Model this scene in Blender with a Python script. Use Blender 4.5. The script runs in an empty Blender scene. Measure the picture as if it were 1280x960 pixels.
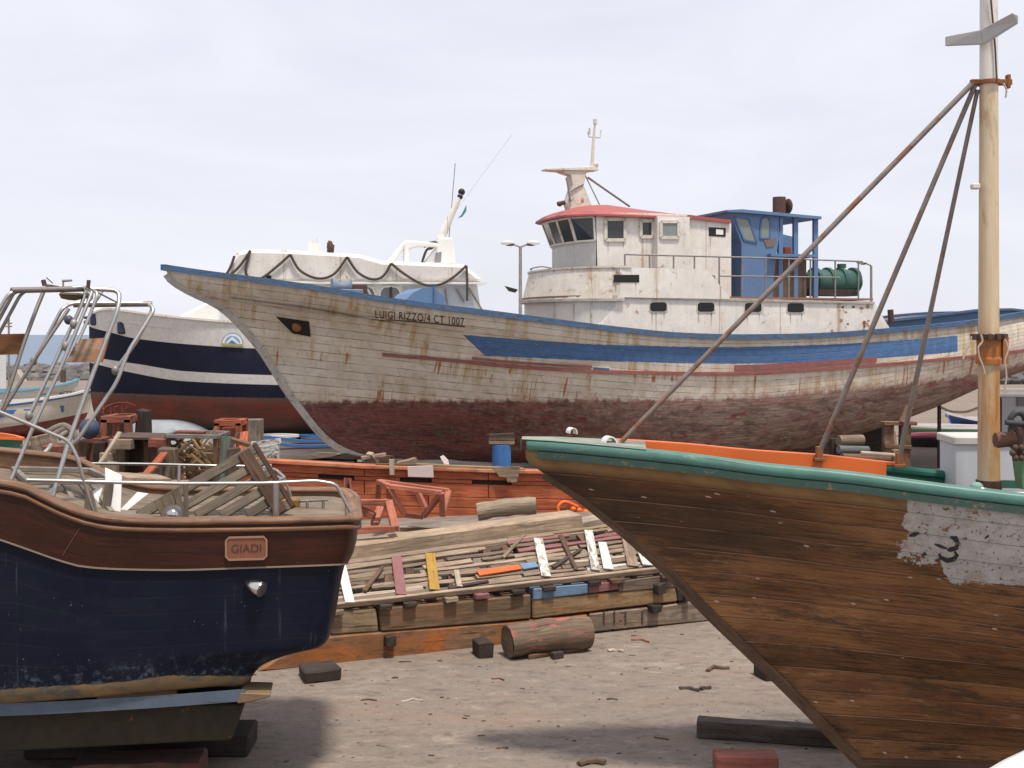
import bpy, bmesh, math, random
import numpy as np
from mathutils import Vector, Matrix
R = math.radians
random.seed(7)
scn = bpy.context.scene
C = scn.collection
# ---------------------------------------------------------------- camera, sky, sun, exposure
F, HC, HY = 1500.0, 4.0, 418.0          # focal length in photo pixels, eye height, horizon row
cam = bpy.data.objects.new('camera', bpy.data.cameras.new('camera')); C.objects.link(cam)
cam.location = (0, 0, HC); cam.rotation_euler = (R(90), 0, 0)
cam.data.sensor_width = 36; cam.data.lens = 36 * F / 1280
cam.data.shift_y = -(480 - HY) / 1280
cam.data.clip_start = 0.1; cam.data.clip_end = 20000
scn.camera = cam
SUN_EL, SUN_AZ = 71.0, 150.0            # azimuth clockwise from +Y
w = bpy.data.worlds.new("World"); scn.world = w; w.use_nodes = True
nt = w.node_tree; nt.nodes.clear()
wo = nt.nodes.new('ShaderNodeOutputWorld'); bg = nt.nodes.new('ShaderNodeBackground')
sk = nt.nodes.new('ShaderNodeTexSky'); sk.sky_type = 'NISHITA'; sk.sun_disc = False
sk.sun_elevation = R(SUN_EL); sk.sun_rotation = R(SUN_AZ); sk.altitude = 0; sk.dust_density = 2.0
tc = nt.nodes.new('ShaderNodeTexCoord'); mp = nt.nodes.new('ShaderNodeMapping')
mp.inputs['Scale'].default_value = (1.2, 1.2, 5.0)
nz = nt.nodes.new('ShaderNodeTexNoise'); nz.inputs['Scale'].default_value = 2.2; nz.inputs['Detail'].default_value = 7; nz.inputs['Roughness'].default_value = .55
nz.inputs['Distortion'].default_value = .6
rp = nt.nodes.new('ShaderNodeValToRGB'); rp.color_ramp.elements[0].position = .32; rp.color_ramp.elements[0].color = (.80,)*3 + (1,)
rp.color_ramp.elements[1].position = .68; rp.color_ramp.elements[1].color = (.97,)*3 + (1,)
mx = nt.nodes.new('ShaderNodeMix'); mx.data_type = 'RGBA'
mx.inputs['B'].default_value = (8.5, 8.6, 9.4, 1)     # thin bright cloud sheet
L = nt.links.new
L(tc.outputs['Generated'], mp.inputs['Vector']); L(mp.outputs[0], nz.inputs['Vector']); L(nz.outputs['Fac'], rp.inputs['Fac'])
L(rp.outputs['Color'], mx.inputs['Factor']); L(sk.outputs[0], mx.inputs['A']); L(mx.outputs['Result'], bg.inputs['Color'])
bg.inputs['Strength'].default_value = 0.099; L(bg.outputs[0], wo.inputs['Surface'])
sd = bpy.data.lights.new('sun', 'SUN'); sd.energy = 3.9; sd.angle = R(6.0); sd.color = (1, .93, .83)
so = bpy.data.objects.new('sun', sd); C.objects.link(so); so.location = (20, -20, 40)
el, az = R(SUN_EL), R(SUN_AZ)
sdir = Vector((math.sin(az) * math.cos(el), math.cos(az) * math.cos(el), math.sin(el)))
so.rotation_euler = sdir.to_track_quat('Z', 'Y').to_euler()
scn.view_settings.view_transform = 'Standard'; scn.view_settings.look = 'None'
scn.view_settings.exposure = 0.13; scn.view_settings.gamma = 1.0; scn.view_settings.use_curve_mapping = False

# ---------------------------------------------------------------- measuring helpers
def P(px, py, Y): return Vector(((px - 640) / F * Y, Y, HC - (py - HY) / F * Y))
def G(px, py, z=0.0):
    Y = F * (HC - z) / (py - HY); return Vector(((px - 640) / F * Y, Y, z))
def curve(pts):
    xs = np.array([p[0] for p in pts], float); ys = np.array([p[1] for p in pts], float)
    o = np.argsort(xs); xs = xs[o]; ys = ys[o]
    d = np.diff(ys) / np.maximum(np.diff(xs), 1e-9)
    m = np.zeros(len(xs)); m[0] = d[0]; m[-1] = d[-1]
    for i in range(1, len(xs) - 1): m[i] = 0 if d[i-1] * d[i] <= 0 else 2 * d[i-1] * d[i] / (d[i-1] + d[i])
    def f(x):
        if x <= xs[0]: return float(ys[0] + (x - xs[0]) * m[0] * .5)
        if x >= xs[-1]: return float(ys[-1] + (x - xs[-1]) * m[-1])
        i = int(np.searchsorted(xs, x) - 1); i = max(0, min(i, len(xs) - 2))
        h = xs[i+1] - xs[i]; t = (x - xs[i]) / h
        return float((2*t**3 - 3*t*t + 1) * ys[i] + (t**3 - 2*t*t + t) * h * m[i] + (-2*t**3 + 3*t*t) * ys[i+1] + (t**3 - t*t) * h * m[i+1])
    return f
def lin(pts):
    xs = [p[0] for p in pts]; ys = [p[1] for p in pts]
    return lambda x: float(np.interp(x, xs, ys))
def sm(a, b, x):
    t = max(0, min(1, (x - a) / (b - a))); return t * t * (3 - 2 * t)

# ---------------------------------------------------------------- material helpers
class Mat:
    def __init__(s, name):
        s.m = bpy.data.materials.new(name); s.m.use_nodes = True; s.t = s.m.node_tree; s.t.nodes.clear()
        s.o = s.t.nodes.new('ShaderNodeOutputMaterial'); s.b = s.t.nodes.new('ShaderNodeBsdfPrincipled')
        s.t.links.new(s.b.outputs[0], s.o.inputs[0])
    def n(s, ty, **k):
        nd = s.t.nodes.new('ShaderNode' + ty)
        for a, b in k.items(): setattr(nd, a, b)
        return nd
    def put(s, sock, v):
        if isinstance(v, bpy.types.NodeSocket): s.t.links.new(v, sock)
        elif sock.type == 'RGBA': sock.default_value = tuple(v)[:3] + (1,)
        elif sock.type == 'VECTOR' and isinstance(v, (int, float)): sock.default_value = (v, v, v)
        else: sock.default_value = v
    def uv(s): return s.n('TexCoord').outputs['UV']
    def ob(s): return s.n('TexCoord').outputs['Object']
    def at(s, name): nd = s.n('Attribute'); nd.attribute_name = name; return nd.outputs['Fac']
    def mp(s, vec, sc=(1, 1, 1), lo=(0, 0, 0), rot=(0, 0, 0)):
        nd = s.n('Mapping'); s.put(nd.inputs[0], vec); nd.inputs['Scale'].default_value = sc; nd.inputs['Location'].default_value = lo
        nd.inputs['Rotation'].default_value = rot; return nd.outputs[0]
    def noise(s, vec, scale=5, detail=5, rough=.6, dist=0):
        nd = s.n('TexNoise'); s.put(nd.inputs['Vector'], vec); nd.inputs['Scale'].default_value = scale; nd.inputs['Detail'].default_value = detail
        nd.inputs['Roughness'].default_value = rough; nd.inputs['Distortion'].default_value = dist; return nd.outputs['Fac']
    def vor(s, vec, scale=5, feat='F1', out='Distance'):
        nd = s.n('TexVoronoi', feature=feat); s.put(nd.inputs['Vector'], vec); nd.inputs['Scale'].default_value = scale; return nd.outputs[out]
    def ma(s, op, a, b=0.0, c=0.0, clamp=False):
        nd = s.n('Math', operation=op, use_clamp=clamp); s.put(nd.inputs[0], a); s.put(nd.inputs[1], b); s.put(nd.inputs[2], c); return nd.outputs[0]
    def mr(s, v, a, b, c=0.0, d=1.0):
        nd = s.n('MapRange'); s.put(nd.inputs[0], v)
        for i, q in enumerate((a, b, c, d)): nd.inputs[1 + i].default_value = q
        return nd.outputs[0]
    def mix(s, f, a, b, mode='MIX'):
        nd = s.n('Mix', data_type='RGBA', blend_type=mode); s.put(nd.inputs['Factor'], f)
        s.put(nd.inputs['A'], a); s.put(nd.inputs['B'], b); return nd.outputs['Result']
    def sep(s, v):
        nd = s.n('SeparateXYZ'); s.put(nd.inputs[0], v); return nd.outputs
    def comb(s, x, y, z=0.0):
        nd = s.n('CombineXYZ'); s.put(nd.inputs[0], x); s.put(nd.inputs[1], y); s.put(nd.inputs[2], z); return nd.outputs[0]
    def white(s, v):
        nd = s.n('TexWhiteNoise', noise_dimensions='1D'); s.put(nd.inputs['W'], v); return nd.outputs['Value']
    def fin(s, col, rough=.7, metal=0.0, bump=None, bstr=.3, bdist=.01, spec=None, alpha=None):
        s.put(s.b.inputs['Base Color'], col); s.put(s.b.inputs['Roughness'], rough); s.put(s.b.inputs['Metallic'], metal)
        if spec is not None: s.put(s.b.inputs['Specular IOR Level'], spec)
        if bump is not None:
            nd = s.n('Bump'); nd.inputs['Strength'].default_value = bstr; nd.inputs['Distance'].default_value = bdist
            s.put(nd.inputs['Height'], bump); s.t.links.new(nd.outputs[0], s.b.inputs['Normal'])
        return s.m

def sc3(c, k): return tuple(min(1, x * k) for x in c)
def wood(name, c1, c2, var=.35, grain=26, rough=.85, paint=None, pamt=.5, pscale=3.0, bolts=False, stain=None, stamt=.5, dark=(.03, .025, .02)):
    m = Mat(name); uv = m.uv(); ob = m.ob()
    g = m.noise(m.mp(uv, (1.1, grain, 1)), 1.6, 8, .7, .8)
    g2 = m.noise(m.mp(uv, (.8, grain * .25, 1)), 2.5, 4, .6, 1.5)
    col = m.mix(m.mr(g2, .3, .7), c1, c2)
    col = m.mix(m.mr(g, .54, .36, 0, .85), col, tuple(c1[i] * .28 + dark[i] * .5 for i in range(3)))
    col = m.mix(m.mr(g, .56, .72, 0, .55), col, sc3(c1, 1.45))
    idx = m.ma('FLOOR', m.ma('DIVIDE', m.sep(uv)[1], 10.0))
    wn = m.white(idx)
    col = m.mix(1.0, col, m.comb(*[m.mr(wn, 0, 1, 1 - var, 1 + var * .6)] * 3), 'MULTIPLY')
    if stain is not None:
        sn = m.noise(m.mp(ob, (1, 1, 1.5)), 1.7, 6, .65, .5)
        col = m.mix(m.mr(sn, 1 - stamt - .12, 1 - stamt + .1), col, stain)
    blot = m.noise(ob, 2.3, 5, .6)
    col = m.mix(m.mr(blot, .44, .68, 0, .65), col, sc3(c1, .4))
    bump = g
    if paint is not None:
        pn = m.noise(m.mp(uv, (1.6, 5, 1)), pscale, 8, .72, .3)
        pf = m.mr(pn, 1 - pamt - .03, 1 - pamt + .03)
        fine = m.noise(m.mp(uv, (2, grain, 1)), 3, 6, .7)
        pf = m.ma('MULTIPLY', pf, m.mr(fine, .30, .40))
        pv = m.mix(m.mr(m.noise(ob, 4, 6, .7), .3, .75), paint, sc3(paint, .68))
        col = m.mix(pf, col, pv); bump = m.ma('ADD', g, m.ma('MULTIPLY', pf, .5))
    if bolts:
        v = m.vor(m.mp(uv, (3.4, 6.2, 1)), 1.0)
        col = m.mix(m.mr(v, .11, .07), col, (.035, .02, .015))
        col = m.mix(m.mr(m.noise(m.mp(ob, (1.2, 1, 3)), 2.2, 8, .7, .6), .50, .62, 0, .8), col, sc3(c1, .35))
    # dark end-grain checks
    ck = m.noise(m.mp(uv, (.6, grain * 1.5, 1)), 2.2, 3, .5)
    col = m.mix(m.mr(ck, .37, .32, 0, .9), col, sc3(c1, .14))
    col = m.mix(m.mr(m.noise(ob, 22, 6, .75), .58, .70, 0, .6), col, sc3(c1, .3))
    return m.fin(col, rough, 0, bump, .55, .012, spec=.25)
def paint(name, c, rough=.5, dirt=(.25, .2, .15), damt=.4, rust=0.0, chips=0.0, spec=.4, streak=True, seams=0):
    m = Mat(name); ob = m.ob()
    n1 = m.noise(ob, 1.3, 8, .65, .3); n2 = m.noise(ob, 9, 7, .7)
    col = m.mix(m.mr(n1, .35, .75, 0, damt), c, tuple(c[i] * .55 + dirt[i] * .25 for i in range(3)))
    col = m.mix(m.mr(n2, .45, .8, 0, .35 * damt * 2), col, sc3(c, .6))
    if streak:
        st = m.noise(m.mp(ob, (7, 7, .35)), 1.5, 5, .6); stm = m.noise(ob, .9, 3, .5)
        col = m.mix(m.ma('MULTIPLY', m.mr(st, .52, .72), m.mr(stm, .4, .65, 0, damt)), col, tuple(c[i] * .45 + dirt[i] * .4 for i in range(3)))
    if rust:
        rn = m.noise(ob, 3.2, 9, .72, .4); rf = m.mr(rn, 1 - rust - .02, 1 - rust + .08)
        rc = m.mix(m.mr(m.noise(ob, 14, 6, .7), .3, .7), (.11, .035, .015), (.42, .17, .05))
        col = m.mix(rf, col, rc)
    if seams:
        sx = m.ma('FRACT', m.ma('MULTIPLY', m.sep(ob)[0], seams)); e = m.ma('ABSOLUTE', m.ma('SUBTRACT', sx, .5)); bl = m.noise(m.mp(ob, (8, 8, .5), (2, 0, 0)), 1.3, 6, .65)
        col = m.mix(m.ma('MULTIPLY', m.mr(e, .012, .004), .55), col, (.30, .22, .15))
        col = m.mix(m.ma('MULTIPLY', m.mr(e, .10, 0), m.mr(bl, .48, .64, 0, .7)), col, (.40, .24, .12))
    if chips:
        cn = m.noise(ob, 7, 9, .75); cf = m.mr(cn, 1 - chips - .01, 1 - chips + .02)
        col = m.mix(cf, col, (.16, .11, .08))
    return m.fin(col, m.mr(n2, .3, .7, rough * .85, min(1, rough * 1.25)), 0, n2, .15, .01, spec=spec)
def metal(name, c, rough=.35, rust=0.0, met=1.0):
    m = Mat(name); ob = m.ob(); n1 = m.noise(ob, 6, 7, .7)
    col = m.mix(m.mr(n1, .3, .75), c, sc3(c, .6)); mt = met
    if rust:
        rn = m.noise(ob, 5, 8, .7); rf = m.mr(rn, 1 - rust - .05, 1 - rust + .06)
        col = m.mix(rf, col, m.mix(m.noise(ob, 30, 4), (.08, .03, .015), (.3, .13, .06))); mt = m.ma('MULTIPLY', m.ma('SUBTRACT', 1.0, rf), met)
    return m.fin(col, m.mr(n1, .3, .7, rough * .8, rough * 1.5), mt, n1, .1, .004)

# ---------------------------------------------------------------- mesh builder
class MB:
    k = 0
    def __init__(s): s.v = []; s.f = []; s.uv = []; s.sm = []; s.attr = {}
    def off(s): MB.k += 1; return 10.0 * MB.k
    def add(s, vs, fs, uvs=None, smooth=False):
        b = len(s.v); s.v += [tuple(q) for q in vs]
        for i, f in enumerate(fs):
            s.f.append(tuple(b + j for j in f)); s.sm.append(smooth)
            s.uv.append(uvs[i] if uvs else [(vs[j][0] + vs[j][1], vs[j][2]) for j in f])
    def beam(s, p0, p1, w, h, up=(0, 0, 1), n=1, j=0.0, taper=1.0, ends=None):
        """a timber from p0 to p1, w across, h along up; p0 and p1 on its axis"""
        p0 = Vector(p0); p1 = Vector(p1); d = p1 - p0; Ln = d.length
        if Ln < 1e-6: return
        d.normalize(); up = Vector(up); sd = d.cross(up)
        if sd.length < 1e-4: sd = d.cross(Vector((1, 0, 0)))
        sd.normalize(); u2 = sd.cross(d).normalized(); vs = []
        o = s.off(); per = [0, w, w + h, 2 * w + h, 2 * w + 2 * h]
        for i in range(n + 1):
            t = i / n; k = 1 + (taper - 1) * t
            for (a, b) in ((-1, -1), (1, -1), (1, 1), (-1, 1)):
                q = p0 + d * Ln * t + sd * (a * w / 2 * k) + u2 * (b * h / 2 * k)
                if j: q += Vector((random.uniform(-j, j), random.uniform(-j, j), random.uniform(-j, j)))
                vs.append(q)
        fs = []; uvs = []
        for i in range(n):
            for e in range(4):
                a = i * 4 + e; b = i * 4 + (e + 1) % 4
                fs.append((a, b, b + 4, a + 4))
                u0 = Ln * i / n; u1 = Ln * (i + 1) / n
                uvs.append([(u0, o + per[e]), (u0, o + per[e+1]), (u1, o + per[e+1]), (u1, o + per[e])])
        fs.append((3, 2, 1, 0)); uvs.append([(0, o + 3), (w * .2, o + 3), (w * .2, o + 3 + h), (0, o + 3 + h)])
        b = n * 4; fs.append((b, b + 1, b + 2, b + 3)); uvs.append([(0, o + 4), (w * .2, o + 4), (w * .2, o + 4 + h), (0, o + 4 + h)])
        s.add(vs, fs, uvs)
    def box(s, c, size, rz=0.0, n=1, j=0.0):
        d = Vector((math.cos(rz), math.sin(rz), 0)); c = Vector(c)
        s.beam(c - d * size[0] / 2, c + d * size[0] / 2, size[1], size[2], n=n, j=j)
    def tube(s, pts, r, seg=8, smooth=True, cap=True):
        pts = [Vector(p) for p in pts]; n = len(pts); rs = r if isinstance(r, (list, tuple)) else [r] * n
        t = [(pts[min(i+1, n-1)] - pts[max(i-1, 0)]).normalized() for i in range(n)]
        a = Vector((0, 0, 1)) if abs(t[0].z) < .9 else Vector((1, 0, 0))
        nn = t[0].cross(a).normalized(); o = s.off(); vs = []; fs = []; uvs = []; ln = 0; ls = [0]
        for i in range(n):
            if i:
                nn = (nn - t[i] * nn.dot(t[i])).normalized(); ln += (pts[i] - pts[i-1]).length; ls.append(ln)
            bb = t[i].cross(nn)
            for e in range(seg):
                q = 2 * math.pi * e / seg; vs.append(pts[i] + (nn * math.cos(q) + bb * math.sin(q)) * rs[i])
        for i in range(n - 1):
            for e in range(seg):
                a0 = i * seg + e; a1 = i * seg + (e + 1) % seg
                fs.append((a0, a1, a1 + seg, a0 + seg)); c0 = 6.28 * rs[0] * e / seg; c1 = 6.28 * rs[0] * (e + 1) / seg
                uvs.append([(ls[i], o + c0), (ls[i], o + c1), (ls[i+1], o + c1), (ls[i+1], o + c0)])
        s.add(vs, fs, uvs, smooth)
        if cap:
            for i0, rev in ((0, True), ((n - 1) * seg, False)):
                ring = [s.v[len(s.v) - len(vs) + i0 + e] for e in range(seg)] if False else [tuple(vs[i0 + e]) for e in range(seg)]
                ix = list(range(seg)); ix = ix[::-1] if rev else ix
                ru = rs[0] if rev else rs[-1]
                s.add(ring, [tuple(ix)], [[(ru * math.cos(6.28 * e / seg) * .3, o + 5 + ru * math.sin(6.28 * e / seg)) for e in ix]])
    def prism(s, poly, th, smooth=False):
        """planar polygon extruded by vector th"""
        poly = [Vector(p) for p in poly]; th = Vector(th); n = len(poly); o = s.off()
        e0 = max([poly[(i + 1) % n] - poly[i] for i in range(n)], key=lambda q: q.length).normalized(); nm = th.normalized(); e1 = nm.cross(e0)
        uv = [((p - poly[0]).dot(e0), o + 2 + (p - poly[0]).dot(e1)) for p in poly]
        vs = poly + [p + th for p in poly]
        fs = [tuple(range(n))[::-1], tuple(range(n, 2 * n))]; uvs = [uv[::-1], uv]
        for i in range(n):
            jn = (i + 1) % n; fs.append((i, jn, jn + n, i + n)); l = (poly[jn] - poly[i]).length; tl = th.length
            uvs.append([(0, o), (l, o), (l, o + tl), (0, o + tl)])
        s.add(vs, fs, uvs, smooth)
    def grid(s, fn, nu, nv, smooth=True, close=False, uvf=None, flip=False):
        vs = [Vector(fn(i / nu, jn / nv)) for i in range(nu + 1) for jn in range(nv + 1)]; fs = []; uvs = []; o = s.off()
        q = uvf or (lambda a, b: (a, o + b))
        for i in range(nu):
            for jn in range(nv):
                a = i * (nv + 1) + jn; f = (a, a + nv + 1, a + nv + 2, a + 1)
                u = [q(i / nu, jn / nv), q((i+1) / nu, jn / nv), q((i+1) / nu, (jn+1) / nv), q(i / nu, (jn+1) / nv)]
                if flip: f = f[::-1]; u = u[::-1]
                fs.append(f); uvs.append(u)
        s.add(vs, fs, uvs, smooth)
    def sweep(s, path, prof, smooth=False, closed=True, up=(0, 0, 1), cap=True):
        """profile (side, up) swept along a path; side = horizontal right of travel"""
        path = [Vector(p) for p in path]; n = len(path); k = len(prof); o = s.off(); vs = []; fs = []; uvs = []; l = 0; ls = []
        for i in range(n):
            if i: l += (path[i] - path[i-1]).length
            ls.append(l); t = path[min(i+1, n-1)] - path[max(i-1, 0)]
            sd = t.cross(Vector(up)).normalized()
            for (a, b) in prof: vs.append(path[i] + sd * a + Vector(up) * b)
        per = [0]
        for e in range(k): per.append(per[-1] + math.hypot(prof[(e+1) % k][0] - prof[e][0], prof[(e+1) % k][1] - prof[e][1]))
        for i in range(n - 1):
            for e in range(k if closed else k - 1):
                a = i * k + e; b = i * k + (e + 1) % k
                fs.append((a, b, b + k, a + k)); uvs.append([(ls[i], o + per[e]), (ls[i], o + per[e+1]), (ls[i+1], o + per[e+1]), (ls[i+1], o + per[e])])
        if closed and cap:
            fs.append(tuple(range(k))[::-1]); uvs.append([(0, o)] * k); fs.append(tuple((n-1) * k + e for e in range(k))); uvs.append([(0, o)] * k)
        s.add(vs, fs, uvs, smooth)
    def ball(s, c, r, nu=12, nv=8, sc=(1, 1, 1), jit=0):
        c = Vector(c); rnd = {}
        def fn(a, b):
            th = 2 * math.pi * (a % 1.0); ph = math.pi * b; k = (round((a % 1.0) * nu) if 0 < b < 1 else 0, round(b * nv))
            q = rnd.setdefault(k, 1 + random.uniform(-jit, jit))
            return c + Vector((math.cos(th) * math.sin(ph) * sc[0], math.sin(th) * math.sin(ph) * sc[1], math.cos(ph) * sc[2])) * r * q
        s.grid(fn, nu, nv, True, flip=True)
    def mesh(s, name, inv=None):
        me = bpy.data.meshes.new(name)
        vs = [tuple(inv @ Vector(v)) for v in s.v] if inv is not None else s.v
        me.from_pydata(vs, [], s.f); ul = me.uv_layers.new(name='UVMap')
        flat = [c for f in s.uv for q in f for c in q[:2]]
        ul.data.foreach_set('uv', flat); me.polygons.foreach_set('use_smooth', s.sm)
        for a, vals in s.attr.items():
            at = me.attributes.new(a, 'FLOAT', 'POINT'); at.data.foreach_set('value', vals)
        me.validate(); me.update(); return me
    def build(s, name, mat, parent, bevel=0, label=None, local=False, seg=1):
        root = parent
        while root.parent: root = root.parent
        inv = None if local else root.matrix_basis.inverted()
        o = bpy.data.objects.new(name, s.mesh(name, inv)); o.data.materials.append(mat); C.objects.link(o); o.parent = parent
        if label: o['label'] = label
        if bevel: addbev(o, bevel, seg)
        return o
    def thing(s, name, label, cat, mat, bevel=0, group=None, kind=None, base=None):
        a = np.array(s.v)
        if kind: base = Vector((0, 0, 0))
        if base is None: base = Vector(((a[:, 0].min() + a[:, 0].max()) / 2, (a[:, 1].min() + a[:, 1].max()) / 2, a[:, 2].min()))
        o = bpy.data.objects.new(name, s.mesh(name, Matrix.Translation(-Vector(base)))); o.data.materials.append(mat); C.objects.link(o)
        o.location = base
        if label: o['label'] = label
        if cat: o['category'] = cat
        if group: o['group'] = group
        if kind: o['kind'] = kind
        if bevel: addbev(o, bevel)
        return o
def addbev(o, wd, seg=1):
    b = o.modifiers.new('bevel', 'BEVEL'); b.width = wd; b.segments = seg; b.limit_method = 'ANGLE'; b.angle_limit = R(50)
def root(name, label, cat, loc, rz=0.0, group=None):
    o = bpy.data.objects.new(name, None); C.objects.link(o); o.location = loc; o.rotation_euler = (0, 0, rz); o.empty_display_size = .3
    o['label'] = label; o['category'] = cat
    if group: o['group'] = group
    o.matrix_basis = Matrix.Translation(Vector(loc)) @ Matrix.Rotation(rz, 4, 'Z')
    return o
def copy_tree(o, parent=None):
    c = o.copy(); C.objects.link(c); c.parent = parent
    for ch in [q for q in bpy.data.objects if q.parent == o]: copy_tree(ch, c)
    return c
def smooth_path(pts, n=6):
    """round a polyline (Catmull-Rom)"""
    p = [Vector(q) for q in pts]; out = []
    for i in range(len(p) - 1):
        a = p[max(i-1, 0)]; b = p[i]; c = p[i+1]; d = p[min(i+2, len(p)-1)]
        for k in range(n):
            t = k / n; out.append(.5 * ((2*b) + (c-a)*t + (2*a-5*b+4*c-d)*t*t + (3*b-a-3*c+d)*t**3))
    out.append(p[-1]); return out
def fillet(pts, r=.06, n=4):
    p = [Vector(q) for q in pts]; out = [p[0]]
    for i in range(1, len(p) - 1):
        a = (p[i-1] - p[i]); b = (p[i+1] - p[i]); k = min(r, a.length * .45, b.length * .45)
        q0 = p[i] + a.normalized() * k; q1 = p[i] + b.normalized() * k
        for j in range(n + 1):
            t = j / n; out.append(q0 * (1-t)**2 + p[i] * 2*t*(1-t) + q1 * t*t)
    out.append(p[-1]); return out

# ---------------------------------------------------------------- hulls
class Hull:
    """s along the centreline from the visible end, y across, v from keel (0) to sheer (1)"""
    def __init__(h, X0, Y0, th, Ln, near, B, sheer, endtr, keeltr, entry=6.0, pb=1.1, bil=(4, 2.6), yk=0.0, yend=0.0):
        h.X0, h.Y0, h.th, h.L, h.near = X0, Y0, R(th), Ln, near; h.c = math.cos(h.th); h.sn = math.sin(h.th)
        h.B = curve(B); h.entry = entry; h.pb = pb; h.bil = bil; st = curve(sheer)
        n = 60
        h.zs = curve([(Ln * i / n, h.ztr(Ln * i / n, near * h.B(Ln * i / n), st)) for i in range(n + 1)])
        kp = [h.loc(px, py, near * yk) for px, py in keeltr]
        h.zkf = curve([(p[0], p[2]) for p in kp])
        ep = [h.loc(px, py, near * yend) for px, py in endtr]
        z0 = ep[-1][2]; z1 = h.zs(0.0); h.z0 = z0
        h.xs = curve(sorted([(max(0, min(1, (p[2] - z0) / (z1 - z0))), p[0]) for p in ep]))
        h.x0 = h.xs(0.0)
    def loc(h, px, py, yo):
        k = (px - 640) / F; s = (k * (h.Y0 + yo * h.c) - h.X0 + yo * h.sn) / (h.c - k * h.sn)
        Y = h.Y0 + s * h.sn + yo * h.c; return Vector((s, yo, HC - (py - HY) * Y / F))
    def W(h, p): return Vector((h.X0 + p[0] * h.c - p[1] * h.sn, h.Y0 + p[0] * h.sn + p[1] * h.c, p[2]))
    def pix(h, p): q = h.W(p); return 640 + F * q.x / q.y, HY + F * (HC - q.z) / q.y, q.y
    def ztr(h, s, yo, tr): px, _, Y = h.pix((s, yo, 0)); return HC - (tr(px) - HY) * Y / F
    def sec(h, d, v):
        g0 = max(v, 0) ** h.pb; a, b = h.bil; g1 = (1 - (1 - v) ** a) ** (1 / b); t = sm(0, h.entry, d)
        return g0 * (1 - t) + g1 * t
    def pt(h, u, v, side):
        x = h.xs(v) + u * (h.L - h.xs(v)); xk = h.x0 + u * (h.L - h.x0)
        zk = h.zkf(xk) if u > 0 else h.z0
        zk = h.z0 + (zk - h.z0) * sm(0, .06, u); zz = zk + (h.zs(u * h.L) - zk) * v; d = x - h.xs(v)
        y = h.B(d) * h.sec(d, v) + .02
        return Vector((x, side * y, zz))
    def surf(h, x, z):
        v = .7
        for _ in range(14):
            u = max(0, (x - h.xs(v)) / (h.L - h.xs(v))); xk = h.x0 + u * (h.L - h.x0)
            zk = h.z0 + (h.zkf(xk) - h.z0) * sm(0, .06, u)
            v = max(0, min(1, .5 * v + .5 * (z - zk) / (h.zs(u * h.L) - zk)))
        d = max(0, x - h.xs(v)); return h.B(d) * h.sec(d, v) + .02
    def on(h, px, py, out=.01):
        y = h.B(3)
        for _ in range(12): p = h.loc(px, py, h.near * y); y = .5 * y + .5 * h.surf(p[0], p[2])
        p = h.loc(px, py, h.near * y); p[1] = h.near * (y + out); return p
    def shell(h, nu=120, nv=48, traces=None, uexp=1.0, closed_end=False):
        mb = MB(); attrs = {k: [] for k in (traces or {})}; attrs['su'] = []
        for side in (h.near, -h.near):
            vs = []
            for i in range(nu + 1):
                u = (i / nu) ** uexp
                for j in range(nv + 1):
                    v = j / nv; vs.append(h.pt(u, v, side))
                    q = h.pt(u, v, h.near); px, py, Y = h.pix(q)
                    for k, tr in (traces or {}).items(): attrs[k].append((tr(px) - py) * Y / F)
                    attrs['su'].append(q[0])
            fs = []; uvs = []
            for i in range(nu):
                for j in range(nv):
                    a = i * (nv + 1) + j; f = (a, a + nv + 1, a + nv + 2, a + 1)
                    uu = [((i / nu) ** uexp * h.L, j / nv), (((i+1) / nu) ** uexp * h.L, j / nv), (((i+1) / nu) ** uexp * h.L, (j+1) / nv), ((i / nu) ** uexp * h.L, (j+1) / nv)]
                    if side * 1 > 0: f = f[::-1]; uu = uu[::-1]
                    fs.append(f); uvs.append(uu)
            mb.add(vs, fs, uvs, True)
        m = nv + 1; off2 = (nu + 1) * m
        for e in ([0] if closed_end else []) + [nu]:
            for j in range(nv):
                a = e * m + j; b = off2 + e * m + j
                f = (a, a + 1, b + 1, b) if e == 0 else (b, b + 1, a + 1, a)
                if h.near > 0: f = f[::-1]
                mb.f.append(f); mb.sm.append(False); mb.uv.append([(0, j / nv), (0, (j+1) / nv), (1, (j+1) / nv), (1, j / nv)])
        mb.attr = attrs; return mb
    def ring(h, v, closed_end=True, n=60, out=0.0, dz=0.0, u0=0.0, u1=1.0, dv=None):
        """points once round the end at relative height v: near side, across, far side"""
        pts = []
        for side, rng in ((h.near, range(n, -1, -1)), (-h.near, range(0, n + 1))):
            for i in rng:
                u = u0 + (u1 - u0) * (i / n) ** 1.6; p = h.pt(u, v(u) if callable(v) else v, side); pts.append(p)
        res = []
        for i, p in enumerate(pts):
            t = pts[min(i+1, len(pts)-1)] - pts[max(i-1, 0)]; t.z = 0
            nrm = Vector((t.y, -t.x, 0)).normalized() if t.length > 1e-6 else Vector((-1, 0, 0))
            if nrm.dot(Vector((p.x - h.L * .5, p.y * 3, 0))) < 0: nrm = -nrm
            res.append(p + nrm * out + Vector((0, 0, dz)))
        return res
    def deck(h, dz, nu=60, inset=.05, u0=.02, u1=.995):
        mb = MB()
        def fn(a, b):
            u = u0 + (u1 - u0) * a; s = h.B(u * h.L) - inset; s = max(.01, s)
            return (u * h.L, s * (2 * b - 1), h.zs(u * h.L) - dz + .04 * (1 - (2 * b - 1) ** 2))
        mb.grid(fn, nu, 6, True, uvf=lambda a, b: (a * h.L, 5 + b * 2 * h.B(3)), flip=False); return mb
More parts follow.
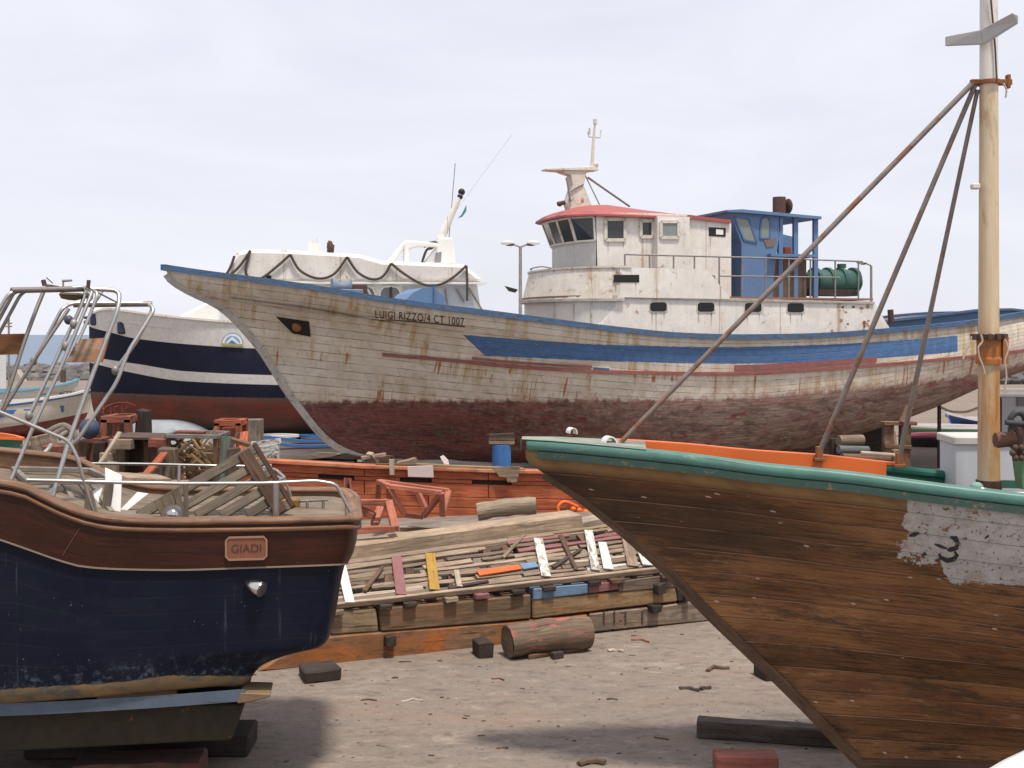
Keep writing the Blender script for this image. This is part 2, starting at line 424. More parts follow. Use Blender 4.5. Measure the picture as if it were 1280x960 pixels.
    def decal(h, px_poly, out=.012, th=.01):
        """flat painted or screwed-on shape following the hull (triangulated fan)"""
        mb = MB(); n = len(px_poly); top = [h.on(x, y, out + th) for x, y in px_poly]; bot = [h.on(x, y, out - .03) for x, y in px_poly]
        fs = [tuple(range(n)), tuple(range(2*n - 1, n - 1, -1))] + [(i + n, (i+1) % n + n, (i+1) % n, i) for i in range(n)]
        mb.add(top + bot, fs); return mb
    def root(h, name, label, cat):
        return root(name, label, cat, (h.X0, h.Y0, 0), h.th)
def text_mesh(h, txt, px0, px1, pyb, hgt, out=.012, squash=1.0):
    """lettering laid on a hull: pyb(px) baseline row, hgt cap height in photo pixels"""
    cu = bpy.data.curves.new('lettering', 'FONT'); cu.body = txt; cu.size = 1.0; cu.extrude = 0; cu.resolution_u = 3
    cu.space_character = 1.1
    o = bpy.data.objects.new('lettering', cu); C.objects.link(o); bpy.context.view_layer.update()
    me = bpy.data.meshes.new_from_object(o.evaluated_get(bpy.context.evaluated_depsgraph_get()))
    bpy.data.objects.remove(o)
    xs = [v.co.x for v in me.vertices]; x0, x1 = min(xs), max(xs); ys = [v.co.y for v in me.vertices]; yh = max(ys)
    mb = MB(); vs = []
    for v in me.vertices:
        px = px0 + (v.co.x - x0) / (x1 - x0) * (px1 - px0); py = pyb(px) - v.co.y / yh * hgt
        vs.append(h.on(px, py, out) if h else (px, py, 0))
    mb.add(vs, [tuple(p.vertices) for p in me.polygons]); return mb
def flat_text(txt, o, ex, ez, width, height):
    cu = bpy.data.curves.new('lettering', 'FONT'); cu.body = txt; cu.resolution_u = 3
    ob = bpy.data.objects.new('lettering', cu); C.objects.link(ob); bpy.context.view_layer.update()
    me = bpy.data.meshes.new_from_object(ob.evaluated_get(bpy.context.evaluated_depsgraph_get())); bpy.data.objects.remove(ob)
    xs = [v.co.x for v in me.vertices]; ys = [v.co.y for v in me.vertices]; mb = MB(); ex = Vector(ex); ez = Vector(ez); o = Vector(o)
    mb.add([o + ex * ((v.co.x - min(xs)) / (max(xs) - min(xs)) * width) + ez * (v.co.y / max(ys) * height) for v in me.vertices], [tuple(p.vertices) for p in me.polygons]); return mb
# ================================================================ materials
GREYWOOD = wood('weathered_grey_wood', (.40, .30, .22), (.24, .17, .12), var=.5, grain=30, stain=(.20, .125, .08), stamt=.33)
PALEWOOD = wood('bleached_plank', (.52, .42, .32), (.42, .33, .25), var=.15, grain=24)
BROWNWOOD = wood('brown_old_wood', (.17, .10, .06), (.11, .065, .04), grain=24)
DARKWOOD = wood('dark_timber', (.075, .055, .045), (.05, .035, .03), grain=24)
STUMPWOOD = wood('stump_wood', (.22, .16, .115), (.13, .09, .065), var=.45, grain=18, stain=(.20, .10, .06), stamt=.35)
LOGWOOD = wood('log_wood', (.30, .215, .145), (.19, .13, .09), grain=14, stain=(.13, .085, .06), stamt=.42, paint=(.42, .13, .11), pamt=.42, pscale=1.4)
REDWOOD = wood('red_lead_wood', (.42, .12, .06), (.33, .085, .045), var=.25, grain=16, dark=(.12, .03, .02))
DULLRED = wood('dull_red_wood', (.30, .10, .065), (.2, .065, .045), var=.3, grain=14, stain=(.16, .10, .08), stamt=.35, dark=(.06, .02, .015))
ORANGEWALL = wood('orange_red_planks', (.47, .13, .055), (.36, .095, .045), var=.22, grain=14, stain=(.30, .12, .07), stamt=.27, dark=(.22, .04, .02), rough=.6)
KEELWOOD = wood('iron_stained_timber', (.31, .18, .10), (.20, .115, .065), var=.15, grain=11, stain=(.38, .12, .03), stamt=.5, bolts=True)
KEELGREY = wood('grey_timber_end', (.34, .265, .20), (.27, .20, .15), var=.15, grain=12, stain=(.22, .11, .06), stamt=.36, bolts=True)
WHITEPLANK = wood('white_painted_scrap', (.36, .29, .23), (.25, .2, .16), grain=20, paint=(.62, .60, .56), pamt=.55)
BLUEPLANK = wood('blue_painted_timber', (.33, .24, .17), (.25, .17, .12), grain=20, paint=(.16, .26, .38), pamt=.60)
MAUVEPLANK = wood('mauve_painted_scrap', (.33, .26, .2), (.24, .18, .14), grain=20, paint=(.27, .12, .12), pamt=.64)
YELLOWPLANK = wood('ochre_painted_scrap', (.36, .27, .18), (.3, .2, .12), grain=20, paint=(.42, .24, .05), pamt=.6)
ORANGEPLANK = wood('orange_painted_scrap', (.4, .3, .22), (.3, .2, .15), grain=20, paint=(.65, .15, .05), pamt=.78)
BLUESTUMP = wood('blue_painted_post', (.22, .20, .18), (.16, .14, .12), grain=14, paint=(.06, .17, .42), pamt=.66)
FIREWOOD = wood('split_firewood', (.42, .28, .15), (.30, .18, .09), var=.5, grain=16)
TEAK = wood('grey_teak', (.17, .14, .105), (.12, .095, .072), var=.2, grain=20)
TEAKBR = wood('brown_teak', (.11, .062, .04), (.08, .045, .03), var=.2, grain=20)
MAHOG = wood('varnished_mahogany', (.062, .017, .009), (.034, .011, .007), var=.12, grain=20, rough=.34, dark=(.02, .008, .006))
RAILWOOD = wood('rubbed_gunwale', (.27, .155, .095), (.14, .07, .04), var=.1, grain=20, rough=.6)
STEEL = metal('stainless_tube', (.55, .53, .50), .32)
CHROME = metal('polished_steel', (.75, .74, .72), .16)
OLDSTEEL = metal('galvanised_pipe', (.33, .31, .30), .5, rust=.25, met=.6)
STAYPIPE = metal('brown_grey_stay', (.26, .215, .19), .5, rust=.45, met=.3)
RUST = paint('rusty_iron', (.28, .105, .04), .85, (.05, .03, .02), .6, streak=False)
DARKRUST = paint('dark_rusty_iron', (.085, .05, .038), .8, (.03, .02, .02), .5, streak=False)
WHITE = paint('white_boat_paint', (.78, .75, .70), .5, (.38, .27, .16), .65, rust=.385, seams=.52)
WHITEGRP = paint('white_gelcoat', (.80, .79, .76), .35, (.4, .36, .3), .15)
CREAM = paint('aged_cream_paint', (.68, .64, .57), .6, (.42, .28, .12), .85, rust=.41, seams=.7)
REDROOF = paint('faded_red_roof', (.36, .095, .085), .6, (.3, .15, .12), .35)
BLUE = paint('boat_blue_paint', (.07, .15, .30), .5, (.15, .15, .15), .45, rust=.28)
CABBLUE = paint('cabin_blue_paint', (.11, .20, .36), .5, (.15, .15, .15), .35, rust=.30)
CAPBLUE = wood('blue_cap_rail', (.20, .22, .26), (.13, .15, .19), grain=20, paint=(.08, .155, .29), pamt=.54)
GREEN = wood('green_cap_rail', (.36, .46, .41), (.14, .19, .16), grain=10, paint=(.10, .225, .19), pamt=.60, pscale=2.0, rough=.38)
DKGREEN = paint('dark_green_paint', (.03, .13, .09), .5, (.1, .1, .08), .5)
GREYGREEN = wood('worn_green_deck', (.33, .36, .30), (.26, .29, .24), grain=14, paint=(.13, .27, .20), pamt=.40)
ORANGE = paint('bright_orange_paint', (.72, .15, .03), .5, (.3, .1, .05), .25, streak=False)
TANKGREEN = paint('green_plastic_tank', (.03, .095, .075), .4, (.1, .1, .1), .4, streak=False)
BLACK = paint('black_opening', (.012, .012, .012), .5, (0, 0, 0), .1, streak=False)
GLASS = paint('dusty_dark_glass', (.035, .04, .042), .12, (.1, .1, .1), .35, spec=.6, streak=False)
PALEGLASS = paint('hazy_window_sheet', (.22, .25, .24), .25, (.2, .2, .15), .4, spec=.5)
ROPE = paint('dark_rope', (.075, .06, .05), .9, (.1, .1, .1), .3, streak=False)
CONCRETE = paint('pale_concrete', (.42, .38, .34), .9, (.2, .15, .1), .5)
LIGHTGREY = paint('light_grey_box', (.50, .52, .56), .5, (.3, .3, .3), .2)
TEAL = paint('teal_cloth', (.06, .27, .25), .8, (.1, .1, .1), .3, streak=False)
MASTPAINT = None

def mast_mat(cx):
    m = Mat('mast_paint'); ob = m.ob(); z = m.sep(ob)[2]; xx = m.sep(ob)[0]
    n1 = m.noise(m.mp(ob, (9, 9, .55)), 1.1, 8, .7, .3); n2 = m.noise(ob, 26, 5, .7)
    base = m.mix(m.mr(n1, .35, .7), (.62, .52, .38), (.50, .35, .18))
    low = m.mr(z, 4.0, 3.9)
    yel = m.mix(m.mr(m.ma('ADD', m.noise(m.mp(ob, (6, 6, 2)), 2.5, 7, .7), m.ma('MULTIPLY', m.ma('SUBTRACT', xx, cx), 2.2)), .42, .62), (.50, .41, .28), (.46, .26, .08))
    col = m.mix(low, m.mix(m.mr(z, 6.25, 6.15), (.66, .63, .58), base), yel)
    rim = m.mr(m.ma('ABSOLUTE', m.ma('SUBTRACT', z, 3.45)), .8, .1, 0, 1)
    col = m.mix(m.ma('MULTIPLY', rim, m.mr(n1, .38, .55)), col, (.42, .17, .04)); col = m.mix(m.mr(m.noise(m.mp(ob, (5, 5, 1.2), (1, 2, 3)), 2.2, 8, .75), .54, .64, 0, .75), col, (.36, .24, .12))
    col = m.mix(m.mr(n2, .70, .73), col, (.12, .06, .03))
    return m.fin(col, .55, 0, n2, .12, .004)
def hull_common(m, col, strakes, ln, seam=(.12, .1, .08), seamw=.05, amt=.8, joints=True):
    """plank seams and butt joints from the hull's own uv (metres along, 0-1 up)"""
    uv = m.uv(); s = m.sep(uv)
    k = m.ma('MULTIPLY', s[1], strakes); fr = m.ma('FRACT', k); row = m.ma('FLOOR', k)
    e = m.ma('MINIMUM', fr, m.ma('SUBTRACT', 1.0, fr))
    brk = m.noise(m.mp(uv, (1.3, strakes * .9, 1)), 1.5, 5, .6)
    line = m.ma('MULTIPLY', m.mr(e, seamw, seamw * .3), m.mr(brk, .36, .6, .15, 1))
    if joints:
        fx = m.ma('FRACT', m.ma('ADD', m.ma('DIVIDE', s[0], 3.1), m.white(row)))
        jn = m.ma('MULTIPLY', m.mr(m.ma('ABSOLUTE', m.ma('SUBTRACT', fx, .5)), .003, .001), .8)
        line = m.ma('MAXIMUM', line, jn)
    col = m.mix(m.ma('MULTIPLY', line, amt), col, seam)
    tone = m.mr(m.white(m.ma('ADD', row, .37)), 0, 1, .9, 1.08)
    return m.mix(1.0, col, m.comb(tone, tone, tone), 'MULTIPLY'), line
def bighull_mat():
    m = Mat('weathered_white_hull'); ob = m.ob(); uv = m.uv()
    n1 = m.noise(ob, .8, 8, .65, .4); n2 = m.noise(ob, 5, 8, .7); fine = m.noise(m.mp(uv, (2, 60, 1)), 3, 6, .7)
    w = m.mix(m.mr(n1, .35, .7), (.68, .635, .555), (.55, .485, .39))
    w = m.mix(m.mr(n2, .5, .75, 0, .6), w, (.36, .30, .23))
    w = m.mix(m.mr(fine, .38, .25, 0, .55), w, (.27, .21, .16))
    # rust runs: narrow vertical streaks hanging from the bulwark and wales
    st = m.noise(m.mp(ob, (5.5, 1, .28)), 1.0, 6, .6, .2); sm_ = m.noise(m.mp(ob, (.45, 1, .5), (3.1, 0, 0)), 1.4, 4, .6)
    w = m.mix(m.ma('MULTIPLY', m.mr(st, .46, .62), m.mr(sm_, .42, .58, 0, .9)), w, (.42, .28, .12))
    w = m.mix(m.mr(m.noise(m.mp(ob, (.7, 1, .4), (0, 0, 7)), 1.6, 5, .6), .5, .68, 0, .55), w, (.44, .36, .24))
    w = m.mix(m.mr(m.noise(ob, 13, 9, .78), .60, .66, 0, .8), w, (.23, .18, .14))
    st2 = m.noise(m.mp(ob, (11, 1, .55), (0, 0, 3)), .9, 4, .6)
    su = m.at('su')
    w = m.mix(m.ma('MULTIPLY', m.mr(st2, .57, .63), m.ma('MULTIPLY', m.mr(sm_, .44, .50), m.mr(m.at('rub'), .0, -.12, 0, .9))), w, (.33, .12, .03))
    # band of blue
    nb = m.mr(fine, .3, .7, -.02, .02)
    inb = m.ma('MULTIPLY', m.ma('MULTIPLY', m.mr(m.ma('ADD', m.at('bt'), nb), 0, -.01), m.mr(m.ma('ADD', m.at('bb'), nb), 0, .01)), m.mr(m.at('slant'), -.01, .01))
    inb = m.ma('MULTIPLY', inb, m.mr(m.at('bend'), .01, -.01))
    bl = m.mix(m.mr(n2, .4, .75), (.075, .16, .33), (.05, .105, .22))
    bl = m.mix(m.mr(m.noise(ob, 9, 8, .75), .60, .66), bl, (.25, .22, .2))
    # antifouling
    rn = m.noise(m.mp(ob, (.5, 1, 2)), 1.2, 9, .72, .9)
    rr = m.mix(m.mr(rn, .38, .62), (.19, .05, .048), (.075, .028, .028)); rr = m.mix(m.mr(m.noise(ob, 8, 9, .78), .54, .64, 0, .7), rr, (.24, .13, .11))
    rr = m.mix(m.mr(m.noise(m.mp(uv, (1.3, 40, 1)), 2, 7, .75), .48, .64, 0, .8), rr, (.17, .125, .095))
    gone = m.mr(m.ma('ADD', m.mr(su, 7, 14.5), m.ma('MULTIPLY', m.ma('SUBTRACT', n2, .5), 1.8)), .15, .9)
    bare = m.mix(m.mr(m.noise(m.mp(uv, (1, 50, 1)), 2, 8, .7), .38, .66), (.40, .29, .235), (.155, .105, .085))
    bare = m.mix(m.mr(m.noise(m.mp(ob, (.8, 1, 1.6)), 2.1, 8, .7), .57, .62), bare, (.22, .045, .05))
    bare = m.mix(m.mr(m.noise(m.mp(ob, (.5, 1, 1.4), (9, 0, 5)), 1.3, 7, .7), .46, .62, 0, .7), bare, (.27, .13, .115)); bare = m.mix(m.mr(m.noise(m.mp(ob, (.6, 1, 1.8), (2, 0, 5)), 1.7, 9, .75, .5), .48, .60, 0, .85), bare, (.105, .07, .058)); bare = m.mix(m.mr(m.noise(m.mp(ob, (.8, 1, 3), (6, 0, 1)), 2.6, 9, .8), .55, .62, 0, .8), bare, (.40, .33, .27))
    rr = m.mix(gone, rr, bare)
    rr = m.mix(m.mr(m.noise(m.mp(ob, (.9, 1, 1)), 1.3, 6, .7), .62, .68, 0, .5), rr, (.10, .12, .08))
    edge = m.ma('ADD', m.at('wl'), m.ma('MULTIPLY', m.ma('SUBTRACT', m.noise(m.mp(ob, (1, 1, .6)), 5, 8, .75), .5), .45))
    col = m.mix(m.mr(edge, .05, -.05), w, rr)
    pink = m.ma('MULTIPLY', m.mr(m.ma('ABSOLUTE', m.ma('SUBTRACT', m.at('wl'), .02)), .45, 0), m.mr(n2, .45, .6, 0, .55))
    pink = m.ma('MULTIPLY', pink, m.mr(su, 4, 14, .3, 1))
    col = m.mix(pink, col, (.40, .19, .16))
    col = m.mix(inb, col, bl)
    col, line = hull_common(m, col, 21, 30, (.12, .09, .07), .07, .72)
    hgt = m.ma('SUBTRACT', m.ma('MULTIPLY', n2, .5), line)
    return m.fin(col, .75, 0, hgt, .5, .02, spec=.25)
def brownhull_mat():
    m = Mat('bare_brown_hull'); ob = m.ob(); uv = m.uv(); su = m.at('su')
    g = m.noise(m.mp(uv, (.9, 90, 1)), 1.5, 8, .72, .6); n1 = m.noise(m.mp(ob, (.6, 1, 1.5)), 1.2, 7, .65, .5)
    a = m.mix(m.mr(n1, .32, .68), (.135, .057, .025), (.28, .135, .058))
    a = m.mix(m.mr(g, .52, .36, 0, .85), a, (.045, .028, .018)); a = m.mix(m.mr(m.noise(m.mp(uv, (.55, 9, 1)), 1.3, 9, .78, .3), .50, .60, 0, .8), a, (.045, .03, .02)); a = m.mix(m.mr(m.noise(m.mp(uv, (1.4, 22, 1), (4, 0, 0)), 1.5, 9, .8, .2), .55, .66, 0, .7), a, (.30, .165, .085))
    ks = m.ma('MULTIPLY', m.sep(uv)[1], 13.0); row = m.ma('FLOOR', ks)
    t = m.mr(m.white(row), 0, 1, .6, 1.25); a = m.mix(1.0, a, m.comb(t, t, t), 'MULTIPLY')
    dk = m.ma('MULTIPLY', m.mr(m.ma('ABSOLUTE', m.ma('SUBTRACT', m.at('dark'), 0.0)), .30, .12), m.mr(su, 3.1, 1.8))
    a = m.mix(m.ma('MULTIPLY', dk, m.mr(n1, .3, .5, .4, .9)), a, (.035, .026, .02))
    # paler band of primer under the cap
    a = m.mix(m.ma('MULTIPLY', m.mr(m.at('top'), -.2, -.13), m.mr(m.noise(uv, 3, 6), .3, .6, .4, .9)), a, (.27, .165, .075))
    # filled screw holes
    v = m.vor(m.mp(uv, (3.6, 30, 1)), 1.0); vc = m.vor(m.mp(uv, (3.6, 30, 1)), 1.0, 'F1', 'Color')
    sp = m.ma('MULTIPLY', m.mr(v, .11, .07), m.mr(m.sep(vc)[0], .40, .45))
    sp = m.ma('MULTIPLY', sp, m.mr(n1, .3, .42, .4, 1))
    a = m.mix(m.ma('MULTIPLY', sp, .85), a, (.5, .42, .33))
    sc = m.noise(m.mp(uv, (3, 55, 1), (0, 0, 0), (0, 0, .02)), 3, 3, .5)
    a = m.mix(m.mr(sc, .74, .77, 0, .7), a, (.42, .33, .26))
    # grey paint still on: ragged patch
    rg = m.ma('MULTIPLY', m.ma('SUBTRACT', m.noise(ob, 5.5, 9, .68), .5), .75)
    d = m.ma('MINIMUM', m.ma('MINIMUM', m.ma('SUBTRACT', su, m.at('pl')), m.ma('MULTIPLY', m.at('pb'), 1.0)), m.ma('MULTIPLY', m.ma('SUBTRACT', m.at('top'), -.01), -1.0))
    pf = m.mr(m.ma('ADD', d, m.ma('MULTIPLY', rg, m.mr(su, 4.4, 3.4, .05, .6))), 0, .012)
    gp = m.mix(m.mr(m.noise(ob, 6, 9, .75), .4, .68), (.44, .42, .40), (.30, .26, .22))
    gp = m.mix(m.mr(m.noise(m.mp(ob, (1, 1, 1)), 30, 5, .7), .58, .63), gp, (.13, .06, .035))
    gp = m.mix(m.mr(m.noise(ob, 3.1, 8, .75), .58, .63), gp, (.20, .09, .04))
    col = m.mix(pf, a, gp)
    fr = m.ma('FRACT', ks); e = m.ma('MINIMUM', fr, m.ma('SUBTRACT', 1.0, fr))
    br = m.noise(m.mp(uv, (1.1, 14, 1)), 2, 5, .6)
    ln = m.ma('MULTIPLY', m.mr(e, .03, .012), m.mr(br, .38, .55))
    inv = m.ma('SUBTRACT', 1.0, pf)
    col = m.mix(m.ma('MULTIPLY', m.ma('MULTIPLY', ln, inv), .55), col, (.34, .20, .12))
    col = m.mix(m.ma('MULTIPLY', m.mr(m.ma('ABSOLUTE', m.ma('SUBTRACT', fr, .055)), .03, .01), .55), col, (.02, .013, .01))
    return m.fin(col, m.mr(g, .3, .7, .42, .65), 0, m.ma('ADD', m.ma('MULTIPLY', g, .5), m.ma('ADD', m.ma('MULTIPLY', pf, .6), ln)), .45, .012, spec=.18)
def navy_mat():
    m = Mat('navy_hull_paint'); ob = m.ob(); uv = m.uv()
    n1 = m.noise(ob, 2, 7, .65); n2 = m.noise(ob, 14, 7, .7)
    nv = m.mix(m.mr(n1, .35, .7), (.0035, .0055, .016), (.0055, .008, .017))
    scr = m.noise(m.mp(ob, (14, 14, .6)), 1, 5, .6)
    nv = m.mix(m.ma('MULTIPLY', m.mr(scr, .62, .68, 0, .25), m.mr(n1, .4, .6)), nv, (.14, .15, .17))
    low = m.mr(m.at('boot'), .22, .0)
    fv = m.ma('FRACT', m.ma('MULTIPLY', m.sep(uv)[1], 11.0)); nv = m.mix(m.ma('MULTIPLY', m.mr(m.ma('ABSOLUTE', m.ma('SUBTRACT', fv, .5)), .03, .01), m.mr(n1, .4, .6, .1, .6)), nv, (.018, .021, .032)); nv = m.mix(m.mr(m.noise(m.mp(ob, (1, 1, 2)), 1.1, 6, .7), .5, .7, 0, .6), nv, (.013, .016, .027)); nv = m.mix(m.mr(m.noise(ob, 30, 5, .7), .70, .72), nv, (.3, .3, .3))
    nv = m.mix(m.ma('MULTIPLY', low, m.mr(n2, .52, .66, 0, .6)), nv, (.12, .15, .18))
    oc = m.mix(m.mr(n1, .3, .7), (.23, .155, .075), (.13, .095, .055)); oc = m.mix(m.mr(m.noise(m.mp(ob, (1.6, 1, 3)), 2.2, 6), .52, .65, 0, .8), oc, (.06, .07, .07))
    e = m.ma('ADD', m.at('boot'), m.ma('MULTIPLY', m.ma('SUBTRACT', n2, .5), .06))
    col = m.mix(m.mr(e, .004, -.004), nv, oc)
    return m.fin(col, m.mr(n1, .3, .7, .32, .5), 0, m.noise(m.mp(ob, (1, 1, 3)), 4, 4), .08, .01, spec=.16)
def farhull_mat():
    m = Mat('navy_red_hull'); ob = m.ob(); n1 = m.noise(ob, 1.2, 7, .65); n2 = m.noise(ob, 7, 7, .7)
    nv = m.mix(m.mr(n1, .35, .7), (.010, .013, .032), (.018, .021, .036))
    rd = m.mix(m.mr(m.noise(m.mp(ob, (.4, 1, 2)), 1.5, 7, .7), .35, .65), (.25, .055, .035), (.10, .05, .04))
    rd = m.mix(m.mr(m.at('red'), -.45, -1.1, 0, .85), rd, (.04, .045, .04))
    rd = m.mix(m.mr(m.at('red'), -.28, -.05, 0, .7), rd, (.12, .085, .07))
    wh = m.mix(m.mr(n2, .4, .8), (.66, .64, .60), (.5, .47, .42))
    col = m.mix(m.mr(m.ma('ADD', m.at('red'), m.ma('MULTIPLY', m.ma('SUBTRACT', n2, .5), .1)), .01, -.01), nv, rd)
    ins = m.ma('MULTIPLY', m.mr(m.at('s1'), .006, -.006), m.mr(m.at('s2'), -.006, .006))
    col = m.mix(ins, col, wh); col = m.mix(m.mr(m.at('w'), -.006, .006), col, wh)
    col = m.mix(m.mr(m.noise(ob, 4, 8, .7), .68, .71), col, (.2, .2, .22))
    return m.fin(col, .55, 0, n2, .12, .02, spec=.15)
def bands_mat(name, low, mid, top, a='a1', b='a2', var=.35):
    """small boat: three painted bands, edges following the sheer"""
    m = Mat(name); ob = m.ob(); n = m.noise(ob, 4, 7, .7)
    col = m.mix(m.mr(m.at(a), -.01, .01), low, mid); col = m.mix(m.mr(m.at(b), -.01, .01), col, top)
    col = m.mix(m.mr(n, .45, .75, 0, var), col, (.3, .24, .18))
    col, line = hull_common(m, col, 9, 8, (.1, .08, .07), .06, .35, joints=False)
    return m.fin(col, .55, 0, m.ma('SUBTRACT', n, line), .2, .01)
def ground_mat():
    m = Mat('dusty_worn_concrete'); ob = m.ob()
    n0 = m.noise(ob, .22, 5, .6, .5); n1 = m.noise(m.mp(ob, (.6, 1.6, 1)), 1.2, 10, .72, 1.0); n2 = m.noise(ob, 9, 10, .78); n3 = m.noise(m.mp(ob, (1, 1.7, 1)), 42, 5, .7)
    c = m.mix(m.mr(n0, .35, .65), (.27, .215, .175), (.20, .165, .14))
    c = m.mix(m.mr(n1, .38, .64), c, (.20, .165, .135))
    c = m.mix(m.mr(n1, .54, .72, 0, .75), c, (.37, .30, .245))
    c = m.mix(m.mr(n2, .50, .64, 0, .6), c, (.14, .115, .095))
    n4 = m.noise(m.mp(ob, (1.0, 2.0, 1)), 2.9, 10, .8, .3); c = m.mix(m.mr(n4, .52, .62, 0, .75), c, (.12, .095, .075)); c = m.mix(m.mr(n4, .44, .34, 0, .6), c, (.40, .33, .275))
    c = m.mix(m.mr(n3, .56, .70, 0, .75), c, (.13, .105, .09)); c = m.mix(m.mr(n3, .40, .28, 0, .7), c, (.47, .40, .34))
    st = m.noise(m.mp(ob, (.5, 2.4, 1)), 2.1, 8, .7, 1.5)
    c = m.mix(m.mr(st, .60, .68, 0, .6), c, (.12, .095, .08))
    vv = m.vor(m.mp(ob, (1, 2.2, 1)), 3.0); c = m.mix(m.ma('MULTIPLY', m.mr(vv, .12, .05), m.mr(n0, .45, .6)), c, (.12, .10, .09))
    c = m.mix(m.mr(m.noise(m.mp(ob, (.35, 1.0, 1), (5, 2, 0)), 1.0, 6, .6, 1.2), .56, .66, 0, .55), c, (.24, .17, .13))
    h = m.ma('ADD', m.ma('ADD', m.ma('MULTIPLY', n2, .8), m.ma('MULTIPLY', n3, .35)), m.ma('MULTIPLY', n1, 1.2))
    return m.fin(c, .92, 0, h, .6, .03, spec=.2)
def sea_mat():
    m = Mat('sea_water'); ob = m.ob(); n = m.noise(m.mp(ob, (.25, .9, 1)), .35, 8, .65); n2 = m.noise(m.mp(ob, (.01, .05, 1)), 1, 5, .6)
    c = m.mix(m.mr(n2, .3, .7), (.085, .125, .19), (.12, .165, .235)); c = m.mix(m.mr(n, .58, .75, 0, .5), c, (.2, .25, .32))
    return m.fin(c, .42, 0, n, .6, .3)
def rock_mat():
    m = Mat('dark_lava_rock'); ob = m.ob(); n = m.noise(ob, 1.8, 9, .72); v = m.white(m.ma('FLOOR', m.ma('DIVIDE', m.sep(m.uv())[1], 10.0)))
    c = m.mix(m.mr(n, .3, .7), (.055, .05, .052), (.15, .135, .13)); c = m.mix(m.mr(v, .5, 1, 0, .5), c, (.24, .21, .19))
    return m.fin(c, .9, 0, n, .6, .05)
# ================================================================ setting
mb = MB(); mb.grid(lambda a, b: (-260 + 520 * a, -25 + 150 * b, 0), 2, 2, False)
mb.thing('ground', None, None, ground_mat(), kind='structure')
mb = MB(); mb.grid(lambda a, b: (-9000 + 18000 * a, 122 + 12000 * b, -.9), 2, 2, False)
mb.thing('sea', None, None, sea_mat(), kind='structure')
rk = rock_mat()
def rocks(name, x0, x1, y0, y1, hgt, n, smin, smax, seed, lab, cat):
    rr = random.Random(seed); mb = MB()
    for _ in range(n):
        x = rr.uniform(x0, x1); t = rr.random(); y = y0 + (y1 - y0) * t; s = rr.uniform(smin, smax)
        z = hgt * math.sin(math.pi * t) * rr.uniform(.5, 1.05)
        mb.ball((x, y, z), s, 6, 4, (rr.uniform(.8, 1.5), 1, rr.uniform(.5, .9)), .22)
    mb.sm = [False] * len(mb.sm)
    mb.thing(name, lab, cat, rk, kind='stuff')
rocks('breakwater_rocks', 30, 75, 96, 106, 2.6, 900, .5, 1.2, 3, 'dark lava boulders of the breakwater beyond the stern', 'rocks')
rocks('shore_pebbles', -75, -20, 104, 122, .8, 900, .35, .8, 5, 'low dark shore stones between the yard and the sea', 'rocks')

# ================================================================ big white boat
B = Hull(-8.7, 30.0, 20, 31, -1,
         [(0, .04), (.8, .5), (2, 1.05), (4, 1.8), (7, 2.5), (11, 3.0), (16, 3.2), (22, 3.1), (27, 2.7), (31, 2.0)],
         [(205, 335), (260, 343), (330, 352), (400, 362), (470, 374), (540, 384), (600, 391), (700, 404), (770, 412.5), (850, 420), (920, 422), (1000, 421), (1060, 418), (1110, 414), (1165, 409), (1220, 403), (1280, 393), (1330, 389), (1420, 388)],
         [(206, 335), (213, 347), (237, 363), (269, 378), (288, 392), (309, 414), (329, 439), (345, 464), (360, 488), (378, 512), (396, 535), (416, 554), (440, 566), (465, 573), (500, 578)],
         [(500, 578), (600, 580), (860, 578), (940, 572), (1000, 560), (1050, 545), (1100, 528), (1150, 508), (1200, 484), (1250, 464), (1300, 442), (1380, 410)],
         entry=9.0, pb=1.15, bil=(4, 2.6), yk=.25)
big = B.root('fishing_boat', 'huge white wooden fishing boat with a long blue stripe, peeling maroon bottom and red-roofed wheelhouse', 'fishing boat')
wlt = curve([(340, 507), (378, 503), (440, 501), (560, 501), (700, 500), (850, 500), (920, 498), (1000, 492), (1100, 483), (1160, 477), (1220, 468), (1280, 455)])
btt = curve([(578, 418), (640, 423), (770, 431), (900, 433.5), (1000, 431.5), (1100, 427), (1197, 419), (1300, 408)])
bbt = curve([(560, 443), (605, 445), (770, 452), (900, 455), (1000, 454), (1100, 448), (1197, 440), (1300, 428)])
rub = curve([(440, 438), (478, 443), (560, 450), (640, 458), (770, 465), (900, 467), (1000, 463), (1100, 456), (1200, 447), (1280, 438), (1380, 422)])
mb = B.shell(200, 64, {'wl': wlt, 'bt': btt, 'bb': bbt, 'rub': rub}, 1.25)
sl = []; be = []
nper = 201 * 65
for side in (0, 1):
    for i in range(nper):
        v = mb.v[i]; px, py, Y = B.pix((v[0], -abs(v[1]), v[2]))
        sl.append((px - (578 + (py - 418) * 1.05)) * Y / F); be.append((px - 1197) * Y / F)
mb.attr['slant'] = sl; mb.attr['bend'] = be
hullob = mb.build('hull', bighull_mat(), big, local=True)
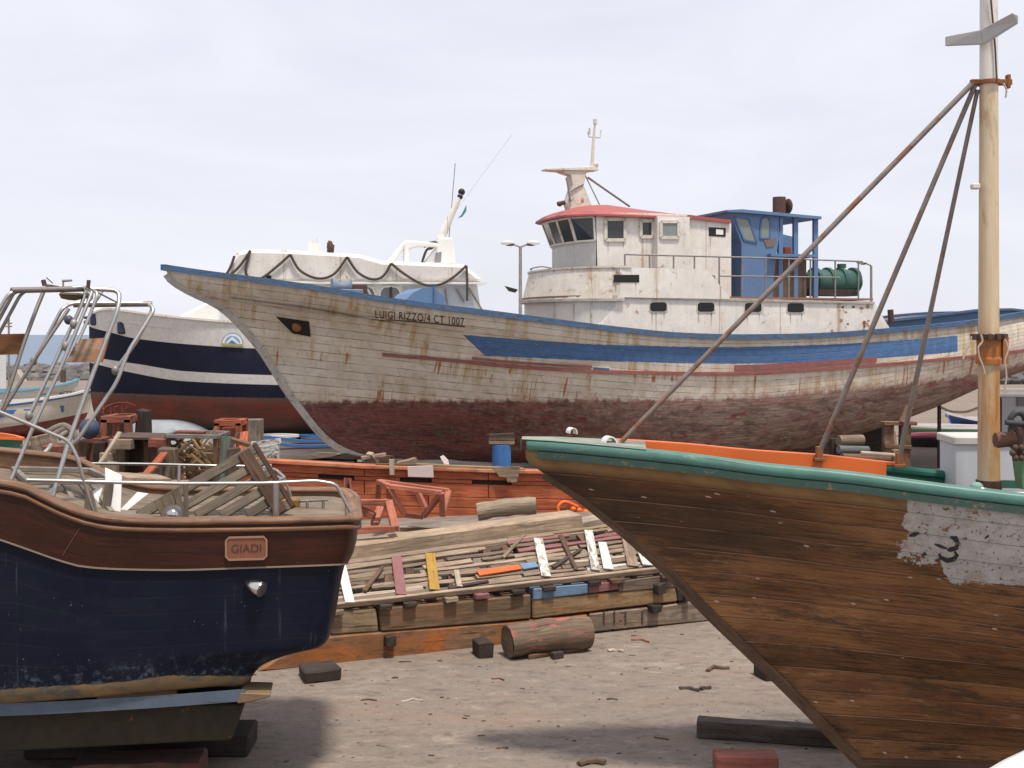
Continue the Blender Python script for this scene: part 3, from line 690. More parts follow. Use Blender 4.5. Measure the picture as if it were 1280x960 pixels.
# stem post
stm = MB(); pts = [B.pt(0, v, 1) for v in np.linspace(0, 1, 40)]; pts = [Vector((p.x, 0, p.z)) for p in pts]
keelpts = [Vector((x, 0, B.z0 + (B.zkf(x) - B.z0) * sm(0, 6, x - B.x0))) for x in np.linspace(B.x0 + 16, B.x0 + .4, 20)]
def sweepc(mb, path, wd, dp, inn=.05):
    vs = []; k = len(path)
    for i, p in enumerate(path):
        t = (path[min(i+1, k-1)] - path[max(i-1, 0)]).normalized(); nrm = Vector((-t.z, 0, t.x))
        if nrm.x > 0 and abs(t.z) > .3: nrm = -nrm
        if nrm.z > 0 and abs(t.z) <= .3: nrm = -nrm
        for (a, b) in ((-wd/2, -inn), (-wd/2*.8, dp), (wd/2*.8, dp), (wd/2, -inn)): vs.append(p + Vector((0, a, 0)) + nrm * b)
    fs = []; uvs = []; o = mb.off()
    for i in range(k - 1):
        for e in range(4):
            a = i*4+e; b = i*4+(e+1) % 4; fs.append((a, b, b+4, a+4)); uvs.append([(i*.2, o+e*.1), (i*.2, o+e*.1+.1), (i*.2+.2, o+e*.1+.1), (i*.2+.2, o+e*.1)])
    mb.add(vs, fs + [(3, 2, 1, 0), (k*4-4, k*4-3, k*4-2, k*4-1)], uvs + [[(0, 0)]*4]*2)
STEMP = wood('grey_white_stem', (.38, .34, .29), (.3, .26, .22), grain=14, paint=(.50, .46, .41), pamt=.6)
sweepc(stm, keelpts + pts[1:-1], .2, .12)
stm.build('stem_post', STEMP, big, local=True)
cap = MB(); rg = B.ring(1.0, n=90); cap.sweep(rg, [(-.10, -.05), (.06, -.05), (.06, .09), (-.10, .09)]); cap.build('cap_rail', CAPBLUE, big, local=True)
kn = MB(); tr = lambda px: curve([(205, 338), (214, 345), (245, 361), (272, 371), (340, 384), (400, 392), (470, 398.5), (580, 408.5), (660, 416)])(px)
kn.sweep([B.on(x, tr(x), .0) for x in np.linspace(250, 655, 60)], [(-.02, -.012), (.02, -.012), (.02, .012), (-.02, .012)]); kn.build('knuckle_batten', STEMP, big, local=True)
RUBP = wood('pink_rubbing_strake', (.36, .2, .17), (.28, .15, .13), grain=14, paint=(.30, .11, .10), pamt=.6)
rs = MB(); rs.sweep([B.on(x, rub(x), .02) for x in np.linspace(478, 1330, 90)], [(-.06, -.05), (.05, -.04), (.05, .04), (-.06, .05)]); rs.build('rubbing_strake', RUBP, big, local=True)
rs = MB(); rs.sweep([B.on(x, rub(x) - 5.5, .0) for x in np.linspace(590, 740, 20)], [(-.04, -.03), (.04, -.03), (.04, .03), (-.04, .03)])
rs.build('rubbing_strake', RUBP, big, local=True); rs = MB(); rs.sweep([B.on(x, rub(x) - 7, .0) for x in np.linspace(918, 1095, 20)], [(-.04, -.07), (.035, -.07), (.035, .07), (-.04, .07)]); rs.build('rubbing_strake', RUBP, big, local=True)
pv = B.decal([(738, 457), (763, 459), (763, 465), (738, 463)], .0, .03); pv.build('scupper', WHITE, big, local=True)
pv = B.decal([(741, 459), (761, 460.5), (761, 464), (741, 462.5)], .031, .006); pv.build('scupper_opening', BLUE, big, local=True)
hp = B.decal([(345, 396), (366, 399), (386, 402), (387, 411), (388, 421), (366, 417)], .0, .03); hw = hp.build('hawse_plate', BLACK, big, local=True)
q = B.on(371, 408.5, .03); h2 = MB(); h2.ball(q, .13, 14, 8, (1, .5, 1)); h2.build('hawse_pipe', RUST, hw, local=True)
tb = curve([(468, 397.5), (500, 399.5), (580, 407)])
text_mesh(B, 'LUIGI RIZZO/4 CT 1007', 469, 580, lambda x: tb(x), 9.5, .014).build('name_lettering', BLACK, big, local=True)
ul = MB(); ul.sweep([B.on(x, tb(x) + 1.2, .006) for x in np.linspace(467, 581, 14)], [(-.012, -.02), (.012, -.02), (.012, .02), (-.012, .02)]); ul.build('name_batten', DARKRUST, big, local=True)
B.deck(.5, 80, .35, .05).build('deck', BROWNWOOD, big, local=True)
inn = MB()
for sd in (-1, 1):
    inn.grid(lambda a, b, sd=sd: (1.2 + a * (B.L - 1.4), sd * max(.02, B.surf(1.2 + a * (B.L - 1.4), B.zs(1.2 + a * (B.L - 1.4)) - .5 * (1 - b)) - .10), B.zs(1.2 + a * (B.L - 1.4)) - .5 * (1 - b)), 60, 1)
inn.build('bulwark_inside', WHITE, big, local=True)
# skeg, sternpost, rudder
def at(px, py, yo): return B.loc(px, py, yo)
sk_ = MB(); sk_.prism([at(870, 579, -.12), at(870, 568, -.12), at(950, 560, -.12), at(1075, 520, -.12), at(1060, 560, -.12), at(1048, 600, -.12), at(870, 598, -.12)], (0, .24, 0)); sk_.build('deadwood', wood('tan_deadwood', (.27, .2, .15), (.2, .14, .1), grain=10), big, local=True)
rd_ = MB(); rd_.prism([at(1066, 540, -.05), at(1100, 522, -.05), at(1112, 560, -.05), at(1108, 600, -.05), at(1056, 600, -.05)], (0, .10, 0)); rd_.build('rudder', DARKWOOD, big, local=True)
# foredeck winch and hood
wn = root('deck_winch', 'blue-grey capstan drum on the foredeck behind the blue rail of the white boat', 'winch', B.W(at(427, 366, 0)))
m1 = MB(); c = B.W(at(429, 358, .0)); ax = Vector((B.c, B.sn, 0)); m1.tube([c - ax * .30 + Vector((0, 0, 0)), c - ax * .26, c - ax * .1, c + ax * .14, c + ax * .2], [.22, .22, .12, .12, .21], 16)
GREYBLUE = paint('grey_blue_iron', (.16, .22, .30), .6, (.2, .15, .1), .5, rust=.34)
m1.build('drum', GREYBLUE, wn); m1 = MB(); m1.box(c + ax * .42 - Vector((0, 0, .1)), (.4, .3, .3), B.th); m1.build('gearbox', DARKRUST, wn, .02)
m1 = MB(); m1.box(c - Vector((0, 0, .45)), (1.0, .35, .75), B.th); m1.build('mount', GREYBLUE, wn, .02)
def curved_hood():
    r = MB(); y0 = -1.3; pr = [(503, 384), (508, 374), (516, 366), (528, 360), (542, 358), (545, 362), (556, 371), (557, 392), (503, 392)]
    a = [at(x, y, y0) for x, y in pr]; r.prism(a[::1], (0, 1.6, 0)); r.build('hatch_hood', CABBLUE, big, local=True)
    r = MB(); r.box(at(543, 372, y0 - .03) , (.05, .04, .6)); r.build('hatch_seam', BLUE, big, local=True)
curved_hood()

# --- superstructure (profiles in the boat's own length/height plane)
def side_wall(name, poly, y0, th, mat, parent=big, bev=0, lab=None):
    m_ = MB(); m_.prism([at(x, y, y0) for x, y in poly], (0, th, 0)); return m_.build(name, mat, parent, bev, lab, local=True)
ZD = lambda s: B.zs(s) - .5
yw = -2.35
sF = at(770, 390, yw).x; sA = at(1092, 390, yw).x; zu = at(900, 372, yw).z     # lower house
lh = side_wall('deckhouse', [(770, 371), (1086, 377), (1094, 380), (1106, 414), (1100, 430), (700, 425), (752, 404), (768, 384)], yw, -2 * yw, WHITE)
for px in (823, 882.5, 941.5, 994.5):
    f_ = MB(); cpy = 383.5 + (px - 823) * .007
    def rr_(w_, h_, y_, k=.3): 
        o = []
        for (a, b) in ((1, 1), (-1, 1), (-1, -1), (1, -1)):
            for q in ((1, 1 - k), (1 - k, 1)) if a * b > 0 else ((1 - k, 1), (1, 1 - k)): o.append(at(px + a * w_ * q[0], cpy - b * h_ * q[1], y_))
        return o
    f_.prism(rr_(11.6, 6.9, yw - .0), (0, -.02, 0)); wf = f_.build('window', CREAM, lh, 0, local=True)
    f_ = MB(); f_.prism(rr_(10.3, 5.7, yw - .021), (0, -.006, 0)); f_.build('opening', BLACK, wf, local=True)  # black panel on the wall, standing for the dark interior
ct = MB(); ct.sweep([at(765, 370.5, yw), at(900, 374, yw), at(1092, 378.5, yw)], [(-.05, -.035), (.05, -.035), (.05, .035), (-.05, .035)]); ct.build('deck_edge', STEMP, big, local=True)
# curved front of the lower house and of the bridge wing bulwark
def front_curve(name, pxn, pyt, pyb, sback, y0, bulge, mat, pytc=None, rake=0.0, zthick=None, wall=.06):
    """half-round front wall from the near corner (pxn) round the bow side"""
    p_t = at(pxn, pyt, y0); p_b = at(pxn, pyb, y0); mbx = MB(); n = 28
    def fn(a, b, o=0.0):
        th = -math.pi / 2 + math.pi * a; y = (abs(y0) - o) * math.sin(th); x = p_b.x - (bulge - o) * max(0, math.cos(th)) ** .8 - rake * b
        zt = p_t.z + (0 if pytc is None else pytc * math.cos(th)); return (x, y, p_b.z + (zt - p_b.z) * b)
    mbx.grid(fn, n, 3, True, flip=True, uvf=lambda a, b: (a * 6, b)); mbx.grid(lambda a, b: fn(a, b, wall), n, 3, True, uvf=lambda a, b: (a * 6, b))
    mbx.grid(lambda a, b: fn(a, 1, wall * b), n, 1, True); 
    return mbx.build(name, mat, big, local=True), fn
PANEL = paint('grey_white_front', (.58, .56, .53), .6, (.3, .22, .15), .45, rust=.29)
fr, ffn = front_curve('deckhouse_front', 770, 374, 412, 0, yw, 1.4, PANEL)
bw, bfn = front_curve('bridge_bulwark', 780, 334, 374.5, 0, yw - .06, 1.72, CREAM, pytc=-.02, rake=-.22)
sb = side_wall('bulwark_side', [(775, 334), (884, 337), (912, 371.5), (912, 374), (775, 371.5)], yw - .06, .06, WHITE)
side_wall('bulwark_side', [(775, 334), (884, 337), (912, 371.5), (912, 374), (775, 371.5)], -yw, .06, WHITE)
lg = MB(); lg.sweep([bfn(a, 0) for a in np.linspace(0, 1, 30)], [(-.05, -.04), (.05, -.04), (.05, .03), (-.05, .03)]); lg.build('bulwark_lip', STEMP, big, local=True)
lg = MB(); lg.sweep([Vector(bfn(a, 1)) + Vector((0, 0, .01)) for a in np.linspace(0, 1, 30)] , [(-.04, -.02), (.04, -.02), (.04, .03), (-.04, .03)]); lg.build('bulwark_trim', CREAM, big, local=True)
pts = [Vector(bfn(a, 1)) + Vector((.05, 0, .13 * min(1, (a - .35) * 8))) for a in np.linspace(.36, .75, 12)]
lg = MB(); lg.tube(pts, .02, 6); lg.build('hand_rail', OLDSTEEL, big, local=True)
side_wall('slot_opening', [(767, 343.5), (799, 343.5), (799, 353), (767, 353)], yw - .065, -.006, BLACK)
for a in (.12, .22, .34):
    p = Vector(ffn(a, .5)); s_ = MB(); s_.beam(Vector(ffn(a, 0)) + Vector((-.01, 0, 0)), Vector(ffn(a, 1)) + Vector((-.01, 0, 0)), .04, .03, up=(1, 0, 0)); s_.build('door_seam', STEMP, big, local=True)
dk = MB(); zdk = at(900, 372, yw).z
dk.prism([(bfn(a, 0)[0], bfn(a, 0)[1] * .99, zdk - .02) for a in np.linspace(0, 1, 16)] + [(sA, -yw - .02, zdk - .02), (sA, yw + .02, zdk - .02)], (0, 0, .05)); dk.build('upper_deck', paint('red_brown_deck', (.26, .12, .09), .7), big, local=True)
# wheelhouse
yh = -1.55
s0 = at(745, 300, yh).x
def zof(px, py, yo): return at(px, py, yo).z
zt0 = zof(745, 268, yh); zb0 = zdk
side_wall('wheelhouse', [(745, 266), (800, 266), (862, 268), (862, 372), (748, 372)], yh, -2 * yh, WHITE)
aft_w = side_wall('engine_casing', [(862, 271), (914, 277), (914, 374), (862, 372)], yh - .06, -2 * yh + .12, WHITE)
sx = side_wall('side_bay', [(822, 270), (862, 271), (862, 372), (822, 372)], yh - .28, .3, WHITE)
# raked front with five facets
fplan = [(0, yh), (-.28, yh * .60), (-.38, yh * .20), (-.38, -yh * .20), (-.28, -yh * .60), (0, -yh)]
zw0 = zof(745, 305, yh); zw1 = zof(745, 271, yh); zr = zof(745, 264, yh); rk_ = .32
fm = MB()
def fp(i, z):
    x, y = fplan[i]; t = max(0, (z - zw0) / (zr - zw0)); f_ = 1 + .10 * t
    return Vector((s0 + x - rk_ * t * (1 if x else .12), y * (f_ if x else 1), z))
for i in range(5):
    fm.add([fp(i, zb0), fp(i + 1, zb0), fp(i + 1, zw0), fp(i, zw0)], [(3, 2, 1, 0)]); fm.add([fp(i, zw0), fp(i + 1, zw0), fp(i + 1, zr), fp(i, zr)], [(3, 2, 1, 0)])
fm.build('wheelhouse_front', PANEL, big, local=True)
for i in range(5):
    a, b = fp(i, zw0 + .10), fp(i + 1, zw0 + .10); c2, d2 = fp(i + 1, zw1), fp(i, zw1); nn = (b - a).cross(d2 - a).normalized()
    if nn.x > 0: nn = -nn
    def qd(k0, k1): return [a.lerp(b, k0), a.lerp(b, k1), d2.lerp(c2, k1), d2.lerp(c2, k0)]
    g_ = MB(); g_.prism([p + nn * .004 for p in qd(.06, .94)], nn * .006); wdw = g_.build('window', GLASS, big, local=True)
    g_ = MB(); qq = qd(.03, .97)
    for e in range(4): g_.beam(qq[e] + nn * .015, qq[(e+1) % 4] + nn * .015, .05, .03, up=nn)
    g_.build('window_frame', WHITE, wdw, local=True)
# wing wall between near corner and window wall, side windows
for (x0, y0_, x1, y1_, yy) in ((758, 275, 780, 299, yh), (802, 277, 815, 295, yh), (827, 278, 847, 296, yh - .28)):
    g_ = MB(); g_.prism([at(x, y, yy - .012) for x, y in ((x0, y0_), (x1, y0_), (x1, y1_), (x0, y1_))], (0, -.006, 0)); wdw = g_.build('window', GLASS if x0 != 827 else PALEGLASS, big, local=True)
    g_ = MB(); qq = [at(x, y, yy - .02) for x, y in ((x0 - 1, y0_ - 1), (x1 + 1, y0_ - 1), (x1 + 1, y1_ + 1), (x0 - 1, y1_ + 1))]
    for e in range(4): g_.beam(qq[e], qq[(e+1) % 4], .09, .05, up=(0, 1, 0))
    g_.build('window_frame', CREAM, wdw, local=True)
g_ = MB(); g_.prism([at(x, y, yh - .065) for x, y in ((886, 284), (907, 285), (907, 296), (886, 295))], (0, -.006, 0)); pw = g_.build('window', BLACK, big, local=True)
g_ = MB(); g_.prism([at(x, y, yh - .073) for x, y in ((895, 286.5), (904, 287), (904, 293.5), (895, 293))], (0, -.005, 0)); g_.build('pane', WHITEGRP, pw, local=True)
# roof: cambered, overhanging
rf = MB(); edge = [fp(i, zr) for i in range(6)]
ex = [Vector((p.x - .12 if i not in (0, 5) else p.x - .05, p.y * 1.10, 0)) for i, p in enumerate(edge)]
zlip = zof(745, 268, yh) ; s2 = at(862, 268, yh).x
ring0 = [(p.x, p.y) for p in smooth_path(ex, 3)] + [(s2, -yh * 1.12), (s2, yh * 1.12)]
cx, cy = s0 + 1.4, 0.0; rows = []
for k in range(7):
    t = k / 6; rows.append([(cx + (x - cx) * (1 - t ** 1.4 * (0.86 if x < s0 + 2 else 0.0)) if True else x, y * (1 - t * .97), zlip + .43 * math.sin(t * math.pi / 2) * (1 if x < s0 + 1.4 else .55 + .0 * x) + (-.0)) for x, y in ring0])
vs = [q for r_ in rows for q in r_]; n_ = len(ring0)
fs = [(k * n_ + i, k * n_ + (i+1) % n_, (k+1) * n_ + (i+1) % n_, (k+1) * n_ + i) for k in range(6) for i in range(n_)]
vs2 = [(x, y, zlip - .05) for x, y in ring0]; rf.add(vs, [f[::-1] for f in fs] , None, True); rf.add([(x, y, zlip - .05) for x, y in ring0] + [(x, y, zlip) for x, y in ring0], [(i, (i+1) % n_, (i+1) % n_ + n_, i + n_) for i in range(n_)] + [tuple(range(n_))])
rf.build('roof', REDROOF, big, local=True)
rf = MB(); rf.prism([at(862, 273, yh - .15), at(914, 279, yh - .15), at(914, 275, yh - .15), at(862, 268.5, yh - .15)], (0, -2 * yh + .3, 0)); rf.build('casing_roof', REDROOF, big, local=True)
# radar bracket and mast
def atc(px, py): return at(px, py, 0)
rm = MB(); prof = [(709, 254), (716, 232), (714, 219), (700, 214), (683, 212.5), (683, 210), (745, 208), (748, 212), (733, 216), (730, 232), (742, 262), (712, 262)]
rm.prism([at(x, y, -.16) for x, y in prof], (0, .32, 0)); rb = rm.build('radar_column', CREAM, big, .01, local=True)
rm = MB(); rm.prism([at(683, 212, -.2), at(748, 213, -.2), at(748, 211, -.2), at(683, 210.5, -.2)], (0, .4, 0)); rm.build('radar_platform', CREAM, rb, local=True)
rm = MB(); rm.tube([at(740, 212, 0), at(741.5, 180, 0), at(744, 151, 0)], [.06, .045, .03], 8)
rm.tube([at(735, 165, 0), at(736, 171, 0), at(750, 172, 0), at(751, 163, 0)], .022, 6); rm.tube([at(737, 160, 0), at(737, 168, 0)], .03, 6); rm.tube([at(744, 149, 0), at(744, 155, 0)], .06, 8)
rm.ball(at(744, 206, 0), .1, 8, 6); rm.build('antenna_mast', CREAM, rb, local=True)
rm = MB(); rm.tube([at(735, 222, 0), at(787, 258, .4)], .03, 6); rm.tube([at(729, 214, 0), at(750, 257, -.3)], .02, 6)
rm.tube(smooth_path([at(708, 222, -.18), at(710, 232, -.2), at(712, 246, -.2), at(714, 252, -.2)]), .03, 6); rm.tube([at(729, 230, -.18), at(717, 236, -.2), at(712, 240, -.2)], .025, 6)
rm.build('mast_stay', OLDSTEEL, rb, local=True)
rm = MB(); rm.tube([at(697, 255, -.8), at(706, 253, -.8)], .06, 8); rm.tube([at(700, 258, -.8), at(700, 254, -.8)], .04, 6); rm.build('horn', DARKRUST, big, local=True)
# blue aft cabin
yb = -1.15
side_wall('cabin_roof', [(908, 262.5), (928, 261.5), (1027, 270.5), (1027, 274), (928, 265.5), (910, 265)], yb - .15, -2 * yb + .3, CABBLUE)
cb = side_wall('blue_cabin', [(913, 265), (937, 265), (975, 269), (975, 288), (970, 322), (965, 374), (926, 374), (927, 304)], yb, -2 * yb, CABBLUE)
for pl, mt in (([(918, 271), (936, 274), (946, 303), (930, 300)], PALEGLASS), ([(952, 274), (956, 271), (961, 273), (963, 280), (962, 298), (950, 298), (951, 280)], PALEGLASS)):
    g_ = MB(); g_.prism([at(x, y, yb - .004) for x, y in pl], (0, -.008, 0)); wdw = g_.build('window', mt, cb, local=True)
    g_ = MB(); qq = [at(x, y, yb - .012) for x, y in pl]
    for e in range(len(qq)): g_.beam(qq[e], qq[(e+1) % len(qq)], .05, .03, up=(0, 1, 0))
    g_.build('frame', BLUE, wdw, local=True)
g_ = MB(); g_.prism([at(x, y, yb - .02) for x, y in ((955, 300), (970, 297), (968, 308), (958, 309))], (0, .03, 0)); g_.build('rust_plate', paint('brown_patch', (.2, .14, .12), .8), cb, local=True)
for pxs in ((975, 268), (994, 270), (1019, 272)):
    g_ = MB(); g_.beam(at(pxs[0], pxs[1], yb + .05), at(pxs[0], 372, yb + .05), .14, .1, up=(0, 1, 0)); g_.build('corner_post', CABBLUE, cb, local=True); g_ = MB(); g_.beam(at(pxs[0], pxs[1], -yb - .05), at(pxs[0], 372, -yb - .05), .14, .1, up=(0, 1, 0)); g_.build('corner_post', CABBLUE, cb, local=True)
side_wall('sill', [(964, 317), (1022, 318), (1022, 321.5), (964, 320.5)], yb - .2, -2 * yb + .4, CABBLUE, cb)
side_wall('plywood_side', [(966, 322), (1008, 322), (1008, 374), (965, 374)], yb + .02, .05, wood('brown_plywood', (.17, .12, .085), (.13, .09, .065), grain=8), cb)
side_wall('wheel_guard', [(975, 292), (992, 296), (994, 318), (975, 318)], -yb - .1, .06, CABBLUE, cb)
side_wall('red_cover', [(981, 309), (988, 309), (990, 318), (981, 318)], -.3, .3, ORANGE, cb)
fn_ = MB(); fn_.tube([at(974, 274, .3), at(974, 246.5, .3)], .2, 16, True); st_ = fn_.build('funnel', paint('rust_brown_funnel', (.10, .045, .035), .8), big, local=True)
fn_ = MB(); fn_.ball(at(985, 258, .3), .24, 12, 8, (.3, 1, 1.0)); fn_.build('funnel_flap', DARKRUST, st_, local=True)
# tank
tk = root('water_tank', 'ribbed green plastic tank behind the railing at the aft end of the upper deck', 'tank', B.W(at(1042, 372, -.4)))
t_ = MB(); pp = [B.W(at(x, 353, -.4)) for x in (1008, 1011, 1020, 1040, 1060, 1070, 1073)]; t_.tube(pp, [.22, .32, .385, .39, .385, .32, .22], 20); t_.build('body', TANKGREEN, tk)
t_ = MB()
for x in (1018, 1034, 1050, 1066): t_.tube([B.W(at(x - 2, 351, -.4)), B.W(at(x + 2, 351, -.4))], .405, 20)
t_.build('rib', TANKGREEN, tk); t_ = MB(); t_.tube([B.W(at(1052, 335, -.4)), B.W(at(1052, 330, -.4))], .14, 12); t_.build('filler_cap', TANKGREEN, tk)
t_ = MB(); t_.box(B.W(at(1040, 366, -.4)), (1.4, .7, .2), B.th); t_.build('cradle', DARKWOOD, tk)
# railing
rl = MB(); top_ = curve([(781, 318), (900, 321), (1000, 324), (1078, 327)]); yr = yw + .08
rl.tube([at(x, top_(x), yr) for x in range(781, 1079, 33)] + [at(1078, 327, yr), at(1078, 327, .8)], .025, 6)
rl.tube([at(x, 345 + (x - 900) * .012, yr) for x in range(900, 1080, 30)], .022, 6)
rl.tube([at(895, 372, yr), at(893, 345, yr), at(860, 340, yr)], .022, 6)
rl.build('rail', OLDSTEEL, big, local=True)
for x in (781, 812, 842, 868, 899, 928, 957, 986, 1013, 1044, 1073):
    p_ = MB(); p_.tube([at(x, top_(x), yr), at(x, 336 if x < 880 else 375, yr)], .024, 6); p_.build('rail_post', OLDSTEEL, big, local=True)
# aft blue bulwark seen across the stern, aft wall fairing
aw = MB(); aw.prism([at(x, y, 2.2) for x, y in ((1104, 403), (1150, 398), (1222, 389), (1262, 388), (1300, 392), (1300, 425), (1104, 425))], (0, .12, 0)); aw.build('stern_bulwark', BLUE, big, local=True)
aw = MB(); aw.sweep([at(x, y, 2.2) for x, y in ((1104, 402), (1150, 397), (1222, 388), (1262, 387), (1300, 391))], [(-.1, -.03), (.1, -.03), (.1, .05), (-.1, .05)]); aw.build('stern_cap', CAPBLUE, big, local=True)
side_wall('aft_fairing', [(1092, 380), (1096, 384), (1112, 410), (1112, 424), (1088, 424)], yw + .2, 3.5, WHITE)
aw = MB(); aw.tube([at(1114, 404, 1.5), at(1113, 387, 1.5)], .10, 10); aw.build('bollard', DARKRUST, big, local=True)
for (x0, x1, y) in ((1140, 1150, 447),):
    pass

DRIP = paint('rust_drip', (.40, .27, .16), .8, chips=.45, streak=False)
for (x0, y0, h_, w_, yy) in ((815, 391, 16, .8, yw), (830, 391, 9, .6, yw), (873, 391, 14, .7, yw), (889, 391, 18, .7, yw), (934, 392, 12, .7, yw), (949, 392, 9, .5, yw), (988, 392, 15, .7, yw), (1002, 392, 10, .6, yw), (770, 354, 12, .8, yw - .06), (795, 354, 9, .6, yw - .06), (760, 301, 18, .6, yh), (779, 301, 11, .5, yh), (888, 297, 15, .6, yh - .06)):
    g_ = MB(); g_.prism([at(x, y, yy - .001) for x, y in ((x0 - w_, y0), (x0 + w_, y0), (x0 + w_ * .5, y0 + h_ * .6), (x0, y0 + h_), (x0 - w_ * .4, y0 + h_ * .5))], (0, -.003, 0)); g_.build('rust_drip', DRIP, big, local=True)
rb2 = random.Random(4)
for k in range(22):
    cx_ = rb2.uniform(1036, 1086); cy_ = rb2.choice([rb2.uniform(383, 392), rb2.uniform(400, 414), rb2.uniform(400, 414)]); rx = rb2.uniform(.6, 2.6); ry = rx * rb2.uniform(.6, 1.3)
    g_ = MB(); g_.prism([at(cx_ + rx * rb2.uniform(.6, 1.2) * math.cos(t), cy_ + ry * rb2.uniform(.6, 1.2) * math.sin(t), yw - .001) for t in np.linspace(0, 5.6, 8)], (0, -.003, 0)); g_.build('peeled_patch', RUST if k % 3 == 0 else CREAMR if False else paint('bare_plate', (.36, .22, .15), .8, streak=False) if 'bare_plate' not in bpy.data.materials else bpy.data.materials['bare_plate'], big, local=True)
# ================================================================ brown boat (right)
Wn = Hull(.125, 11.0, -5, 7.2, -1, [(0, .03), (.3, .15), (1, .35), (2, .55), (3.6, .78), (5, .95), (7.2, 1.2)],
          [(657, 562), (700, 565), (765, 571), (860, 581), (960, 594), (1060, 604), (1142, 615), (1220, 625), (1280, 632), (1500, 655)],
          [(657, 556), (658, 573), (673, 586), (715, 613), (750, 640), (790, 673), (832, 711), (890, 770), (990, 866), (1074, 953)],
          [(1074, 953), (1180, 957), (1280, 960), (1500, 966)], entry=5.0, pb=1.25, bil=(3.5, 2.6), yk=0)
brn = Wn.root('wooden_boat', 'bare brown wooden boat with green cap rail and a patch of grey paint', 'boat')
w_top = curve([(657, 562), (700, 565), (765, 571), (860, 581), (960, 594), (1060, 604), (1142, 615), (1220, 625), (1280, 632), (1500, 655)])
w_pb = lin([(1000, 692), (1145, 697), (1176, 705), (1182, 727), (1280, 733), (1500, 750)]); w_dk = curve([(650, 590), (700, 612), (800, 640), (900, 655), (1000, 672), (1100, 690), (1280, 720)])
mb = Wn.shell(150, 70, {'top': w_top, 'pb': w_pb, 'dark': w_dk}, 1.3)
pls = Wn.on(1128, 660).x; mb.attr['pl'] = [pls] * len(mb.v)
mb.build('hull', brownhull_mat(), brn, local=True)
st = MB(); sp = [Wn.pt(0, v, 1) for v in np.linspace(0, 1, 40)]; sp = [Vector((p.x, 0, p.z)) for p in sp]
sweepc(st, [Vector((x, 0, Wn.z0)) for x in (7, 6, 5, 4, Wn.x0 + .2)] + sp[:-3], .11, .05, .05)
st.build('stem_post', BROWNWOOD, brn, local=True)
rg = Wn.ring(1.0, n=90); 
def cap_prof(a, b, c, d, r=.025): return [(a + r, c), (b - r, c), (b, c + r), (b, d - r), (b - r, d), (a + r, d), (a, d - r), (a, c + r)]
half = len(rg) // 2
# travel is bow-ward on the near side, so positive profile x points inboard
near = rg[:half]; far = rg[half:]
cp = MB(); cp.sweep([p for p in near if p.x > .02], cap_prof(-.045, .085, -.005, .10), smooth=True); cp.build('cap_rail', GREEN, brn, local=True)
cp = MB(); cp.sweep([p for p in far if p.x > .02], cap_prof(-.045, .085, -.005, .075)); cp.build('far_cap_rail', wood('dark_green_rail', (.06, .12, .09), (.04, .09, .07), grain=14, paint=(.03, .15, .11), pamt=.7), brn, local=True)
mould = MB(); mould.sweep([Wn.pt(i / 60, 1, -1) + Vector((0, -.03, -.035)) for i in range(1, 61)], [(-.02, -.03), (.02, -.03), (.02, .03), (-.02, .03)]); mould.build('rail_moulding', paint('green_moulding', (.022, .065, .05), .6, chips=.42), brn, local=True)
# orange capping board on the far rail
fo = [p for p in far if .8 < p.x < 3.62]
ob_ = MB(); ob_.sweep([p + Vector((0, -.035, .078)) for p in fo], [(-.09, 0), (.035, 0), (.035, .03), (-.09, .03)]); ob_.sweep([p + Vector((0, -.115, .05)) for p in [q for q in far if .75 < q.x < 3.45]], [(-.012, -.07), (.012, -.07), (.012, .058), (-.012, .058)])
ob_.build('orange_capping', ORANGE, brn, local=True)
ib = MB()
for sd in (-1, 1): ib.grid(lambda a, b, sd=sd: ((.8 + 6.2 * a), sd * max(.02, Wn.surf(.8 + 6.2 * a, Wn.zs(.8 + 6.2 * a) - .52 * (1 - b)) - .05), Wn.zs(.8 + 6.2 * a) - .52 * (1 - b)), 40, 3)
ib.build('bulwark_inside', DKGREEN, brn, local=True)
st_ = MB(); st_.sweep([Vector((x, Wn.B(x) - .13, Wn.zs(x) - .12)) for x in np.linspace(.9, 7, 30)], [(-.04, -.02), (.04, -.02), (.04, .02), (-.04, .02)]); st_.build('inner_stringer', DKGREEN, brn, local=True)
Wn.deck(.5, 40, .24, .16).build('deck', GREYWOOD, brn, local=True)
bd = MB(); bd.grid(lambda a, b: (-.03 + 1.12 * a, (2*b - 1) * (Wn.B(max(0, 1.12 * a)) + .05), Wn.zs(1.12 * a) + .1 + .02 * (1 - (2*b-1)**2)), 14, 4, True, uvf=lambda a, b: (a, b * .5))
bd.grid(lambda a, b: (-.03 - .012 , (2*a - 1) * .085, Wn.zs(0) - .01 + .11 * b), 1, 1); bd.build('bow_deck', GREYGREEN, brn, local=True)
# chrome fairleads
def fairlead(px, py, Y, wd, ht):
    m_ = MB(); c = P(px, py, Y); pr = []
    o = [(math.cos(t) * wd, math.sin(t) * ht) for t in np.linspace(-.35, math.pi * 1.05, 14)]
    i = [(x * .80, y * .84) for x, y in reversed(o)]
    m_.prism([c + Vector((x * .9, x * .3, y)) for x, y in o + i], (-.03, .11, 0)); m_.build('fairlead', paint('white_metal', (.72, .70, .66), .3, streak=False), brn)
fairlead(717, 541, 11.02, .042, .045); fairlead(764, 556, 10.75, .068, .075)
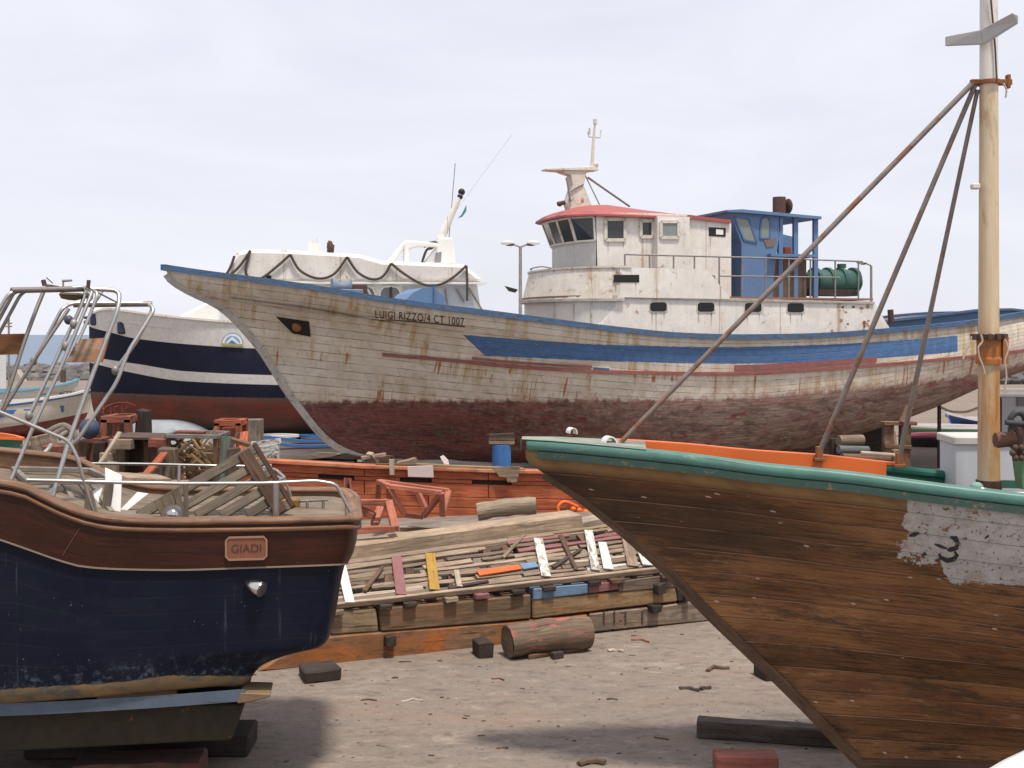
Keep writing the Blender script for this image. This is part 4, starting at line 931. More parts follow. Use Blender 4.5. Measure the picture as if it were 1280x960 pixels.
# mast
ms = P(1236, 610, 10.62); mloc = Vector((ms.x, ms.y, 0)); invb = brn.matrix_basis.inverted(); ml = invb @ mloc
mm = MB(); zz = [2.2, 2.6, 3.2, 3.9, 4.6, 5.4, 6.2, 7.0, 7.7]; mm.tube([mloc + Vector((0, 0, z)) for z in zz], [.1 - .0035 * i for i in range(9)], 24)
MASTPAINT = mast_mat(ml.x); ma_ = mm.build('mast', MASTPAINT, brn)
def zr(py): return HC - (py - HY) * 10.62 / F
col = MB(); col.tube([mloc + Vector((0, 0, zr(455))), mloc + Vector((0, 0, zr(449))), mloc + Vector((0, 0, zr(446))), mloc + Vector((0, 0, zr(424)))], [.112, .112, .104, .104], 24, False)
col.box(mloc + Vector((.125, -.03, zr(438))), (.05, .07, .24)); cc = col.build('collar', paint('orange_rust', (.42, .15, .04), .85, (.1, .04, .02), .7, chips=.40, streak=False), ma_)
f1 = MB(); f1.tube([mloc + Vector((0, 0, zr(424))), mloc + Vector((0, 0, zr(418)))], .125, 20, False)
for k in range(12):
    a = k * math.pi / 6 + .2; f1.box(mloc + Vector((.135 * math.cos(a), .135 * math.sin(a), zr(421))), (.045, .035, .055), a)
f1.build('collar_flange', DARKRUST, ma_, .004)
f1 = MB(); f1.tube([mloc + Vector((0, 0, zr(106))), mloc + Vector((0, 0, zr(101)))], .105, 20, False); f1.box(mloc + Vector((.14, 0, zr(103))), (.12, .05, .05)); f1.box(mloc + Vector((.17, 0, zr(102))), (.03, .06, .12)); f1.box(mloc + Vector((-.13, -.02, zr(103))), (.08, .05, .04)); f1.build('mast_band', RUST, ma_, .004)
ft = MB(); ft.tube([mloc + Vector((0, 0, 2.1)), mloc + Vector((0, 0, zr(600)))], .11, 16); ft.build('mast_foot', DARKRUST, ma_)
ca = MB(); a0 = mloc + Vector((-.02, -.13, 0)); ze = zr(44)
ca.prism([P(1183, 45, 10.75), P(1226, 37, 10.5), P(1229, 55, 10.5), P(1183, 57, 10.75)], (0, .035, 0)); ca.prism([P(1226, 37, 10.5), P(1266, 16, 10.2), P(1273, 19, 10.2), P(1273, 27, 10.2), P(1229, 55, 10.5)], (0, .035, 0)); ca.prism([P(1229, 55, 10.5), P(1273, 27, 10.2), P(1273, 27, 10.26), P(1229, 55, 10.56)], (0, 0, -.015))
ca.build('crosstree', paint('pale_grey_paint', (.46, .45, .44), .6, (.3, .25, .2), .4, chips=.30), brn, .006)
for (p, q, r0, r1, mt) in ((P(1216, 104, 10.6), P(776, 553, 10.8), .026, .023, STAYPIPE), (P(1219, 106, 10.62), P(1024, 566, 11.28), .022, .026, STAYPIPE), (P(1222, 112, 10.64), P(1124, 574, 11.3), .019, .024, STAYPIPE)):
    s_ = MB(); s_.tube([p.lerp(q, t) for t in np.linspace(0, 1, 12)], [r0 + (r1 - r0) * t for t in np.linspace(0, 1, 12)], 10); s_.build('stay', mt, brn)
    if q.y > 11: s_ = MB(); s_.box(q + Vector((0, 0, .0)), (.06, .06, .12)); s_.box(q - Vector((0, 0, .06)), (.10, .08, .03)); s_.build('stay_foot', RUST, brn, .004)
# white box cabin, rail pipe, winch
bx_ = MB(); bx_.beam(P(1184, 583, 11.35) , P(1276, 583, 11.30), .5, .56); cab = bx_.build('hatch_box', LIGHTGREY, brn, .01)
bx_ = MB(); bx_.beam(P(1181, 548, 11.36), P(1279, 548, 11.31), .56, .075); bx_.build('lid', paint('pale_lid', (.52, .50, .47), .6), cab, .01)
bx_ = MB(); bx_.beam(P(1251, 605, 10.78), P(1292, 606, 10.78), .03, .07); bx_.build('base_strip', DKGREEN, cab)
rp_ = MB(); rp_.tube(smooth_path([P(1221, 608, 10.02), P(1230, 613, 9.98), P(1262, 617, 9.96), P(1340, 622, 9.9)]), .026, 12); rp_.build('rail_pipe', STEEL, brn)
rp_ = MB(); rp_.ball(P(1221, 609, 10.02), .055, 10, 8, (1, 1, .8)); rp_.build('pipe_lug', paint('worn_green_lug', (.2, .33, .29), .6, chips=.45), brn)
wz = MB(); wz.tube([P(1244, 550, 10.2), P(1247, 550, 10.2), P(1264, 549, 10.2), P(1268, 548, 10.2)], [.062, .068, .062, .075], 14); wl = wz.build('winch', paint('brown_rust_iron', (.13, .06, .035), .75, (.05, .03, .02), .6, streak=False), brn)
wz = MB(); wz.tube(smooth_path([P(1266, 535, 10.15), P(1263, 524, 10.15), P(1270, 516, 10.15), P(1279, 518, 10.15), P(1283, 530, 10.15)], 4), .028, 8); wz.tube([P(1257, 528, 10.1), P(1285, 530, 10.1)], .022, 8); wz.build('hand_wheel', paint('black_iron', (.03, .03, .035), .6, streak=False), wl)
wz = MB(); wz.box(P(1276, 546, 10.25), (.16, .2, .2)); wz.box(P(1279, 566, 10.15), (.12, .12, .1)); wz.build('gear_case', DARKRUST, wl, .02)
wz = MB()
for k in range(6):
    a = k * 1.05; wz.ball(P(1273, 566, 10.08) + Vector((math.cos(a) * .05, 0, math.sin(a) * .05)), .028, 8, 6)
wz.build('chain_sprocket', DARKRUST, wl)
wz = MB(); wz.prism([P(1272, 560, 10.3), P(1290, 560, 10.3), P(1290, 612, 10.3), P(1279, 612, 10.3)], (0, .15, 0)); wz.build('green_bracket', paint('leaf_green', (.10, .24, .12), .6), wl)
# remains of the painted number on the grey patch, as a worn mark
MARK = paint('black_number_paint', (.02, .02, .025), .7, chips=.42, streak=False)
def stroke(pts, wd, parent, name='number_remains', mat=MARK):
    m_ = MB(); n = len(pts); L_ = []; R_ = []
    for i, (x, y) in enumerate(pts):
        dx = pts[min(i+1, n-1)][0] - pts[max(i-1, 0)][0]; dy = pts[min(i+1, n-1)][1] - pts[max(i-1, 0)][1]; l = math.hypot(dx, dy) or 1
        k = wd * (.35 if i in (0, n-1) else random.uniform(.8, 1.15)); L_.append(Wn.on(x - dy / l * k, y + dx / l * k, .004)); R_.append(Wn.on(x + dy / l * k, y - dx / l * k, .004))
    m_.add(L_ + R_, [(i, i+1, n+i+1, n+i) for i in range(n-1)]); m_.build(name, mat, parent, local=True)
stroke([(1188, 671), (1194, 673), (1197, 679), (1195, 685), (1188, 687), (1184, 688)], 3.2, brn)
stroke([(1193, 689), (1196, 694), (1192, 699), (1184, 701), (1176, 697), (1173, 692)], 2.8, brn)
stroke([(1136, 670), (1143, 668), (1149, 666)], 3.2, brn); stroke([(1155, 667), (1159, 665)], 1.6, brn); stroke([(1168, 680), (1176, 683), (1184, 686)], 2.6, brn)
stroke([(1152, 694), (1156, 692), (1158, 694)], 1.8, brn); stroke([(1231, 673), (1236, 669)], 3.0, brn)

# ================================================================ navy motorboat (left)
M = Hull(-1.50, 11.5, 188, 6.2, 1, [(0, .66), (.04, .84), (.12, .93), (.35, .99), (1.5, 1.05), (6.2, 1.08)],
         [(0, 606), (30, 612), (60, 627), (90, 640), (120, 649), (150, 653), (220, 655), (330, 654), (445, 651)],
         [(446, 651), (441, 690), (431, 712), (412, 803), (404, 810), (372, 817), (330, 834), (312, 856), (304, 866)],
         [(0, 887), (300, 864)], entry=.01, pb=.15, bil=(30, 5), yk=.95, yend=.85)
mot = M.root('motorboat', 'navy blue motorboat with varnished wooden bulwark and stainless rails, stern towards the yard', 'motorboat')
boot = lin([(-200, 866), (0, 862), (151, 853), (205, 845), (315, 845), (450, 846)])
M.shell(110, 60, {'boot': boot}, 1.4, True).build('hull', navy_mat(), mot, local=True)
wb = curve([(-60, 655), (0, 671), (40, 684), (77, 697), (115, 707), (160, 710), (223, 711), (330, 708), (445, 704)])
def vb(u):
    s = u * M.L; z = M.ztr(s, M.near * M.B(s), wb); xk = M.x0 + u * (M.L - M.x0); zk = M.z0 + (M.zkf(xk) - M.z0) * sm(0, .06, u)
    return (z - zk) / (M.zs(s) - zk)
rows = [M.ring(lambda u, k=k: vb(u) + (1 - vb(u)) * k / 4, n=60, out=.022) for k in range(5)]
n_ = len(rows[0]); bk = MB(); o = bk.off()
lsx = [0]
for i in range(1, n_): lsx.append(lsx[-1] + (rows[2][i] - rows[2][i-1]).length)
bk.add([p for r_ in rows for p in r_], [(k*n_+i, k*n_+i+1, (k+1)*n_+i+1, (k+1)*n_+i) for k in range(4) for i in range(n_-1)], [[(lsx[i], o+k*.09), (lsx[i+1], o+k*.09), (lsx[i+1], o+(k+1)*.09), (lsx[i], o+(k+1)*.09)] for k in range(4) for i in range(n_-1)], True)
bk.build('bulwark', MAHOG, mot, local=True)
g_ = MB(); r0 = M.ring(lambda u: vb(u), n=60, out=.012); g_.sweep(r0, [(-.012, -.007), (.016, -.007), (.016, .007), (-.012, .007)]); g_.build('rub_strip', paint('pale_metal_strip', (.24, .18, .14), .5), mot, local=True)
g_ = MB(); r1 = M.ring(1.0, n=60); g_.sweep(r1, cap_prof(-.10, .055, -.0, .052, .018), smooth=True); g_.build('gunwale', RAILWOOD, mot, local=True)
g_ = MB(); g_.sweep(M.ring(1.0, n=60, out=.028, dz=-.045), cap_prof(-.03, .018, -.02, .02, .01), smooth=True); g_.build('gunwale_moulding', wood('worn_brown_moulding', (.28, .14, .075), (.15, .07, .035), grain=20, rough=.5), mot, local=True)
li_ = MB()
for sd in (-1, 1): li_.grid(lambda a, b, sd=sd: (.12 + 6.0 * a, sd * (M.B(.12 + 6.0 * a) - .06), M.zs(.12 + 6.0 * a) - .34 * (1 - b)), 40, 1, uvf=lambda a, b: (a * 6, b * .3))
li_.build('bulwark_lining', RAILWOOD, mot, local=True)
dk_ = MB(); dk_.grid(lambda a, b: (.06 + a * 6.1, (2*b-1) * (M.B(.06 + a * 6.1) - .04), M.zs(.06 + a * 6.1) - (.03 if a < 0 else .03) - .12 * sm(2.2, 3.2, a * 6.1)), 40, 8, True, uvf=lambda a, b: (a * 6, b * 2.5)); dk_.build('deck', wood('deck_boards', (.27, .21, .155), (.2, .15, .11), grain=10), mot, local=True)
# scarf line, nameplate, exhaust
g_ = MB(); sc_pts = [(79, 694), (100, 660)]; g_.sweep([M.on(x, y, .026) for x, y in sc_pts], [(-.003, -.003), (.003, -.003), (.003, .003), (-.003, .003)]); g_.build('scarf_joint', paint('joint_line', (.2, .1, .06), .6), mot, local=True)
c = M.on(308.5, 684, .03); hx, hz = .17, .095; pl = []
for (a, b) in ((1, 1), (-1, 1), (-1, -1), (1, -1)):
    for q in ((1, .72), (.86, 1)) if a * b > 0 else ((.86, 1), (1, .72)): pl.append(c + Vector((a * hx * q[0], 0, b * hz * q[1])))
COPPER = paint('worn_copper_plate', (.20, .075, .042), .55, (.2, .15, .1), .7, chips=.30, streak=False)
g_ = MB(); g_.prism(pl, (0, .022, 0)); npl = g_.build('name_plate', COPPER, mot, .005, local=True)
g_ = MB(); pl2 = [p + Vector((0, .024, 0)) for p in pl]; g_.sweep(pl2 + [pl2[0]], [(-.008, -.006), (.008, -.006), (.008, .006), (-.008, .006)], up=(0, 1, 0)); g_.build('plate_rim', paint('pale_copper', (.30, .16, .10), .5), npl, local=True)
ox = M.W(c + Vector((.125, .026, -.035))); ex = Vector((-M.c, -M.sn, 0)) ; flat_text('GIADI', ox, (-M.c * 1.0, -M.sn, 0), (0, 0, 1), .25, .07).build('plate_lettering', paint('dark_letters', (.07, .025, .02), .6), npl)
for sx_, sz_ in ((-1, 1), (1, 1), (-1, -1), (1, -1)):
    pass
c = M.on(318, 731, .0); ax = Vector((-.45, .75, .12)).normalized(); g_ = MB(); e = c + Vector((-.07, .09, -.025)); b0 = c + Vector((.08, -.02, .03))
g_.tube([b0, b0.lerp(e, .15), b0.lerp(e, .5), b0.lerp(e, .9), e], [.015, .045, .065, .072, .066], 18); g_.tube([e, e + (e - b0).normalized() * .002], .05, 16); g_.build('exhaust_outlet', CHROME, mot, local=True)
# bilge ledge and lower keel
lt = curve([(-200, 888), (0, 883), (160, 875), (312, 864)]); g_ = MB(); y_ = 1.07
lp = [M.loc(x, lt(x), y_ * .97) for x in np.linspace(306, -140, 24)]
g_.sweep([Vector((p.x, M.B(1) - .04, p.z - .02)) for p in lp], [(.0, -.075), (.33, -.135), (.345, -.07), (.0, .03)], smooth=False)
LEDGE = wood('blue_grey_ledge', (.16, .15, .15), (.13, .12, .12), grain=8, paint=(.10, .13, .17), pamt=.70, stain=(.24, .15, .10), stamt=.16)
g_.build('bilge_ledge', LEDGE, mot, local=True)
g_ = MB(); g_.prism([M.loc(x, y, 1.0) for x, y in ((300, 866), (339, 867), (337, 872), (311, 878), (296, 880))], (0, -.35, 0)); g_.build('ledge_tip', wood('tan_ledge_tip', (.36, .24, .14), (.28, .18, .1), grain=10), mot, .01, local=True)
g_ = MB(); g_.prism([M.loc(x, y, .86) for x, y in ((306, 880), (292, 921), (286, 926), (255, 927), (0, 940), (-160, 948), (-160, 880))], (0, -2.1, 0))
KEELP = paint('dark_keel_paint', (.035, .028, .02), .7, (.1, .09, .05), .8, rust=.36, spec=.15); g_.build('keel_box', KEELP, mot, .015, local=True)
# rails
def tub(name, pts, r=.0135, mat=STEEL, parent=mot, fr_=.05, seg=8):
    t_ = MB(); t_.tube(fillet([P(*p) for p in pts], fr_), r, seg); return t_.build(name, mat, parent)
tub('near_rail', [(34, 600, 10.15), (150, 603, 10.3), (230, 604.5, 10.42), (330, 604, 10.52), (395, 601, 10.6), (420, 605, 10.62), (438, 640, 10.66)], .0155, STEEL)
tub('rail_stanchion', [(345, 603, 10.52), (345, 650, 10.54)], .028); tub('rail_stanchion', [(232, 605, 10.42), (233, 652, 10.42)], .022, TEAK)
tub('far_rail', [(73, 579, 12.6), (180, 580, 12.7), (262, 582, 12.75), (322, 583, 12.85), (345, 587, 12.5), (356, 597, 12.0), (345, 602, 11.6), (326, 603, 11.4)], .0145)
tub('far_rail_loop', [(322, 590, 12.8), (342, 594, 12.5), (355, 599, 12.0)], .014); tub('rail_stanchion', [(356, 600, 12.1), (365, 624, 12.15)], .0145)
tub('rail_stanchion', [(224, 582, 12.7), (223, 640, 12.6)], .016, OLDSTEEL)
tub('low_grab_rail', [(372, 627, 11.6), (410, 625, 11.4)], .011); 
for x in (384, 404):
    tub('grab_rail_foot', [(x, 626, 11.5), (x, 640, 11.5)], .014)
tub('deck_bar', [(322, 629, 11.9), (345, 638, 11.2)], .02, OLDSTEEL)
g_ = MB(); g_.box(P(362, 633, 11.6), (.19, .14, .17)); g_.build('mooring_post', wood('varnished_block', (.38, .20, .06), (.3, .15, .045), grain=14, rough=.4), mot, .02)
# folding tube frame
T = lambda pts, r=.017, mt=STEEL, fr_=.08: tub('frame_tube', pts, r, mt, mot, fr_)
DT = metal('worn_tube', (.30, .27, .24), .42, rust=.22, met=.8)
T([(-30, 440, 10.2), (12, 364, 10.3), (60, 363, 10.6), (110, 358, 10.8), (99, 388, 10.7), (62, 466, 10.5), (36, 521, 10.4)])
T([(-30, 452, 10.25), (17, 366, 10.35), (24, 364, 10.4)], .016, DT); T([(-30, 470, 10.3), (25, 369, 10.4), (32, 364, 10.5)], .015, DT)
T([(55, 363, 10.7), (44, 390, 10.6), (30, 428, 10.5), (10, 490, 10.35), (-12, 540, 10.2)], .018, DT)
T([(14, 363, 10.32), (108, 361, 10.82)], .026, DT)
T([(108, 360, 10.75), (116, 364, 10.7), (104, 392, 10.6), (75, 462, 10.45), (44, 528, 10.3), (14, 600, 10.15)], .018)
T([(112, 361, 10.72), (123, 366, 10.66), (112, 395, 10.6), (96, 430, 10.5)], .016)
T([(112, 361, 10.9), (150, 363, 11.0), (148, 385, 10.9), (118, 462, 10.7), (86, 552, 10.5), (64, 627, 10.3)], .021)
T([(42, 453, 11.2), (78, 385, 11.3), (90, 379, 11.4), (186, 379, 11.6), (191, 385, 11.55), (172, 425, 11.4), (144, 463, 11.3)], .018)
T([(-10, 535, 10.9), (52, 436, 11.1), (86, 386, 11.3)], .017, DT); T([(186, 380, 11.55), (193, 387, 11.5), (160, 440, 11.3), (146, 478, 11.2), (97, 550, 11.0), (90, 556, 11.0)], .019)
T([(92, 381, 11.5), (190, 380, 11.6)], .026, DT)
T([(-20, 508, 9.95), (0, 515, 10.0), (86, 551, 10.2), (96, 570, 10.2), (118, 645, 10.3)], .0155)
T([(123, 366, 10.7), (146, 378, 11.2)], .008, DT); T([(130, 362, 11.1), (120, 378, 10.9)], .008, DT)
for (x, y, Y) in ((42, 451, 11.2), (36, 520, 10.4), (144, 463, 11.3), (82, 433, 10.55), (92, 405, 10.6), (112, 370, 10.8)):
    g_ = MB(); g_.ball(P(x, y, Y), .035, 8, 6, (1, 1, 1.3)); g_.build('tube_clamp', OLDSTEEL, mot)
PLY = wood('rusty_plywood', (.33, .24, .17), (.27, .18, .12), grain=6, stain=(.30, .10, .04), stamt=.42)
g_ = MB(); g_.prism([P(97, 424, 10.72), P(136, 422, 10.8), P(127, 453, 10.72), P(82, 453, 10.62)], (0, .03, 0)); g_.build('plywood_plate', PLY, mot)
PLY2 = wood('rust_brown_plywood', (.30, .13, .06), (.22, .10, .05), grain=6)
g_ = MB(); g_.prism([P(-20, 418, 10.35), P(31, 417, 10.55), P(22, 443, 10.5), P(-20, 444, 10.35)], (0, .03, 0)); g_.build('plywood_plate', PLY2, mot)
# antenna gadgets on the frame
g_ = MB(); g_.tube([P(79, 351.5, 10.7), P(79, 372, 10.7)], .008, 6); g_.tube([P(78, 351, 10.7), P(90, 350.5, 10.7)], [.012, .01], 8); g_.build('whip_aerial', OLDSTEEL, mot)
g_ = MB(); g_.tube([P(54, 350, 10.7), P(56, 357, 10.7)], .022, 8); g_.tube([P(57, 358, 10.7), P(74, 359, 10.75)], [.022, .012], 8); g_.tube([P(58, 347, 10.7), P(66, 354, 10.7)], .005, 5); g_.build('wind_vane', DARKRUST, mot)
g_ = MB(); g_.prism([P(71, 365, 10.5), P(98, 366, 10.6), P(92, 373, 10.6), P(84, 375, 10.6), P(75, 373, 10.5)], (0, .22, 0)); g_.build('rope_bundle', wood('olive_bundle', (.15, .12, .06), (.1, .08, .05), grain=30), mot, .02)
g_ = MB(); g_.tube([P(110, 360, 10.7), P(111, 350, 10.7)], .018, 8); g_.build('lamp_stub', DARKRUST, mot)
g_ = MB(); g_.ball(P(86, 400, 11.2), .045, 10, 8); g_.build('dark_lamp', paint('slate_lamp', (.05, .06, .09), .5), mot)
# deck frame behind the rail (flat box of grey tubes)
FR = metal('aged_grey_frame', (.28, .25, .215), .6, rust=.2, met=.3)
fb = [P(17, 586, 11.8), P(113, 588, 11.9), P(141, 601, 11.0), P(36, 603, 10.8)]
for a, b in ((0, 1), (1, 2), (2, 3), (3, 0)):
    g_ = MB(); g_.beam(fb[a], fb[b], .05, .05); g_.build('deck_frame_bar', FR, mot, .006)
for (a, b) in (((70, 600, 11.0), (48, 622, 10.9)), ((78, 600, 11.0), (95, 632, 10.8)), ((98, 601, 11.1), (124, 636, 10.8)), ((113, 603, 11.1), (140, 640, 10.8)), ((60, 618, 10.7), (76, 604, 10.9))):
    g_ = MB(); g_.beam(P(*a), P(*b), .05, .03); g_.build('deck_frame_bar', FR, mot, .006)
g_ = MB(); g_.prism([P(107, 612, 10.6), P(113, 612, 10.6), P(121, 643, 10.55), P(104, 642, 10.55)], (0, .05, 0)); g_.build('grey_chock', TEAK, mot, .006)

# loose things on the motorboat's deck
gr = root('slatted_grating', 'grey teak slatted grating leaning up on the navy boat behind its rail', 'grating', P(230, 650, 10.95))
A0, A1 = P(150, 655, 10.85), P(322, 556, 11.25); D0 = P(215, 706, 10.85); dd = (P(332, 636, 11.0) - A1)
ex_ = (A1 - A0); Lg = ex_.length; exn = ex_.normalized(); dn = (dd - exn * dd.dot(exn)); Hg = dn.length; dn.normalize(); nn_ = exn.cross(dn)
def gp(a, b): return A0 + exn * (a * Lg) + dn * (b * Hg * 1.18)
zdeck = M.zs(2.0) - .10
def clipa(b):   # where a slat runs into the deck
    for a in np.linspace(0, 1, 200):
        if gp(a, b).z > zdeck: return a
    return 1
for k, b in enumerate((.03, .24, .43, .61, .79, .96)):
    a0 = clipa(b + .08)
    if a0 > .95: continue
    g_ = MB(); g_.beam(gp(a0, b), gp(1.0, b), .03, Hg * 1.18 * (.13 if k else .14), up=dn, n=4, j=.002); g_.build('slat', TEAK, gr, .005)
g_ = MB(); g_.beam(gp(.90, -.0) - nn_ * .03, gp(.90, 1.03) - nn_ * .03, .12, .03, up=nn_); g_.build('batten', TEAKBR, gr, .006)
g_ = MB(); g_.beam(gp(.985, -.03) - nn_ * .0, gp(.985, 1.03), .045, .05, up=nn_); g_.build('end_batten', TEAKBR, gr, .006)
g_ = MB(); g_.beam(gp(.36, .20) - nn_ * .02, gp(.36, .40) - nn_ * .02, .10, .03, up=nn_)
dl = root('deck_lamp', 'round chrome deck lamp on a brown bracket, leaning against the slatted grating', 'deck lamp', P(215, 645, 10.7))
g_ = MB(); g_.prism([P(192, 626, 10.74), P(222, 609, 10.8), P(233, 646, 10.72), P(203, 650, 10.7)], (0, .03, 0)); g_.build('bracket', wood('olive_brown_board', (.13, .10, .065), (.1, .075, .05), grain=8), dl, .006)
g_ = MB(); c0 = P(217, 643, 10.7); g_.tube([c0, c0 + Vector((.01, -.09, 0))], [.09, .085], 20); g_.build('bezel', STEEL, dl); g_ = MB(); g_.ball(c0 + Vector((.01, -.09, 0)), .06, 14, 8, (1, .5, 1)); g_.build('lens', CHROME, dl)
WSHEET = paint('white_plastic_sheet', (.84, .83, .82), .5, (.4, .4, .4), .12, streak=False)
def slab(name, lab, cat, pts, th, mat, bev=.004, group=None):
    g = MB(); a, b, c = [Vector(p) for p in pts[:3]]; nv = (b - a).cross(c - a).normalized()
    if nv.y < 0: nv = -nv
    g.prism(pts, nv * th); return g.thing(name, lab, cat, mat, bev, group)
slab('white_board', 'tall narrow white board standing beside the slatted grating', 'board', [P(131, 584, 10.95), P(152, 594, 10.95), P(150, 649, 10.85), P(132, 651, 10.85)], .03, WSHEET)
slab('plastic_sheet', 'small white sheet with a pointed corner, left of the tall white board', 'sheet', [P(111, 617, 10.98), P(129, 604, 10.98), P(122, 628, 10.9), P(117, 634, 10.9)], .02, WSHEET)
slab('white_sheet', 'white sheet lying under the upper edge of the slatted grating', 'sheet', [P(145, 643, 10.95), P(172, 615, 11.1), P(186, 617, 11.15), P(147, 648, 10.95)], .02, WSHEET)
g_ = MB(); g_.beam(P(137, 604, 10.88), P(131, 648, 10.84), .07, .05, up=(0, 1, 0)); g_.thing('grey_post', 'short grey-brown post propped in front of the white boards', 'post', TEAK, .006)
g_ = MB(); g_.beam(P(122, 873, 10.27), P(222, 867, 10.37), .1, .075, n=8, j=.003); g_.thing('wood_offcut', 'short weathered board lying on the ledge of the navy boat', 'wood', BROWNWOOD, .012)
# blocks under the motorboat
g_ = MB(); zk_ = .17; g_.beam(Vector((-3.9, 10.75, .1)), Vector((-2.78, 10.85, .1)), .42, .2, n=6, j=.01); g_.thing('keel_block', 'dark timber block under the keel of the navy motorboat', 'timber block', wood('dark_red_block', (.12, .07, .055), (.07, .05, .04), grain=14, stain=(.16, .05, .04), stamt=.45), .02)
g_ = MB(); g_.beam(Vector((-4.6, 11.5, .1)), Vector((-2.5, 11.6, .1)), .5, .2, n=4, j=.01); g_.thing('keel_block', 'long dark timber under the middle of the navy boat, behind the front block', 'timber block', DARKWOOD, .02)

for pts_ in ([(1214, 420), (1213, 428), (1208, 437), (1204, 449)], [(1226, 418), (1228, 427), (1223, 434), (1224, 446), (1228, 456), (1231, 468)], [(1256, 424), (1260, 437), (1256, 452), (1258, 470), (1255, 492)], [(1254, 104), (1258, 112), (1257, 122)]):
    g_ = MB(); g_.tube(smooth_path([P(x, y, 10.46) for x, y in pts_], 5), .008, 6); g_.build('loose_wire', paint('pale_wire', (.45, .38, .32), .8, streak=False) if 'pale_wire' not in bpy.data.materials else bpy.data.materials['pale_wire'], ma_)
g_ = MB(); g_.box(P(1219, 233, 10.55), (.07, .07, .05)); g_.build('cleat', CREAM, ma_, .01)
g_ = MB(); g_.tube([P(1236, -30, 10.52), P(1244, 60, 10.52), P(1246, 102, 10.52)], .008, 6); g_.build('halyard', ROPE, ma_)
# ================================================================ derelict hull lying between the boats
rw = random.Random(11)
wr = root('derelict_boat', 'long half-dismantled boat with orange inner planking, open slatted side and heavy brown keel timbers', 'boat wreck', (0, 16, 0), R(24))
K0, K1 = G(340, 838), G(890, 776); kd = (K1 - K0).normalized(); kn_ = Vector((-kd.y, kd.x, 0)); KL = (K1 - K0).length
def K(a, z, o=0.0): return K0 + kd * (a * KL) + kn_ * o + Vector((0, 0, z))
def Kpx(px, py, o=0.0):
    """point on the keel side plane (offset o) seen at a photo pixel"""
    k = (px - 640) / F; b = K0 + kn_ * o; t = (k * b.y - b.x) / (kd.x - k * kd.y); q = b + kd * t; return Vector((q.x, q.y, HC - (py - HY) * q.y / F))
def baulk(name, poly, mat, o=0.0, th=.32, bev=.02, cuts=1):
    m_ = MB(); m_.prism([Kpx(x, y, o) for x, y in poly], kn_ * th); return m_.build(name, mat, wr, bev)
baulk('keel_timber', [(322, 840), (345, 824), (375, 808), (412, 796), (418, 795), (520, 787), (640, 778), (735, 768), (735, 789), (640, 806), (520, 822), (400, 834)], KEELWOOD)
baulk('keel_timber', [(737, 767), (830, 757), (888, 747), (891, 776), (815, 783), (737, 791)], KEELGREY, .0)
baulk('upper_timber', [(414, 765), (470, 760), (473, 783), (474, 790), (415, 794)], wood('olive_brown_timber', (.28, .20, .12), (.22, .155, .1), grain=9, stain=(.2, .12, .06), stamt=.4), .015)
baulk('upper_timber', [(474, 760), (560, 753), (664, 743), (664, 774), (560, 783), (476, 790)], wood('split_brown_timber', (.30, .19, .11), (.21, .14, .09), grain=16, stain=(.28, .12, .05), stamt=.4), .0)
baulk('upper_timber', [(666, 748), (700, 746), (760, 741), (845, 733), (848, 752), (760, 762), (666, 774)], wood('yellow_brown_timber', (.33, .21, .11), (.26, .17, .1), grain=12, stain=(.30, .14, .05), stamt=.42), .0)
baulk('upper_timber', [(667, 736), (735, 730), (735, 742), (667, 750)], BLUEPLANK, -.012, .2, .01)
baulk('upper_timber', [(736, 730), (772, 727), (774, 737), (736, 742)], MAUVEPLANK, -.012, .2, .01)
baulk('upper_timber', [(773, 727), (842, 718), (850, 722), (852, 733), (774, 740)], wood('grey_brown_timber', (.26, .2, .15), (.2, .14, .1), grain=12, stain=(.2, .1, .06), stamt=.4), -.012, .3, .01)
# dark end piece under the slats at the bow of the wreck and notches / iron dogs
baulk('end_post', [(846, 722), (856, 722), (862, 752), (848, 752)], DARKWOOD, -.03, .3)
for (x, y, w_, h_) in ((487, 800, .13, .13), (818, 760, .16, .10), (824, 735, .15, .14), (858, 745, .1, .14)):
    m_ = MB(); c = Kpx(x, y, -.03); m_.box(c, (w_, .14, h_), R(24 + rw.uniform(-20, 20)), 2, .012); m_.build('broken_knee', DARKWOOD, wr, .012)
for x in (755, 768, 782, 803): 
    m_ = MB(); m_.beam(Kpx(x, 764, -.005), Kpx(x, 779, -.005), .02, .02); m_.build('iron_dog', DARKRUST, wr)
# floor below the slats, kept dark to stand for the shade in their gaps
m_ = MB(); m_.prism([Kpx(420, 770, .33), Kpx(845, 735, .33), Kpx(845, 735, 1.8) , Kpx(420, 770, 1.8)], (0, 0, -.04)); m_.build('hold_floor', DARKWOOD, wr)
